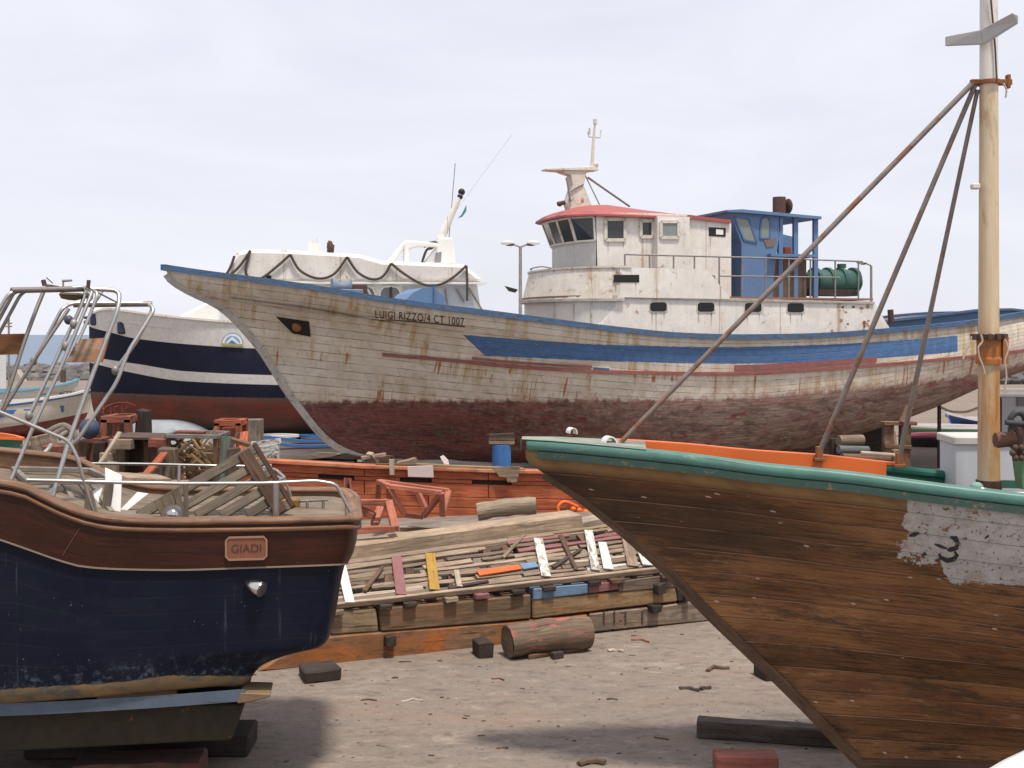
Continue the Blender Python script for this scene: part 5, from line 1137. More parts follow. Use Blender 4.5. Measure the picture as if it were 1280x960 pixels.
# slatted side: lower edge just above the keel timbers, rising away from the viewer
LO = lambda t: Kpx(420 + 412 * t, 757 - 46 * t, .02); UP = lambda t: Kpx(437 + 338 * t, 701 - 47 * t, 1.05)
def Q(a, b, lift=0.0):
    p = LO(a).lerp(UP(a), b); return p + Vector((0, 0, lift))
nsl = (UP(.5) - LO(.5)).normalized().cross(kd); nsl = nsl if nsl.z > 0 else -nsl
m_ = MB(); m_.beam(Q(-.02, 0, -.0), Q(1.0, 0, 0), .05, .075, up=nsl, n=16, j=.004); m_.build('edge_plank', wood('pale_edge_plank', (.44, .34, .25), (.36, .26, .19), grain=22, stain=(.35, .14, .1), stamt=.28), wr, .006)
rowsb = np.linspace(.09, .97, 11)
gaps = {0: [], 1: [(.30, .36)], 2: [(.04, .10)], 3: [(.33, .36), (.62, .66)], 4: [(.08, .17), (.46, .49)], 5: [(.14, .26), (.80, .86)], 6: [(.17, .27), (.44, .47)], 7: [(.585, .60)], 8: [(.48, .58), (.78, .86)], 9: [(.50, .575), (.80, .86)], 10: []}
for r_, b in enumerate(rowsb):
    x = -.03 + rw.uniform(0, .02)
    while x < .985:
        ln = rw.uniform(.16, .62); x1 = min(x + ln, 1.0)
        seg = [(x, x1)]
        for g0, g1 in gaps[r_]:
            ns = []
            for s0_, s1_ in seg:
                if g1 <= s0_ or g0 >= s1_: ns.append((s0_, s1_))
                else:
                    if g0 - s0_ > .02: ns.append((s0_, g0))
                    if s1_ - g1 > .02: ns.append((g1, s1_))
            seg = ns
        for s0_, s1_ in seg:
            m_ = MB(); o_ = rw.uniform(-.008, .008); lift = rw.uniform(-.025, .018)
            p, q = Q(s0_, b + o_) + nsl * lift, Q(s1_ - .004, b + o_ + rw.uniform(-.02, .02)) + nsl * lift
            wd = 1.08 / 11 * rw.uniform(.58, .95)
            mt = rw.choice([GREYWOOD, GREYWOOD, GREYWOOD, GREYWOOD, PALEWOOD, WHITEPLANK if s0_ > .62 else GREYWOOD, MAUVEPLANK if .5 < s0_ else GREYWOOD])
            if r_ == 10 and .35 < s0_ < .7: mt = wood('straw_plank', (.42, .31, .17), (.34, .25, .14), grain=20) if 'straw_plank' not in bpy.data.materials else bpy.data.materials['straw_plank']
            m_.beam(p, q, wd, rw.uniform(.025, .045), up=nsl, n=6, j=.007, taper=rw.uniform(.75, 1.15)); m_.build('slat', mt, wr, .004)
        x = x1 + rw.uniform(0, .006)
# frames under the slats and short rib ends showing below the edge plank
for k in range(15):
    t = .015 + k * .069; m_ = MB(); m_.beam(Q(t, .02, -.055), Q(t, 1.0, -.055), .11, .06, up=nsl); m_.build('frame_timber', BROWNWOOD, wr, .006)
    if k % 3 == 1: continue
    m_ = MB(); c = Q(t + rw.uniform(-.02, .02), .0, -.075) - kn_ * .03; m_.box(c, (rw.uniform(.10, .24), .12, .065), R(24), 2, .008); m_.build('rib_end', rw.choice([GREYWOOD, BROWNWOOD, GREYWOOD, MAUVEPLANK, DARKWOOD]), wr, .01)
# painted cross pieces nailed over the slats
def cross(px0, py0, px1, py1, w_, mat, w2=None, nm='cross_piece'):
    def onpl(px, py):
        a = b = .5
        for _ in range(12):
            def e(a, b): q = Q(a, b); return 640 + F * q.x / q.y - px, HY + F * (HC - q.z) / q.y - py
            f0 = e(a, b); fa = e(a + .01, b); fb = e(a, b + .01); A_ = np.array([[fa[0] - f0[0], fb[0] - f0[0]], [fa[1] - f0[1], fb[1] - f0[1]]]) / .01
            d = np.linalg.solve(A_, -np.array(f0)); a += float(d[0]); b += float(d[1])
        return Q(a, b)
    p, q = onpl(px0, py0), onpl(px1, py1); m_ = MB(); up = nsl; d = (q - p).normalized(); s_ = d.cross(up).normalized()
    w2 = w2 or w_; m_.prism([p - s_ * w_ / 2 + up * .03, p + s_ * w_ / 2 + up * .022, q + s_ * w2 / 2 + up * .03, q - s_ * w2 / 2 + up * .03], up * .025); return m_.build(nm, mat, wr, .004)
cross(425, 705, 437, 757, .115, paint('clean_white_board', (.66, .64, .60), .6, (.5, .4, .3), .25, streak=False)); cross(495, 699, 501, 747, .13, MAUVEPLANK); cross(537, 695, 543, 741, .13, YELLOWPLANK)
cross(570, 716, 574, 737, .075, PALEWOOD); cross(672, 676, 682, 724, .13, WHITEPLANK); cross(735, 666, 744, 716, .12, WHITEPLANK); cross(752, 681, 760, 715, .115, paint('white_scrap', (.58, .56, .52), .6, (.4, .35, .3), .5, chips=.30), .14)
cross(778, 662, 791, 711, .10, GREYWOOD, .16); cross(794, 676, 809, 710, .10, WHITEPLANK, .15); cross(812, 692, 822, 708, .08, WHITEPLANK, .14)
cross(597, 720, 650, 712, .11, ORANGEPLANK, nm='painted_slat'); cross(651, 712, 671, 709, .12, BLUEPLANK, nm='painted_slat')
for (x0, y0, x1, y1, w_, mt) in ((455, 742, 478, 712, .06, BROWNWOOD), (690, 712, 726, 690, .06, DARKWOOD), (628, 700, 655, 672, .05, GREYWOOD), (700, 672, 720, 716, .07, BROWNWOOD), (560, 738, 610, 730, .06, DARKWOOD)):
    cross(x0, y0, x1, y1, w_, mt, w_ * .7, 'loose_strip')
# thick pale beam along the inner edge, deck, orange inner planking of the far side
BE0, BE1 = P(372, 697, 16.0), P(720, 649, 17.5); m_ = MB(); m_.beam(BE0, BE1, .46, .21, n=10, j=.006)
m_.build('deck_beam', wood('pale_sawn_beam', (.50, .37, .26), (.42, .31, .215), var=.1, grain=16, stain=(.3, .2, .14), stamt=.33), wr, .012)
m_ = MB(); m_.beam(P(420, 709, 15.75), P(690, 671, 16.9), .2, .12, n=6, j=.008); m_.build('deck_beam', GREYWOOD, wr, .012)
m_ = MB(); m_.beam(P(600, 688, 16.5), P(800, 656, 17.5), .14, .10, n=6, j=.01); m_.build('deck_beam', GREYWOOD, wr, .012)
m_ = MB(); m_.beam(P(712, 656, 17.5), P(762, 647, 17.7), .34, .09); m_.build('deck_beam', PALEWOOD, wr, .012)
def wall(px): return 19.0 + (px - 325) / 395 * 1.35
OW = [(300, 575.5), (325, 577), (400, 581), (450, 584), (520, 586), (600, 589), (720, 592), (742, 594)]
owt = lin(OW)
def OWp(px, k, o=0.0):     # k metres below the top edge of the orange planking
    Y = wall(px) + o; p = P(px, owt(px), Y); return p - Vector((0, 0, k))
cuts = {1: [(398, 443), (500, 540), (590, 640)]}
hts = [0, .15, .22, .44, .62, .80, .96]
for r_ in range(6):
    spans = [(300, 455), (456, 610), (611, 745 + r_ * 9)] if r_ % 2 == 0 else [(300, 380), (381, 535), (536, 745 + r_ * 9)]
    if r_ == 1:
        spans = [(300, 398), (443, 500), (540, 590), (640, 752)]
    for a, b in spans:
        m_ = MB(); n = 8; y0, y1 = hts[r_] + .004, hts[r_ + 1] - .004
        m_.prism([OWp(a + (b - a) * t, y0) for t in np.linspace(0, 1, n)] + [OWp(a + (b - a) * t, y1) for t in np.linspace(1, 0, n)], (-.02, .06, 0)); m_.build('inner_plank', ORANGEWALL, wr, .005)
m_ = MB(); m_.prism([OWp(x, .05, .1) for x in (300, 500, 745)] + [OWp(x, 1.0, .1) for x in (790, 500, 300)], (-.01, .08, 0)); m_.build('outer_skin', DARKWOOD, wr)
m_ = MB(); m_.sweep([OWp(x, -.02, .05) for x in (296, 325, 400, 450, 520, 600, 720, 745)], [(-.14, -.03), (.14, -.03), (.14, .03), (-.14, .03)]); m_.build('orange_cap', wood('scuffed_orange_cap', (.50, .17, .085), (.4, .13, .07), grain=10, stain=(.42, .25, .17), stamt=.38), wr, .01)
m_ = MB()
pw_ = [OWp(740, .95), OWp(760, 1.15) + Vector((.35, -.5, 0)), OWp(800, 1.2) + Vector((.4, -1.3, 0)), OWp(820, 1.2) + Vector((.3, -2.2, 0))]
m_.sweep(pw_, [(-.04, -.1), (.04, -.1), (.04, .86), (-.04, .86)]); m_.build('bow_planking', wood('faded_red_planks', (.36, .10, .05), (.26, .08, .05), grain=10), wr, .01)
dz = P(560, 655, 19).z
m_ = MB(); c4 = [P(300, 668, 17.0), P(470, 645, 19.1), P(760, 640, 20.2), P(770, 662, 17.2), P(420, 705, 15.9)]
dz_ = 1.0; poly = [(-4.0, 16.3), (-4.3, 19.2), (1.7, 20.5), (2.6, 17.6), (-2.2, 15.9)]; m_.prism([(x, y, dz_) for x, y in poly], (0, 0, -.05)); m_.build('deck', wood('dusty_deck_boards', (.27, .225, .19), (.2, .17, .145), grain=7), wr)
for (a, b) in (((462, 676, 17.2), (612, 650, 18.6)), ((500, 655, 18.3), (720, 652, 18.2)), ((470, 668, 17.4), (640, 664, 17.8))):
    m_ = MB(); p, q = P(*a), P(*b); p.z = q.z = 1.03; m_.beam(p, q, .07, .05, n=4, j=.01); m_.build('deck_batten', BROWNWOOD, wr, .005)
# fittings on the orange planking
m_ = MB(); m_.tube(smooth_path([OWp(722, .56, -.04), OWp(706, .48, -.08), OWp(698, .56, -.1), OWp(700, .68, -.1), OWp(712, .72, -.06)], 5), .03, 8); m_.build('iron_ring', ORANGE, wr)
for k in range(5): m_ = MB(); m_.ball(OWp(716 + k * 8, .60 + .02 * k, -.05), .06, 8, 6, (1, .8, .9)); m_.build('ring_chain', ORANGE, wr)
m_ = MB(); m_.prism([OWp(430, .18, -.03), OWp(440, .18, -.03), OWp(438, .52, -.14), OWp(431, .52, -.14)], (0, .03, 0)); m_.tube(smooth_path([OWp(431, .2, -.1), OWp(430, .4, -.2), OWp(434, .52, -.2), OWp(439, .4, -.18), OWp(436, .2, -.1)], 4), .02, 6); m_.build('iron_bracket', DULLRED, wr)
m_ = MB(); m_.box(OWp(390, .60, -.02), (.10, .04, .16), R(35)); m_.build('red_patch', DULLRED, wr, .01); m_ = MB(); m_.box(OWp(412, .72, -.02), (.12, .04, .12), R(10)); m_.build('red_patch', DULLRED, wr, .01)
# ---- loose things on the wreck
def plank_thing(lab, p, q, w_, t_, mat, up=(0, 0, 1), cat='plank', name='plank', n=3, j=.006, bev=.006):
    m_ = MB(); m_.beam(p, q, w_, t_, up=up, n=n, j=j); return m_.thing(name, lab, cat, mat, bev)
plank_thing('long thin yellowish plank lying along the orange planking top edge', OWp(520, -.07, .0), OWp(655, -.05, .02), .16, .04, wood('yellow_plank', (.45, .31, .16), (.36, .25, .13), grain=16))
plank_thing('short dark stick lying left of the long yellowish plank on the orange wreck edge', OWp(470, -.05, .02), OWp(533, -.07, .0), .1, .035, BROWNWOOD)
def hang(lab, pts, mat, cat='board', name='board_scrap', o=-.09, th=.03):
    m_ = MB(); Ym = wall(pts[0][0]) + o; m_.prism([P(x, y, Ym) for x, y in pts], (0, th, 0)); return m_.thing(name, lab, cat, mat, .004)
hang('pinkish white sheet hanging over the orange planking', [(509, 583), (541, 582), (542, 597), (510, 596)], paint('pink_white_sheet', (.58, .48, .46), .7, (.4, .3, .25), .4, streak=False), 'sheet', 'painted_sheet')
hang('small upright board hanging on the orange planking beside the pinkish sheet', [(486, 574), (493, 574), (493, 594), (487, 594)], PALEWOOD)
hang('stepped brown board scrap hanging on the orange planking near the bow of the brown boat', [(616, 584), (650, 583), (648, 596), (646, 603), (634, 603), (633, 597), (624, 596)], wood('tan_scrap', (.38, .28, .18), (.3, .21, .14), grain=12))
hang('pale sheet scrap on the left end of the orange planking behind the rails', [(328, 582), (339, 580), (340, 594), (329, 595)], LIGHTGREY, 'sheet', 'painted_sheet')
def redframe(name, lab, pts, edges, w_, mat, base):
    rt = root(name, lab, 'trestle', base)
    for a, b in edges:
        m_ = MB(); m_.beam(pts[a], pts[b], w_, w_ * .8, n=2, j=.004); m_.build('bar', mat, rt, .006)
LRED = wood('salmon_red_wood', (.52, .19, .12), (.42, .14, .085), var=.2, grain=14, dark=(.2, .06, .04))
tp = {0: P(474, 602, 18.2), 1: P(561, 614, 18.0), 2: P(486, 608, 17.6), 3: P(506, 644, 17.7), 4: P(529, 646, 17.7), 5: P(552, 616, 17.5), 6: P(519, 609, 18.6), 7: P(535, 642, 18.5), 8: P(472, 627, 18.6), 9: P(553, 644, 17.6), 10: P(487, 626, 18.4)}
redframe('trestle', 'salmon red wooden trestle with slanting struts lying against the orange planking', tp, [(0, 1), (2, 5), (2, 3), (4, 5), (3, 4), (6, 7), (0, 8), (1, 9), (0, 2), (8, 10), (5, 9), (2, 10)], .085, LRED, P(515, 640, 18))
tq = {0: P(432, 628, 17.2), 1: P(486, 628, 17.2), 2: P(440, 663, 16.4), 3: P(494, 661, 16.4), 4: P(440, 628, 17.9), 5: P(468, 645, 17.2), 6: P(478, 630, 17.9), 7: P(468, 656, 17.2), 8: P(443, 632, 17.3)}
redframe('trestle', 'bright salmon red trestle lying on its side next to the navy stern', tq, [(0, 1), (2, 3), (1, 3), (8, 5), (6, 7), (0, 2)], .11, LRED, P(465, 665, 16.8))
def log(name, lab, p, q, r, mat, bend=.02):
    m_ = MB(); n = 9; pts = [p.lerp(q, t) + Vector((0, 0, bend * math.sin(3 * t))) for t in np.linspace(0, 1, n)]; m_.tube(pts, [r * (1 + .05 * math.sin(k * 2.1)) for k in range(n)], 18)
    for i in range(len(m_.v)): pass
    o = m_.thing(name, lab, 'log', mat); t = bpy.data.textures.new('bark', 'CLOUDS'); t.noise_scale = .25; d = o.modifiers.new('rough', 'DISPLACE'); d.texture = t; d.strength = r * .30; d.mid_level = .5; return o
log('log', 'pale round log lying on the wreck deck in front of the orange planking', P(597, 640, 18.2), P(670, 632, 18.2), .13, wood('dry_pale_log', (.44, .35, .25), (.34, .26, .18), grain=14))
log('log', 'thick log with faded red paint lying on the ground against the keel timbers', G(634, 828) + Vector((0, .2, .2)), G(736, 816) + Vector((0, .2, .2)), .205, LOGWOOD)
m_ = MB(); c = G(603, 826); m_.box(c + Vector((0, .25, .09)), (.19, .3, .20), .3, 2, .01); m_.thing('wood_block', 'small dark block under the keel timbers, left of the painted log', 'block', DARKWOOD, .012)
m_ = MB(); c = G(396, 853); m_.box(c + Vector((0, .2, .07)), (.42, .42, .15), .35, 3, .012); m_.thing('wood_block', 'flat dark block under the left end of the keel timbers', 'block', DARKWOOD, .02)
m_ = MB(); c = G(860, 782); m_.box(c + Vector((0, .5, .02)), (.6, .3, .10), .3, 2, .01); m_.thing('wood_block', 'low dark block under the right end of the keel timbers', 'block', DARKWOOD, .02)
plank_thing('slim brown pole lying on the ground in front of the painted log', G(660, 824) + Vector((0, 0, .03)), G(728, 814) + Vector((0, 0, .03)), .06, .05, BROWNWOOD, n=5, j=.008)
plank_thing('small brown block resting beside the slim pole on the ground', G(690, 824) + Vector((0, 0, .04)), G(702, 822) + Vector((0, 0, .04)), .09, .08, DARKWOOD, cat='block', name='wood_block')
plank_thing('long dark timber lying on the ground beside the brown bow', G(872, 921) + Vector((0, .05, .085)), G(1085, 943) + Vector((0, .2, .085)), .2, .17, wood('black_brown_timber', (.10, .08, .065), (.065, .05, .042), grain=14), n=8, j=.006, bev=.015, cat='timber', name='timber')
plank_thing('dull red wooden block on the ground at the lower edge, near the brown bow', G(892, 962) + Vector((0, .0, .085)), G(971, 963) + Vector((0, .0, .085)), .24, .15, wood('dull_red_block', (.33, .11, .08), (.24, .085, .065), grain=10), bev=.012, cat='block', name='wood_block')
m_ = MB(); c = G(963, 856); m_.box(c + Vector((.05, .3, .11)), (.25, .3, .22), .3, 2, .01); m_.thing('wood_block', 'small black block standing behind the stem of the brown bow', 'block', DARKWOOD, .012)
m_ = MB(); m_.beam(Vector((3.6, 10.4, .07)), Vector((3.6, 11.1, .07)), .5, .14); m_.thing('keel_block', 'hidden dark block carrying the keel of the brown boat', 'timber block', DARKWOOD, .01)
# ground litter: each piece its own thing
lit = [(898, 838, 32, .05, 'curved brown bark piece on the ground left of the brown bow', BROWNWOOD), (862, 863, 26, .045, 'rusty curled strip on the ground, larger of a pair near the black block', DARKWOOD), (882, 862, 16, .05, 'small rusty strip beside the larger curled strip on the ground', DARKWOOD),
       (515, 877, 28, .02, 'flat whitish stone chip on the open ground', CONCRETE), (461, 876, 20, .02, 'thin dark sliver of wood beside the whitish stone chip', BROWNWOOD), (628, 936, 14, .02, 'single thin twig on the open ground near the lower edge', BROWNWOOD),
       (740, 957, 34, .06, 'brown lump of wood at the very bottom edge of the yard', BROWNWOOD), (765, 875, 13, .02, 'short dark chip on the ground in line with the painted log', DARKWOOD), (800, 802, 24, .03, 'bent reddish bark scrap on the ground right of the painted log', DULLRED),
       (770, 815, 20, .04, 'curled pale shaving on the ground in front of the grey keel end', PALEWOOD), (622, 850, 18, .02, 'reddish splinter on the ground below the painted log', DULLRED), (494, 848, 8, .02, 'tiny dark splinter close to the flat dark block', DARKWOOD)]
for (x, y, w_, h_, lab, mt) in lit:
    c = G(x, y); wd = w_ / F * c.y; m_ = MB(); a = rw.uniform(-.5, .5); d = Vector((math.cos(a), math.sin(a), 0)); k = 5
    for_pts = [c + d * (wd * (t - .5)) + Vector((-d.y, d.x, 0)) * (.22 * wd * math.sin(t * 3.1) * rw.uniform(.4, 1.5)) + Vector((0, 0, h_ * .25 + h_ * rw.uniform(0, .4))) for t in np.linspace(0, 1, k)]
    m_.sweep(for_pts, [(-h_ * .6, -h_ * .25), (h_ * .6, -h_ * .25), (h_ * .4, h_ * .15), (-h_ * .2, h_ * .25)]); m_.thing('wood_scrap' if mt is not CONCRETE else 'stone_chip', lab, 'litter', mt)
m_ = MB()
for _ in range(600):
    y = 10.5 + 8 * rw.random() ** 1.3; x = rw.uniform(-.34, .42) * y; s = rw.uniform(.004, .013)
    m_.ball((x, y, s * .3), s, 5, 3, (rw.uniform(.7, 2.2), 1, .6), .25)
m_.sm = [False] * len(m_.sm)
m_.thing('gravel', 'fine stones and chips strewn over the dusty yard floor', 'gravel', wood('grit', (.16, .12, .10), (.36, .3, .26), grain=3), kind='stuff')
m_ = MB()
for _ in range(110):
    y = 10.8 + 7 * rw.random() ** 1.2; x = rw.uniform(-.30, .36) * y; a = rw.uniform(-.5, .5); l = rw.uniform(.02, .08) * (1 + (rw.random() > .9)); d = Vector((math.cos(a), math.sin(a), 0)); c = Vector((x, y, .008)); m_.beam(c - d * l / 2, c + d * l / 2, rw.uniform(.005, .014), rw.uniform(.004, .01), n=2, j=.003)
m_.thing('wood_chips', 'thin slivers and shavings of wood strewn over the yard floor', 'wood chips', BROWNWOOD, kind='stuff')
# dinghy corner at the lower right
dg = root('dinghy', 'white and blue dinghy whose rounded corner shows at the bottom right edge', 'dinghy', (4.3, 7.3, 0), R(10))
def dgh(o, zt, zb, th): 
    m_ = MB(); pr = [Vector((3.03, 7.50, 0)), Vector((3.02, 7.3, 0)), Vector((3.12, 7.05, 0)), Vector((3.6, 6.85, 0)), Vector((5.4, 6.9, 0)), Vector((5.4, 8.9, 0)), Vector((3.9, 8.2, 0)), Vector((3.3, 7.75, 0))]; pr = smooth_path(pr + [pr[0]], 5)
    return m_, pr
m_, pr = dgh(0, 0, 0, 0); zt = 1.24; c_ = Vector((4.2, 7.45, 0))
m_.grid(lambda a, b: (lambda p: c_ + (p - c_) * (.72 + .28 * b ** .5) + Vector((0, 0, zt - .42 * (1 - b))))(pr[min(int(a * (len(pr) - 1) + .001), len(pr) - 1)]), len(pr) - 1, 6, True); m_.build('hull', WHITEGRP, dg)
m_ = MB(); m_.sweep([p + Vector((0, 0, zt)) for p in pr], [(-.05, -.03), (.05, -.03), (.05, .035), (-.05, .035)], smooth=True); m_.build('gunwale', WHITEGRP, dg)
m_ = MB(); m_.sweep([c_ + (p - c_) * 1.05 + Vector((0, 0, zt - .015)) for p in pr], [(-.02, -.02), (.02, -.02), (.02, .03), (-.02, .03)], smooth=True); m_.build('rub_rail', paint('navy_rub_rail', (.01, .03, .07), .4, streak=False), dg)
m_ = MB(); m_.prism([c_ + (p - c_) * .98 + Vector((0, 0, zt - .08)) for p in pr[:-1]], (0, 0, -.03)); m_.build('inner_deck', LIGHTGREY, dg)
for x in (3.5, 4.9):
    rt = root('saw_horse', ('wooden saw horse under the left end of the white dinghy', 'wooden saw horse under the right end of the white dinghy')[x > 4], 'saw horse', (x, 7.45, 0))
    m_ = MB(); m_.beam((x, 7.0, .765), (x, 7.9, .765), .09, .09); m_.build('top_bar', GREYWOOD, rt, .005)
    for y in (7.1, 7.8):
        for s_ in (-1, 1): m_ = MB(); m_.beam((x + s_ * .25, y, 0), (x + s_ * .02, y, .72), .06, .06); m_.build('leg', GREYWOOD, rt, .004)
# ================================================================ stored posts, trestles and firewood, left middle
re_ = random.Random(5)
def stump(x, ytop, Y, wpx, lab, mat=None, ybot=None, lean=0.0, cat='timber post', name='timber_post', dia=None):
    r = wpx / F * Y / 2; t = P(x, ytop, Y); b = Vector((t.x - lean, Y, 0)); m_ = MB()
    if dia: m_.tube([b.lerp(t, k / 5) for k in range(6)], [r * (1 + re_.uniform(-.06, .06)) for _ in range(6)], 12)
    else: m_.beam(b, t, 2 * r, 2 * r * re_.uniform(.7, 1), up=(0, 1, 0), n=6, j=.018)
    return m_.thing(name, lab, cat, mat or STUMPWOOD, .015)
post = [(148, 548, 25.6, 22, 'tallest broad brown post in front of the red trestle, leftmost of the stacked posts'), (171, 549, 25.9, 18, 'dark brown post second from the left, behind the broad post'), (190, 550, 25.4, 17, 'reddish brown post under the rusty sheet, third from the left'),
        (204, 556, 25.0, 14, 'thin reddish post beside the firewood crate'), (134, 566, 24.8, 15, 'short pale post at the left foot of the broad brown post')]
for i, (x, y, Y, w_, lab) in enumerate(post): stump(x, y, Y, w_, lab, [STUMPWOOD, STUMPWOOD, wood('reddish_post', (.24, .125, .085), (.15, .085, .06), grain=14), STUMPWOOD, GREYWOOD][i])
stump(210, 560, 24.2, 22, 'square mottled post with pale knots in front of the firewood crate', wood('knotty_post', (.24, .175, .12), (.16, .11, .08), grain=8, stain=(.45, .38, .3), stamt=.28))
stump(124, 553, 26.8, 12, 'slim dark post left of the broad brown post', DARKWOOD)
stump(140, 577, 24.0, 14, 'low pale-topped post beside the slim dark post', GREYWOOD); stump(180, 592, 23.4, 20, 'low dark stump in front of the reddish post', BROWNWOOD)
stump(164, 600, 23.2, 16, 'low brown stump in front of the broad brown post', STUMPWOOD)
stump(230, 600, 23.6, 10, 'short narrow post right of the square mottled post', BROWNWOOD)
stump(104, 552, 25.6, 20, 'leaning brown post by the round grey bundle', BROWNWOOD, lean=.3); stump(84, 562, 26, 18, 'grey post half hidden behind the tube frame', GREYWOOD, lean=-.2)
m_ = MB(); m_.prism([P(139, 546, 25.0), P(218, 548, 24.8), P(220, 551, 24.8), P(139, 549, 25.0)], (0, 1.2, 0)); m_.thing('rusty_sheet', 'dark rusty sheet lying across the tops of the stacked posts', 'metal sheet', DARKRUST)
plank_thing('thick grey bolster lying on the two leftmost stacked posts', P(140, 555, 24.9), P(166, 555, 24.9), .3, .2, GREYWOOD, cat='timber', name='timber')
plank_thing('short reddish bolster on top of the third stacked post', P(188, 553, 24.7), P(207, 554, 24.7), .3, .17, DULLRED, cat='timber', name='timber')
# crates and trestles in red lead
def trestle4(name, lab, x0, x1, ytop, Y, hgt, dep, w_, mat, splay=.0, shelf=True):
    a, b = P(x0, ytop, Y), P(x1, ytop, Y); rt = root(name, lab, 'trestle', Vector(((a.x + b.x) / 2, Y + dep / 2, a.z - hgt)))
    z = a.z - w_ / 2
    for (p, q) in (((a.x, Y), (b.x, Y)), ((a.x, Y + dep), (b.x, Y + dep)), ((a.x + w_/2, Y), (a.x + w_/2, Y + dep)), ((b.x - w_/2, Y), (b.x - w_/2, Y + dep))):
        m_ = MB(); m_.beam((p[0], p[1], z), (q[0], q[1], z - .004 * (p[0] == q[0])), w_, w_); m_.build('top_rail', mat, rt, .006)
    for sx in (0, 1):
        for sy in (0, 1):
            x = (a.x + w_ / 2, b.x - w_ / 2)[sx]; y = Y + dep * sy; m_ = MB(); m_.beam((x + (-splay, splay)[sx], y, a.z - hgt), (x, y, z), w_, w_); m_.build('leg', mat, rt, .006)
    if shelf:
        m_ = MB(); m_.beam((a.x, Y, z - hgt * .45), (b.x, Y, z - hgt * .45), w_ * .8, w_ * .7); m_.build('cross_bar', mat, rt, .006)
    return rt
trestle4('boat_trestle', 'tall dull red trestle under the bow of the navy boat, left of the posts', 127, 164, 520, 29.0, P(0, 520, 29).z, .9, .16, DULLRED, .12)
trestle4('boat_trestle', 'small red-lead trestle in front of the grey stump, right of the firewood', 268, 302, 525, 27.0, P(0, 525, 27).z, .6, .13, REDWOOD, .04)
stump(315, 524, 28.5, 24, 'thick pale grey stump beside the small red-lead trestle', wood('pale_grey_stump', (.36, .30, .25), (.28, .23, .18), grain=14))
for (x, y, x2, y2, nm) in ((286, 532, 283, 552, ''),):
    m_ = MB(); m_.prism([P(276, 535, 27.2), P(294, 534, 27.2), P(291, 556, 27.2), P(277, 556, 27.2)], (0, .3, 0)); m_.thing('wood_block', 'red wedge block inside the small red-lead trestle', 'block', DULLRED, .01)
m_ = MB(); m_.prism([P(170, 512, 29.5), P(182, 514, 29.5), P(183, 545, 29.5), P(168, 545, 29.5)], (0, .5, 0)); m_.thing('timber_post', 'narrow dark post right of the tall dull red trestle', 'timber post', DARKWOOD, .02)
# firewood crate
cr = root('firewood_crate', 'open wooden crate with a grey rim, right of the stacked posts', 'crate', P(262, 620, 25.6).xy.to_3d())
for p, q in (((208, 545, 24.8), (272, 546, 24.8)), ((224, 540, 26.6), (285, 541, 26.6)), ((208, 545, 24.8), (224, 540, 26.6)), ((272, 546, 24.8), (285, 541, 26.6))):
    m_ = MB(); m_.beam(P(*p), P(*q), .10, .08); m_.build('rim', wood('grey_rim', (.24, .22, .20), (.18, .16, .15), grain=14) if 'grey_rim' not in bpy.data.materials else bpy.data.materials['grey_rim'], cr, .006)
for (x, Y) in ((210, 24.85), (270, 24.85), (226, 26.6), (284, 26.6)):
    m_ = MB(); t = P(x, 546, Y); m_.beam((t.x, Y, 0), (t.x, Y, t.z), .1, .1); m_.build('corner_post', BROWNWOOD, cr, .006)
fgrp = 'sticks of firewood in the crate'
for k in range(70):
    x = re_.uniform(214, 274); Y = re_.uniform(25.0, 26.4); yy = re_.uniform(550, 640); c = P(x, yy, Y); a = re_.choice([re_.uniform(.5, 1.1), re_.uniform(2.0, 2.6), re_.uniform(-.3, .3)]); l = re_.uniform(.4, .9); d = Vector((math.cos(a), re_.uniform(-.25, .25), math.sin(a)))
    if c.z < .25: c.z = .25
    m_ = MB(); m_.beam(c - d * l / 2, c + d * l / 2, .055, .05); m_.thing('firewood_stick', 'one of the thin yellow-brown sticks of firewood jumbled in the crate', 'stick', FIREWOOD, 0, fgrp)
m_ = MB(); m_.box((-6.65, 25.8, .12), (1.1, 1.3, .24)); m_.thing('wood_block', 'low base timber under the jumbled firewood sticks', 'block', DARKWOOD)
plank_thing('leaning brown plank in front of the small red-lead trestle', P(252, 590, 25.0) - Vector((.2, 0, .9)), P(298, 541, 25.6), .12, .05, BROWNWOOD)
plank_thing('teal-edged leaning board right of the firewood crate', P(277, 620, 24.6), P(283, 546, 24.8), .2, .08, wood('teal_edge_board', (.06, .14, .12), (.18, .13, .09), grain=10), up=(0, 1, 0))
plank_thing('dark slanting plank across the tops beside the grey stump', P(284, 548, 25.2), P(330, 562, 24.9), .16, .08, BROWNWOOD)
plank_thing('red board scrap lying on the crate rim', P(222, 539.5, 25.6), P(256, 541, 25.6), .3, .05, DULLRED)
# white frame trestle
tw = root('white_trestle', 'white painted trestle behind the slatted grating at the end of the orange planking', 'trestle', P(332, 600, 21.5).xy.to_3d())
for p, q in (((316, 556, 21.5), (350, 551, 21.3)), ((316, 563, 21.5), (348, 558, 21.3)), ((326, 575, 21.4), (346, 563, 21.3))):
    m_ = MB(); m_.beam(P(*p), P(*q), .08, .10); m_.build('bar', WHITEPLANK, tw, .005)
for x in (317, 346): m_ = MB(); t = P(x, 552, 21.5); m_.beam((t.x, 21.5, 0), (t.x, 21.5, t.z), .09, .08); m_.build('leg', WHITEPLANK, tw, .005)
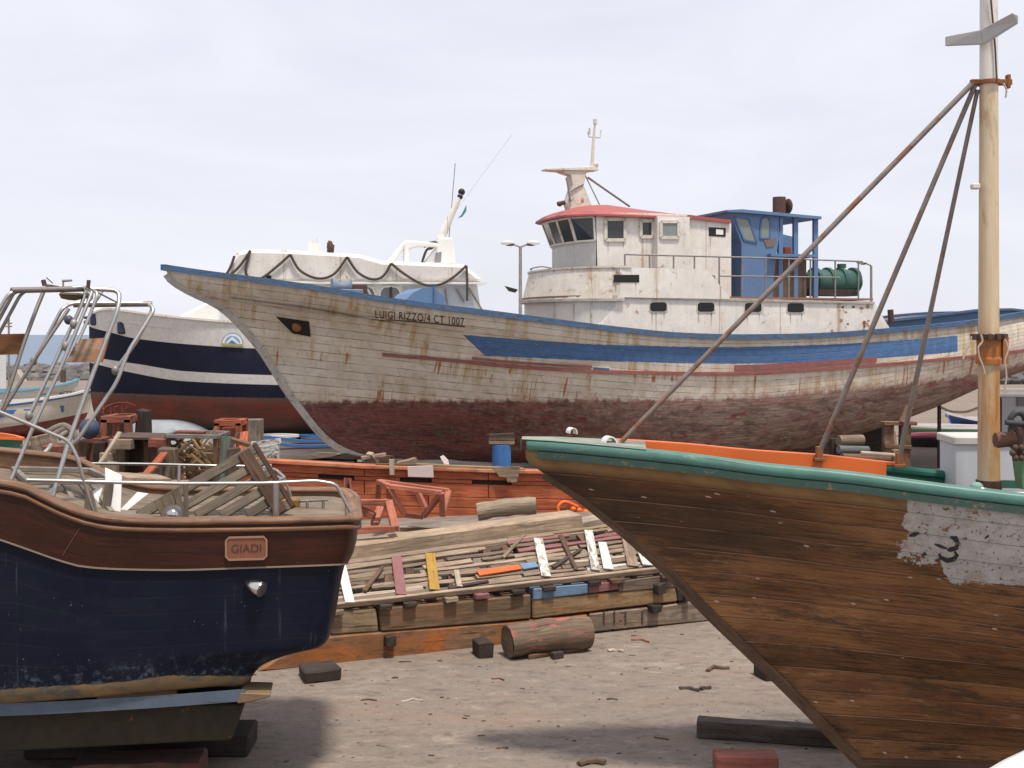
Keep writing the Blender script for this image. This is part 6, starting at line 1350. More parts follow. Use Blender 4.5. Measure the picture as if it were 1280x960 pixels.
# rusty blocks behind the tube frame
for (x0, x1, y0, Y, lab, mt, ln_) in ((24, 43, 566, 15.0, 'rust red plate behind the tube frame, left of the pair', DULLRED, .2), (57, 76, 556, 15.2, 'upright rust red timber behind the tube frame', DULLRED, .0), (40, 66, 543, 15.6, 'square grey-brown block on top behind the tube frame', GREYWOOD, -.1)):
    a, b = P(x0, y0, Y), P(x1, y0, Y); m_ = MB(); m_.beam(((a.x + b.x) / 2 - ln_ * .6, Y, 0 if mt is DULLRED else P(0, 566, Y).z + .0), ((a.x + b.x) / 2, Y, a.z), b.x - a.x, .2, up=(0, 1, 0), n=4, j=.008); m_.thing('steel_block' if mt is DULLRED else 'timber_block', lab, 'block', mt, .015)
m_ = MB(); c = P(53, 600, 15.7); m_.beam((c.x, 15.9, 0), (c.x, 15.9, P(0, 565, 15.9).z), .3, .25, up=(0, 1, 0)); m_.thing('timber_post', 'hidden dark post carrying the square grey-brown block', 'timber post', DARKWOOD, .01)
m_ = MB(); m_.tube(smooth_path([P(-10, 592, 14.5), P(22, 588, 14.6), P(42, 575, 14.7), P(58, 564, 14.8), P(64, 556, 14.9)], 5), .03, 8); m_.thing('bent_pipe', 'thin bent pale pipe rising in front of the rust red plates', 'pipe', OLDSTEEL)
m_ = MB(); m_.ball(P(112, 536, 25.5), .22, 14, 10); m_.thing('fender', 'round dark blue fender resting on the posts behind the tube frame', 'fender', paint('navy_fender', (.03, .05, .09), .5, chips=.38, streak=False))
m_ = MB()
for k in range(3): m_.tube(smooth_path([P(60 + 6 * k, 540 + 4 * k, 26), P(80 + 5 * k, 532 + 3 * k, 26.1), P(96, 545 + 3 * k, 26), P(104, 562, 26)], 5), .07, 8)
m_.thing('rope_coil', 'heap of thick grey rope lying over the posts behind the tube frame', 'rope', wood('grey_rope', (.28, .24, .2), (.2, .17, .14), grain=30))
m_ = MB(); m_.beam((P(60, 560, 26).x, 26.2, 0), (P(60, 560, 26).x, 26.2, P(0, 556, 26).z), 1.2, .6, up=(0, 1, 0), n=3, j=.02); m_.thing('timber_stack', 'dark stack of short timbers under the grey rope heap', 'timber stack', STUMPWOOD, .02)
for (x0, x1, y0, Y, lab, mt) in ((118, 250, 606, 20.5, 'upper long pinkish plank on the plank pile behind the navy boat rail', wood('pinkish_plank', (.36, .22, .17), (.28, .17, .13), grain=12)), (120, 262, 614, 20.0, 'lower long tan plank on the plank pile behind the navy boat rail', PALEWOOD), (150, 205, 597, 21, 'short grey plank stack top behind the far rail', GREYWOOD), (70, 128, 622, 19.5, 'yellowish plank behind the deck frame of the navy boat', wood('straw_board', (.42, .33, .17), (.34, .27, .14), grain=12))):
    plank_thing(lab, P(x0, y0, Y), P(x1, y0 + 2, Y + .4), .9, .10, mt)
    a = P((x0 + x1) / 2, y0, Y + .2); m_ = MB(); m_.box((a.x, a.y, (a.z - .06) / 2), ((x1 - x0) / F * Y * .9, .7, a.z - .06), 0, 5, .02); m_.thing('timber_pile', 'packed pile of timbers directly under the ' + lab.split(' on the')[0].split(' behind')[0].split(' top')[0], 'timber pile', STUMPWOOD, .02)
# props under the big boat
def prop(x, y0, Y, wpx, lab, mat, capm=DARKWOOD, cap=True):
    t = P(x, y0, Y); r = wpx / F * Y / 2; rt = root('boat_prop', lab, 'boat prop', (t.x, Y, 0))
    m_ = MB(); m_.tube([(t.x, Y, t.z * k / 4) for k in range(5)], [r * 1.05, r, r * .97, r, r * .98], 14); m_.build('post', mat, rt)
    if cap:
        for k in range(3): m_ = MB(); z = t.z + .05 + k * .09; m_.beam((t.x - r * 1.35, Y, z + re_.uniform(-.02, .02)), (t.x + r * 1.3, Y + .05, z + re_.uniform(-.02, .02)), .3, .08); m_.build('wedge', [GREYWOOD, BROWNWOOD, DARKWOOD][k], rt, .006)
prop(627, 556, 29.2, 24, 'blue painted stump with wedges propping the white hull', BLUESTUMP)
prop(480, 590, 31.5, 22, 'dark keel prop under the forefoot of the white hull', DARKWOOD); prop(760, 590, 32.5, 22, 'dark keel prop under the middle of the white hull', DARKWOOD); prop(930, 590, 34.5, 22, 'dark keel prop under the aft part of the white hull', DARKWOOD)
RBR = wood('rusty_bracing', (.26, .14, .085), (.17, .10, .065), grain=10, stain=(.40, .3, .2), stamt=.36)
jp = root('scaffold_post', 'tall weathered rust brown post with a flat head behind the mast, below the stern', 'post', P(1128, 600, 31).xy.to_3d())
for x in (1110, 1131): m_ = MB(); t = P(x, 528, 31); m_.beam((t.x, 31, 0), (t.x, 31, t.z), .26, .2, up=(0, 1, 0), n=6, j=.01); m_.build('upright', RBR, jp, .01)
m_ = MB(); m_.beam(P(1103, 529, 31), P(1144, 529, 31), .35, .09); m_.build('head', RBR, jp, .01); m_ = MB(); m_.beam(P(1106, 558, 30.9), P(1139, 559, 30.9), .12, .1); m_.build('brace', RBR, jp, .01)
m_ = MB(); m_.beam(P(1128, 528, 30.8), P(1136, 508, 30.8), .16, .1, up=(0, 1, 0)); m_.build('wedge', RBR, jp, .01)
m_ = MB(); m_.beam(P(1118, 605, 32.5) , P(1113, 538, 32.5), .22, .2, up=(0, 1, 0), n=4, j=.01); m_.thing('timber_post', 'pale tan slanting post just left of the rust brown post', 'timber post', wood('tan_post', (.36, .27, .18), (.28, .2, .14), grain=10), .01)
m_ = MB(); m_.beam(P(1122, 600, 29.5), P(1120, 562, 29.5), .2, .2, up=(0, 1, 0)); m_.thing('timber_post', 'short rusty stub post above the orange capping', 'timber post', RBR, .01)
for (p, q, lab, mt, w_) in (((1048, 551, 30), (1078, 550, 30.2), 'short grey log on the timber pile under the stern', GREYWOOD, .28), ((1048, 562, 29.8), (1085, 563, 30), 'blue-grey timber on the pile under the stern', wood('bluegrey_timber', (.2, .21, .22), (.15, .16, .17), grain=12), .22), ((1052, 573, 29.6), (1120, 575, 30), 'lowest long timber of the pile under the stern', BROWNWOOD, .26), ((1076, 566, 29.3), (1118, 569, 29.4), 'slim pale pole on the pile under the stern', PALEWOOD, .1)):
    m_ = MB(); m_.tube([P(*p), P(*p).lerp(P(*q), .5), P(*q)], w_ / 2, 10); m_.thing('log', lab, 'log', mt)
stump(1044, 548, 30.3, 14, 'dark upright post at the left end of the timber pile under the stern', DARKWOOD)
m_ = MB(); m_.box((P(1085, 580, 30).x, 30.3, .4), (1.8, .8, .8), 0, 4, .03); m_.thing('timber_stack', 'dark low timber stack carrying the logs under the stern', 'timber stack', DARKWOOD, .02)

# ================================================================ distant boats and yard
def smallboat(name, lab, X0, Y0, th, Ln, near, Bm, sheer, endx, bot, low, mid, top, t1, t2, capm, cat='boat', entry=1.6, yin=.3, thw=2):
    Hh = Hull(X0, Y0, th, Ln, near, [(0, .03), (Ln * .12, Bm * .5), (Ln * .3, Bm * .85), (Ln * .55, Bm), (Ln * .85, Bm * .82), (Ln, Bm * .6)], sheer, endx, bot, entry=entry, pb=1.0, bil=(3.5, 2.4))
    rt = Hh.root(name, lab, cat); sh = Hh.shell(50, 20, {'a1': t1, 'a2': t2}, 1.2); sh.build('hull', bands_mat(name + '_paint', low, mid, top), rt, local=True)
    c = MB(); c.sweep(Hh.ring(1.0, n=40), [(-.06, -.03), (.06, -.03), (.06, .05), (-.06, .05)]); c.build('gunwale', capm, rt, local=True)
    Hh.deck(yin, 20, .06, .1).build('floor', GREYWOOD, rt, local=True)
    for k in range(thw):
        s = Ln * (.35 + .25 * k); c = MB(); c.beam((s, -Hh.B(s) + .05, Hh.zs(s) - .14), (s, Hh.B(s) - .05, Hh.zs(s) - .14), .25, .05); c.build('thwart', GREYWOOD, rt, local=True)
    return Hh, rt
# navy and white excursion boat
Nv = Hull(P(112, 400, 42).x, 42.0, 9, 25, -1, [(0, .25), (.5, .9), (1.5, 1.7), (4, 2.6), (8, 3.1), (16, 3.2), (25, 2.6)],
          [(112, 397), (128, 386), (160, 389), (194, 393.5), (289, 402.5), (400, 408), (600, 408), (900, 400)],
          [(113, 397), (113, 450), (114, 490), (119, 520), (130, 552)], [(130, 552), (300, 556), (900, 556)], entry=6, pb=.85, bil=(4, 2.6))
nav = Nv.root('excursion_boat', 'navy and white passenger boat with rope swags on its canopy and a dull red bottom', 'boat')
c1 = curve([(90, 397), (117, 410), (140, 416), (166, 422.5), (231, 430), (317, 435.5), (420, 439), (900, 434)]); s1 = curve([(90, 441), (111, 445), (132, 449), (175, 455.5), (231, 464), (340, 469), (450, 471), (900, 466)]); s2 = curve([(90, 449), (111, 453), (156, 464), (231, 476.5), (340, 481), (450, 483), (900, 478)]); rdt = curve([(90, 489), (115, 490), (212, 494), (340, 497.5), (900, 498)])
Nv.shell(90, 50, {'w': lambda x: c1(x), 's1': s1, 's2': s2, 'red': rdt}, 1.3, True).build('hull', farhull_mat(), nav, local=True)
m_ = MB(); m_.sweep(Nv.ring(1.0, n=50), [(-.05, -.03), (.05, -.03), (.05, .04), (-.05, .04)]); m_.build('cap_rail', WHITE, nav, local=True)
Nv.deck(.4, 40, .06, .02).build('deck', WHITEGRP, nav, local=True)
for (x, y) in ((118, 399), (152, 410)): m_ = MB(); p = Nv.on(x, y, .02); m_.box(p, (.28, .12, .42)); m_.build('fairlead', paint('navy_fitting', (.015, .02, .06), .5, streak=False), nav, .05, local=True)
m_ = MB(); m_.tube([Nv.loc(105, 397, -.2), Nv.loc(124, 397, -.2)], .05, 8); m_.tube([Nv.loc(105, 403, -.2), Nv.loc(122, 404, -.2)], .07, 8); m_.build('anchor_roller', paint('navy_fitting2', (.015, .02, .06), .5, streak=False), nav, local=True)
m_ = MB(); m_.ball(Nv.loc(123, 392, 0), .28, 12, 8, (1, 1, .7)); m_.build('windlass', WHITEGRP, nav, local=True)
# round emblem on the white topside: ring, blue field with a white peak, gold and green scroll
def disc(px, py, rx, ry, a0, a1, out, name, mat, parent, n=20): 
    Nv.decal([(px + rx * math.cos(a0 + (a1 - a0) * k / n), py - ry * math.sin(a0 + (a1 - a0) * k / n)) for k in range(n + 1)], out, .008).build(name, mat, parent, local=True)
EMB = paint('emblem_blue', (.06, .20, .42), .5, streak=False)
eb = Nv.decal([(290.5 + 13.5 * math.cos(k * math.pi / 12), 430 - 14 * math.sin(k * math.pi / 12)) for k in range(13)], .0, .01).build('emblem', EMB, nav, local=True)
disc(290.5, 430, 12.6, 13, 0, math.pi, .012, 'emblem_ring', WHITEGRP, eb); disc(290.5, 430, 10, 10.2, 0, math.pi, .022, 'emblem_field', paint('emblem_sky', (.20, .42, .62), .5, streak=False), eb)
Nv.decal([(281, 430), (287, 424), (290.5, 421), (295, 425), (300, 430)], .032, .008).build('emblem_peak', WHITEGRP, eb, local=True); Nv.decal([(284, 430), (290, 425), (294, 428), (297, 430)], .042, .008).build('emblem_hill', EMB, eb, local=True)
Nv.decal([(277, 428.5), (304, 430.5), (304.5, 433.5), (277, 431.5)], .05, .008).build('emblem_scroll', paint('emblem_gold', (.45, .38, .12), .6, chips=.42, streak=False), eb, local=True)
# superstructure
nl = lambda x, y, yo=-2.0: Nv.loc(x, y, yo)
def nprism(name, poly, y0, th, mat, parent=nav, bev=0): m_ = MB(); m_.prism([nl(x, y, y0) for x, y in poly], (0, th, 0)); return m_.build(name, mat, parent, bev, local=True)
nprism('foredeck_cabin', [(222, 396), (262, 376), (300, 366), (340, 352), (400, 352), (400, 415), (222, 412)], -1.7, 3.4, WHITEGRP, bev=.08)
nprism('hatch', [(252, 383), (262, 374), (276, 372), (276, 378)], -.6, 1.2, paint('slate_glass', (.12, .15, .18), .2, streak=False))
can = nprism('canopy_side', [(281, 347), (287, 329), (297, 315), (312, 311.5), (360, 312.5), (420, 316), (450, 318), (478, 326), (530, 328), (578, 330), (592, 340), (606, 352), (400, 353), (300, 350)], -2.2, 4.4, WHITE, bev=.12)
nprism('canopy_edge', [(278, 348), (400, 352), (608, 352.5), (608, 355), (400, 354.5), (278, 351)], -2.3, 4.6, WHITEGRP)
nprism('lower_cabin', [(320, 352), (596, 354), (606, 420), (320, 420)], -2.0, 4.0, WHITEGRP)
def archwin(x0, x1, y0, y1, glass=True):
    pl = [(x0, y1), (x0 + 1, y0 + 6), (x0 + 5, y0 + 1), (x0 + 9, y0), (x1 - 9, y0), (x1 - 4, y0 + 2), (x1 - 1, y0 + 8), (x1 + 1, y1)]
    w_ = nprism('window', pl, -2.004, -.01, paint('grey_shade', (.17, .19, .20), .3, spec=.5) if 'grey_shade' not in bpy.data.materials else bpy.data.materials['grey_shade'])
    c = MB(); pts = [nl(x, y, -2.02) for x, y in pl]; c.tube(pts, .04, 6); c.build('window_trim', WHITEGRP, w_, local=True); return w_
archwin(345, 396, 357, 380); archwin(408, 470, 358, 388); archwin(474, 502, 358, 388)
wv = archwin(420, 464, 360, 386); 
for (x0, x1) in ((440, 446), (487, 490)): nprism('window_post', [(x0, 358), (x1, 358), (x1, 388), (x0, 388)], -2.02, -.03, DARKRUST if x0 > 470 else WHITEGRP)
nprism('side_opening', [(503, 357), (585, 357), (594, 388), (503, 388)], -2.004, -.01, paint('open_sky_grey', (.50, .53, .58), .5, streak=False))
for x0, x1, x2, x3 in ((556, 361, 560, 388), (586, 360, 603, 388), (570, 361, 580, 378)):
    m_ = MB(); m_.tube([nl(x0, x1, -2.06), nl(x2, x3, -2.06)], .035, 6); m_.build('awning_stay', OLDSTEEL, nav, local=True)
swag = [[(281, 346), (288, 334), (293, 320)], [(284, 347), (300, 332), (313, 313)], [(313, 313), (307, 336), (312, 348), (326, 348), (345, 334), (363, 318)], [(363, 318), (375, 338), (398, 348), (418, 342), (434, 321)], [(434, 321), (447, 340), (465, 349), (479, 345), (489, 329)], [(489, 329), (505, 342), (528, 355), (548, 356), (566, 347), (583, 332)], [(583, 332), (584, 350), (584, 376)]]
for sgm in swag:
    m_ = MB(); m_.tube(smooth_path([nl(x, y, -2.30) for x, y in sgm], 5), .045, 7); m_.build('rope_swag', ROPE, nav, local=True)
nprism('vent', [(333, 344), (339, 344), (339, 351), (333, 351)], -2.21, -.02, BLACK)
nprism('horn_box', [(385, 303), (400, 305), (400, 315), (386, 315)], -1.0, .5, WHITE)
m_ = MB(); m_.tube([nl(392, 303, -.8), nl(392, 299, -.8)], .03, 6); m_.tube([nl(396, 304, -.8), nl(396, 298, -.8)], .02, 6); m_.build('aerial_stub', WHITE, nav, local=True)
m_ = MB(); m_.ball(nl(413, 309, -.8), .16, 8, 6, (.8, .8, 1.4), .3); m_.tube([nl(410, 316, -.8), nl(410, 303, -.8)], .04, 6); m_.tube([nl(416, 316, -.8), nl(417, 306, -.8)], .04, 6); m_.build('brass_bell', DARKRUST, nav, local=True)
nprism('radar_arch', [(483, 328), (500, 307), (506, 301), (520, 301), (547, 304), (548, 309), (522, 308), (512, 311), (511, 330), (505, 330), (505, 310), (493, 328)], -1.2, .5, WHITEGRP, bev=.04)
nprism('arch_housing', [(528, 330), (545, 308), (548, 297), (566, 297), (570, 330)], -1.0, .9, WHITEGRP, bev=.05)
nprism('housing_vent', [(545, 316), (552, 315), (551, 328), (543, 328)], -1.01, -.02, paint('mid_grey', (.25, .25, .26), .5, streak=False))
m_ = MB(); m_.tube(smooth_path([nl(530, 309, -1.0), nl(536, 304, -1.0), nl(545, 303, -1.0), nl(540, 310, -1.0), nl(533, 313, -1.0), nl(527, 330, -1.0)], 5), .05, 6); m_.build('cable', ROPE, nav, local=True)
m_ = MB(); m_.tube([nl(550, 300, -.6), nl(576, 243, -.6)], [.17, .08], 10); mt_ = m_.build('mast', WHITE, nav, local=True)
m_ = MB(); m_.tube([nl(561, 300, -.5), nl(569, 204, -.5)], .015, 5); m_.build('whip_aerial', OLDSTEEL, mt_, local=True)
m_ = MB(); m_.tube([nl(571, 262, -.6), nl(640, 168, -.6)], .004, 5); m_.build('wire', OLDSTEEL, mt_, local=True)
m_ = MB(); m_.ball(nl(577, 240, -.6), .13, 8, 6); m_.ball(nl(575, 246, -.6), .11, 8, 6); m_.build('masthead_light', BLACK, mt_, local=True)
fl = MB(); fl.prism([nl(572, 273, -.6), nl(577, 268, -.6), nl(583, 256, -.6), nl(583, 264, -.6), nl(578, 271, -.6)], (0, .02, 0)); fl.build('flag', TEAL, mt_, local=True)
prop(165, 556, 43.3, 16, 'dark prop under the bow of the navy and white boat', DARKWOOD, cap=False); prop(420, 556, 45, 16, 'dark prop under the middle of the navy and white boat', DARKWOOD, cap=False)

# chalked letters on the dark red bottom, above the trestle
CH = paint('chalk_mark', (.36, .12, .10), .8, streak=False)
def chalk(pts):
    m_ = MB(); m_.tube([Nv.on(x, y, .012) for x, y in pts], .022, 5); m_.build('chalk_mark', CH, nav, local=True)
chalk([(128, 516), (133, 508), (146, 503), (160, 503), (170, 507)]); chalk([(129, 508), (130, 518), (134, 518)]); chalk([(139, 508), (139, 518)]); chalk([(148, 507), (143, 509), (143, 513), (147, 515), (146, 519), (142, 519)]); chalk([(153, 507), (153, 519)]); chalk([(160, 508), (154, 513), (161, 519)])
# upturned pale hull
up = MB(); a0, a1 = P(165, 545, 31), P(272, 545, 31)
up.grid(lambda a, b: (a0.x + (a1.x - a0.x) * a, 31 + .9 * (2 * b - 1) * (1 - (2 * a - 1) ** 4) ** .5, P(0, 545, 31).z - .3 + (.3 + .42 * (1 - max(0, 2 * a - .9) ** 2 * .9) * (1 - (1-min(1, a*4))**3 * .3)) * math.sin(math.pi * b) ** .7), 30, 12, True)
up.thing('upturned_dinghy', 'upturned pale grey dinghy behind the stacked posts', 'dinghy', wood('grey_blue_hull', (.26, .27, .28), (.2, .2, .2), grain=4, paint=(.33, .36, .38), pamt=.6))
for x in (185, 255): stump(x, 540, 31, 14, 'short post carrying the %s end of the upturned grey dinghy' % ('left' if x < 200 else 'right'), DARKWOOD)
# small boats below the navy boat
flat = lambda v: (lambda x: v)
WHP = paint('small_boat_white', (.72, .71, .70), .5, (.4, .35, .3), .3); BLP = paint('small_boat_blue', (.05, .16, .40), .5, (.2, .2, .2), .3)
smallboat('rowing_boat', 'small white boat with a dark red line, under the forefoot of the white hull', P(478, 560, 37).x, 37, 184, 4.4, 1, .8, [(330, 552), (380, 558), (430, 557), (478, 551)], [(479, 553), (475, 563), (466, 573)], [(466, 574), (330, 577)], (.55, .52, .5), (.3, .05, .04), (.66, .64, .62), lin([(330, 563), (480, 558)]), lin([(330, 561), (480, 556)]), BLP)
smallboat('rowing_boat', 'small pale blue and white boat seen behind the grey stump', P(371, 545, 40).x, 40, 182, 4.2, 1, .8, [(260, 550), (320, 548), (371, 545)], [(371, 546), (368, 552), (360, 558)], [(360, 560), (260, 562)], (.62, .62, .62), (.12, .35, .55), (.70, .72, .74), lin([(260, 552), (371, 549)]), lin([(260, 549), (371, 546)]), WHP)
smallboat('rowing_boat', 'small white boat with blue inside left of the forefoot, beyond the red-lined boat', P(376, 545, 40.5).x, 40.5, 0, 4.4, -1, .8, [(376, 545), (420, 547), (520, 548)], [(376, 546), (378, 552), (384, 560)], [(384, 562), (520, 562)], (.62, .62, .62), (.12, .35, .55), (.70, .72, .74), lin([(370, 552), (520, 552)]), lin([(370, 548), (520, 549)]), BLP)
for (pp, lab, mt) in (([(385, 569), (398, 565), (420, 566), (428, 570), (400, 573)], 'flat grey scrap sheet on the ground left of the white hull keel', GREYWOOD), ([(404, 573), (430, 566), (455, 571), (440, 575)], 'dark flat scrap sheet on the ground under the white hull forefoot', DARKWOOD), ([(455, 575), (470, 567), (490, 570), (484, 578)], 'brown broken board leaning beside the keel of the white hull', BROWNWOOD)):
    m_ = MB(); m_.prism([P(x, y, 25.5) for x, y in pp], (0, .5, -.05)); b_ = m_.thing('scrap_sheet', lab.replace('on the ground ', 'lying on boxes '), 'scrap', mt, .01)
    m_ = MB(); t = P(pp[0][0] + 20, 575, 25.7); m_.box((t.x, 25.75, t.z / 2), (.7, .5, t.z), 0, 2, .01); m_.thing('wood_box', 'dark box hidden under the ' + lab.split(' on the')[0].split(' leaning')[0], 'box', DARKWOOD, .01)
for (x0, y0, x1, y1, lab) in ((452, 573, 482, 568, 'grey plank end sticking up left of the upright board on the wreck edge'), (462, 566, 470, 578, 'short pale stick leaning on the wreck edge'), (496, 580, 520, 574, 'thin brown plank lying just right of the upright board')):
    plank_thing(lab, P(x0, y0, 19.8), P(x1, y1, 19.9), .14, .06, GREYWOOD if x0 != 462 else PALEWOOD)
m_ = MB(); m_.prism([P(x, y, 20.0) for x, y in ((550, 571), (554, 569), (560, 575), (562, 583), (557, 583))], (0, .03, 0)); m_.thing('wood_scrap', 'small white board scrap standing on the edge of the orange wreck', 'board', WHITEGRP)
# far left boats
H1, r1_ = smallboat('fishing_boat', 'blue and white fishing boat with a blue side panel, behind the tube frame', P(117, 500, 47).x, 47, 186, 8, 1, 1.4, [(-120, 510), (0, 505), (60, 498), (90, 493), (117, 486)], [(117, 487), (113, 505), (107, 522), (95, 540)], [(95, 545), (-120, 552)], (.17, .035, .035), (.62, .58, .50), (.08, .20, .42), lin([(-120, 540), (0, 535), (60, 526), (117, 514)]), lin([(-120, 516), (0, 510), (60, 502), (117, 491)]), WHP)
H1.decal([(0, 513), (40, 511), (80, 507), (80, 515), (40, 520), (0, 522)], .0, .02).build('blue_panel', BLP, r1_, local=True)
H2, r2_ = smallboat('fishing_boat', 'white boat with a light blue rim and dark number, left behind the blue panel boat', P(97, 480, 52).x, 52, 184, 7, 1, 1.3, [(-120, 492), (0, 490), (50, 485), (80, 480), (98, 474)], [(98, 475), (97, 487), (92, 498)], [(92, 503), (-120, 512)], (.08, .2, .4), (.64, .62, .58), (.64, .62, .58), lin([(-120, 508), (97, 496)]), flat(300), paint('light_blue_rim', (.16, .42, .55), .5))
text_mesh(H2, '4CT51', 74, 93, lambda x: 495 - (x - 74) * .08, 5.2, .02).build('number_lettering', BLACK, r2_, local=True)
H2.decal([(50, 493), (64, 491), (63, 500), (50, 502)], .0, .02).build('blue_panel', BLP, r2_, local=True)
m_ = MB(); m_.tube([H2.W(H2.loc(79, 478, 0)), H2.W(H2.loc(79, 462, 0))], .12, 8); m_.build('bollard_post', STUMPWOOD, r2_)
smallboat('rowing_boat', 'small boat with orange rim, green band and white bottom at the left edge', P(28, 552, 38).x, 38, 184, 4, 1, .8, [(-80, 546), (-20, 547), (28, 549)], [(28, 550), (27, 558), (22, 566)], [(22, 569), (-80, 572)], (.6, .6, .6), (.02, .16, .11), (.02, .16, .11), lin([(-80, 561), (28, 560)]), flat(300), ORANGE)
for (nm_, X, Y_, w_, h_, lab) in (('wheelhouse', 4, 50, 2.2, 0, ''),):
    kb = root('boat_cabin', 'white boat cabin cut by the left edge of the view, beyond the small boats', 'cabin', P(-20, 480, 54).xy.to_3d())
    m_ = MB(); t = P(-44, 442, 54); m_.box((t.x, 54, t.z / 2), (2.9, 2, t.z)); m_.build('wall', WHITEGRP, kb, .03)
    m_ = MB(); t = P(-6, 466, 52.9); m_.box((t.x, 52.95, t.z), (.24, .1, 1.0)); m_.build('door_post', DARKWOOD, kb)
mm_ = root('distant_mast', 'thin grey mast with small arms standing beyond the boats at the far left', 'mast', P(11, 470, 75).xy.to_3d())
m_ = MB(); a = P(11, 395, 75); m_.tube([(a.x, 75, 0), a], .06, 6); m_.build('pole', OLDSTEEL, mm_)
for y in (404, 408): m_ = MB(); m_.tube([P(7, y, 75), P(15, y, 75)], .05, 6); m_.build('arm', OLDSTEEL, mm_)
tr_ = MB(); tr_.prism([P(20, 462, 62), P(28, 477, 62), P(14, 477, 62)], (0, .6, 0)); tr_.thing('canvas_tarp', 'small pale pointed tarp between the far left boats and the shore', 'tarp', CONCRETE, base=P(20, 515, 62).xy.to_3d())
# lamps
def lamp(x, ytop, Y, lab, arms, flood=None, two=True):
    t = P(x, ytop, Y); rt = root('yard_lamp', lab, 'street lamp', (t.x, Y, 0)); m_ = MB(); m_.tube([(t.x, Y, 0), (t.x, Y, t.z)], [.09, .06], 8); m_.build('pole', OLDSTEEL, rt)
    for s in arms:
        m_ = MB(); e = t + Vector((s * .30, 0, .12)); m_.tube([t, t + Vector((s * .12, 0, .05)), e], .04, 6); m_.build('arm', OLDSTEEL, rt)
        m_ = MB(); m_.ball(e + Vector((s * .2, 0, .04)), .26, 12, 8, (1, .7, .38)); hd = m_.build('lamp_head', paint('lamp_shell', (.6, .6, .6), .4, streak=False) if 'lamp_shell' not in bpy.data.materials else bpy.data.materials['lamp_shell'], rt)
        m_ = MB(); m_.ball(e + Vector((s * .1, 0, -.02)), .2, 10, 6, (1, .7, .3)); m_.build('lamp_cowl', DARKRUST, hd)
    if flood: m_ = MB(); c = P(*flood, Y); m_.prism([c + Vector((-.26, 0, .10)), c + Vector((.26, 0, -.04)), c + Vector((.16, 0, -.16)), c + Vector((-.1, 0, -.10))], (0, .3, 0)); m_.build('floodlight', BLACK, rt)
    return rt
lamp(650.5, 309, 46, 'twin-headed yard lamp with a floodlight, between the two big boats', (-1, 1), (639, 360.5)); lamp(1089, 332, 60, 'single-headed distant lamp behind the aft railing of the white boat', (-1,))
# right background
smallboat('rowing_boat', 'bright blue rowing boat with white rim beyond the rust brown post', P(1184, 520, 50).x, 50, 25, 4.2, -1, .9, [(1184, 517), (1200, 521), (1230, 526), (1330, 526)], [(1184, 518), (1187, 526), (1192, 534)], [(1192, 537), (1330, 540)], (.03, .06, .25), (.03, .07, .30), (.04, .1, .42), lin([(1180, 530), (1330, 530)]), flat(525), WHP, yin=.25)
smallboat('rowing_boat', 'small green and white boat under the stern, left of the rust brown post', P(1123, 536, 47).x, 47, 12, 4.6, -1, .8, [(1123, 532), (1150, 533), (1190, 535), (1300, 536)], [(1123, 533), (1125, 540), (1130, 548)], [(1130, 550), (1300, 552)], (.62, .60, .58), (.08, .28, .16), (.6, .62, .6), lin([(1110, 541), (1300, 543)]), lin([(1110, 536), (1300, 538)]), WHP)
smallboat('rowing_boat', 'small boat with a pink rim in front of the green and white boat', P(1126, 545, 43).x, 43, 6, 4.2, -1, .8, [(1126, 546), (1160, 546), (1260, 548)], [(1126, 547), (1128, 553), (1134, 560)], [(1134, 564), (1260, 566)], (.03, .03, .04), (.03, .03, .05), (.05, .05, .06), flat(556), flat(550), paint('pink_rim', (.42, .10, .14), .5))
kk = root('kiosk', 'light grey metal cabinet with a white side at the right edge', 'cabinet', P(1266, 560, 40).xy.to_3d())
m_ = MB(); t = P(1251, 496, 40); t2 = P(1310, 496, 40); m_.box(((t.x + t2.x) / 2, 40.6, t.z / 2), (t2.x - t.x, 1.2, t.z)); m_.build('body', LIGHTGREY, kk, .02)
m_ = MB(); m_.box(((t.x + t2.x) / 2, 40.6, t.z + .04), (t2.x - t.x + .15, 1.35, .08)); m_.build('top', WHITEGRP, kk, .01); m_ = MB(); t = P(1277, 502, 39.97); m_.box(t, (.3, .04, .3)); m_.build('grille', paint('grille_grey', (.2, .2, .21), .5), kk)
bw_ = MB(); a, b = P(1245, 486, 70), P(1420, 486, 70); bw_.box(((a.x + b.x) / 2, 70, a.z / 2), (b.x - a.x, .6, a.z)); bw_.thing('quay_wall', 'low pale concrete wall in front of the breakwater boulders', 'wall', CONCRETE)
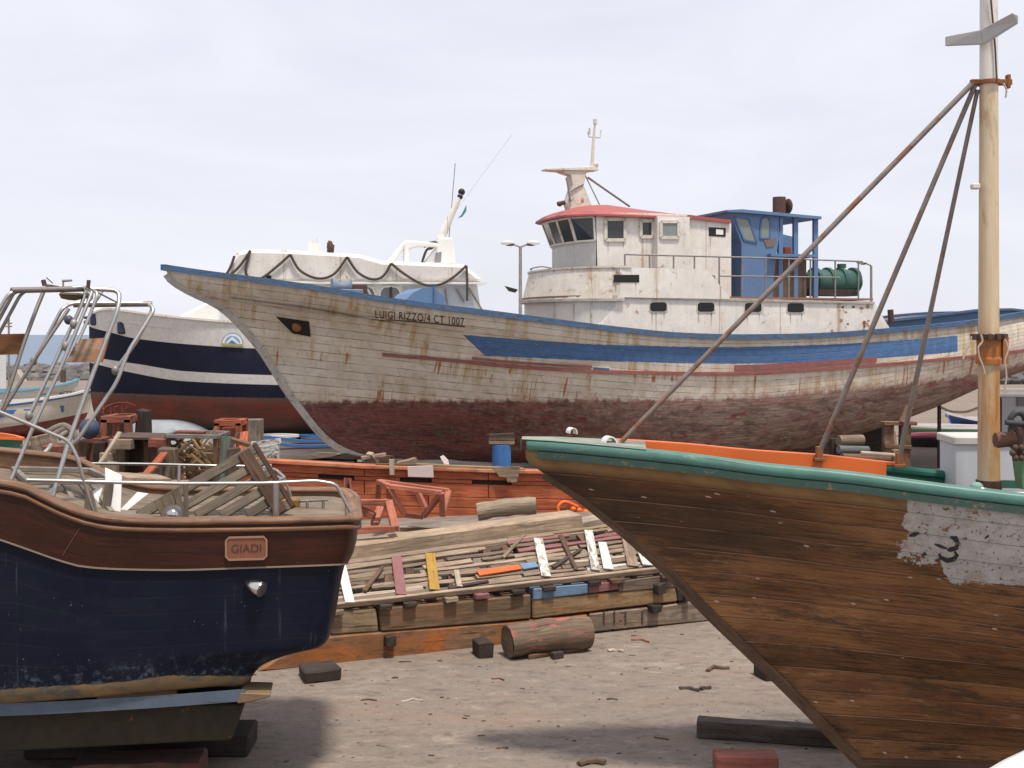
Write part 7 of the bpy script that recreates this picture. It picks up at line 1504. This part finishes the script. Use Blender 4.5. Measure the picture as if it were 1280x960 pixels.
m_ = MB(); m_.tube(smooth_path([P(1174, 508, 36), P(1188, 514, 36), P(1206, 515, 36), P(1222, 510, 36), P(1250, 498, 36)], 5), .04, 6); m_.thing('mooring_rope', 'pale rope sagging between the rust brown post and the mast side', 'rope', PALEWOOD)
for (x, lab) in ((1174, 'thin dark stake holding the left end of the sagging rope'), (1250, 'thin dark stake holding the right end of the sagging rope')):
    m_ = MB(); t = P(x, 506 if x < 1200 else 497, 36); m_.tube([(t.x, 36, 0), t], .06, 8); m_.thing('stake', lab, 'stake', DARKWOOD)

for i, (x, y, Y, w_, lab, mt) in enumerate(((118, 540, 27.6, 13, 'dark reddish post behind the slim dark post', DULLRED), (158, 541, 27.4, 15, 'dark post standing behind the two leftmost stacked posts', DARKWOOD), (196, 542, 27.2, 14, 'brown post standing behind the rusty sheet', BROWNWOOD),
        (96, 572, 24.4, 18, 'squat reddish stump left of the low pale-topped post', DULLRED), (112, 585, 23.6, 17, 'squat grey stump in front of the slim dark post', GREYWOOD), (148, 590, 23.8, 13, 'low reddish stump between two brown stumps', DULLRED), (196, 585, 23.9, 12, 'low grey stump right of the low dark stump', GREYWOOD),
        (243, 560, 27.6, 18, 'dark post behind the jumbled firewood', DARKWOOD), (262, 566, 27.8, 18, 'brown post behind the right half of the firewood', BROWNWOOD), (292, 560, 24.6, 14, 'rough brown post right of the teal-edged board', STUMPWOOD), (306, 568, 24.2, 12, 'low grey post left of the white trestle', GREYWOOD))):
    stump(x, y, Y, w_, lab, mt)

trestle4('boat_trestle', 'low red-lead trestle among the stacked posts, left of the broad brown post', 100, 128, 548, 27.2, 1.6, .5, .12, DULLRED, .05)
plank_thing('orange-red plank leaning across the stacked posts', P(176, 600, 23.2), P(206, 566, 24.0), .16, .05, REDWOOD)
plank_thing('orange-red board leaning against the small red-lead trestle', P(300, 590, 25.6), P(306, 540, 26.6), .18, .05, REDWOOD, up=(0, 1, 0))
plank_thing('pale plank leaning over the left end of the rusty sheet', P(118, 590, 24.2), P(150, 540, 24.6), .12, .05, PALEWOOD)
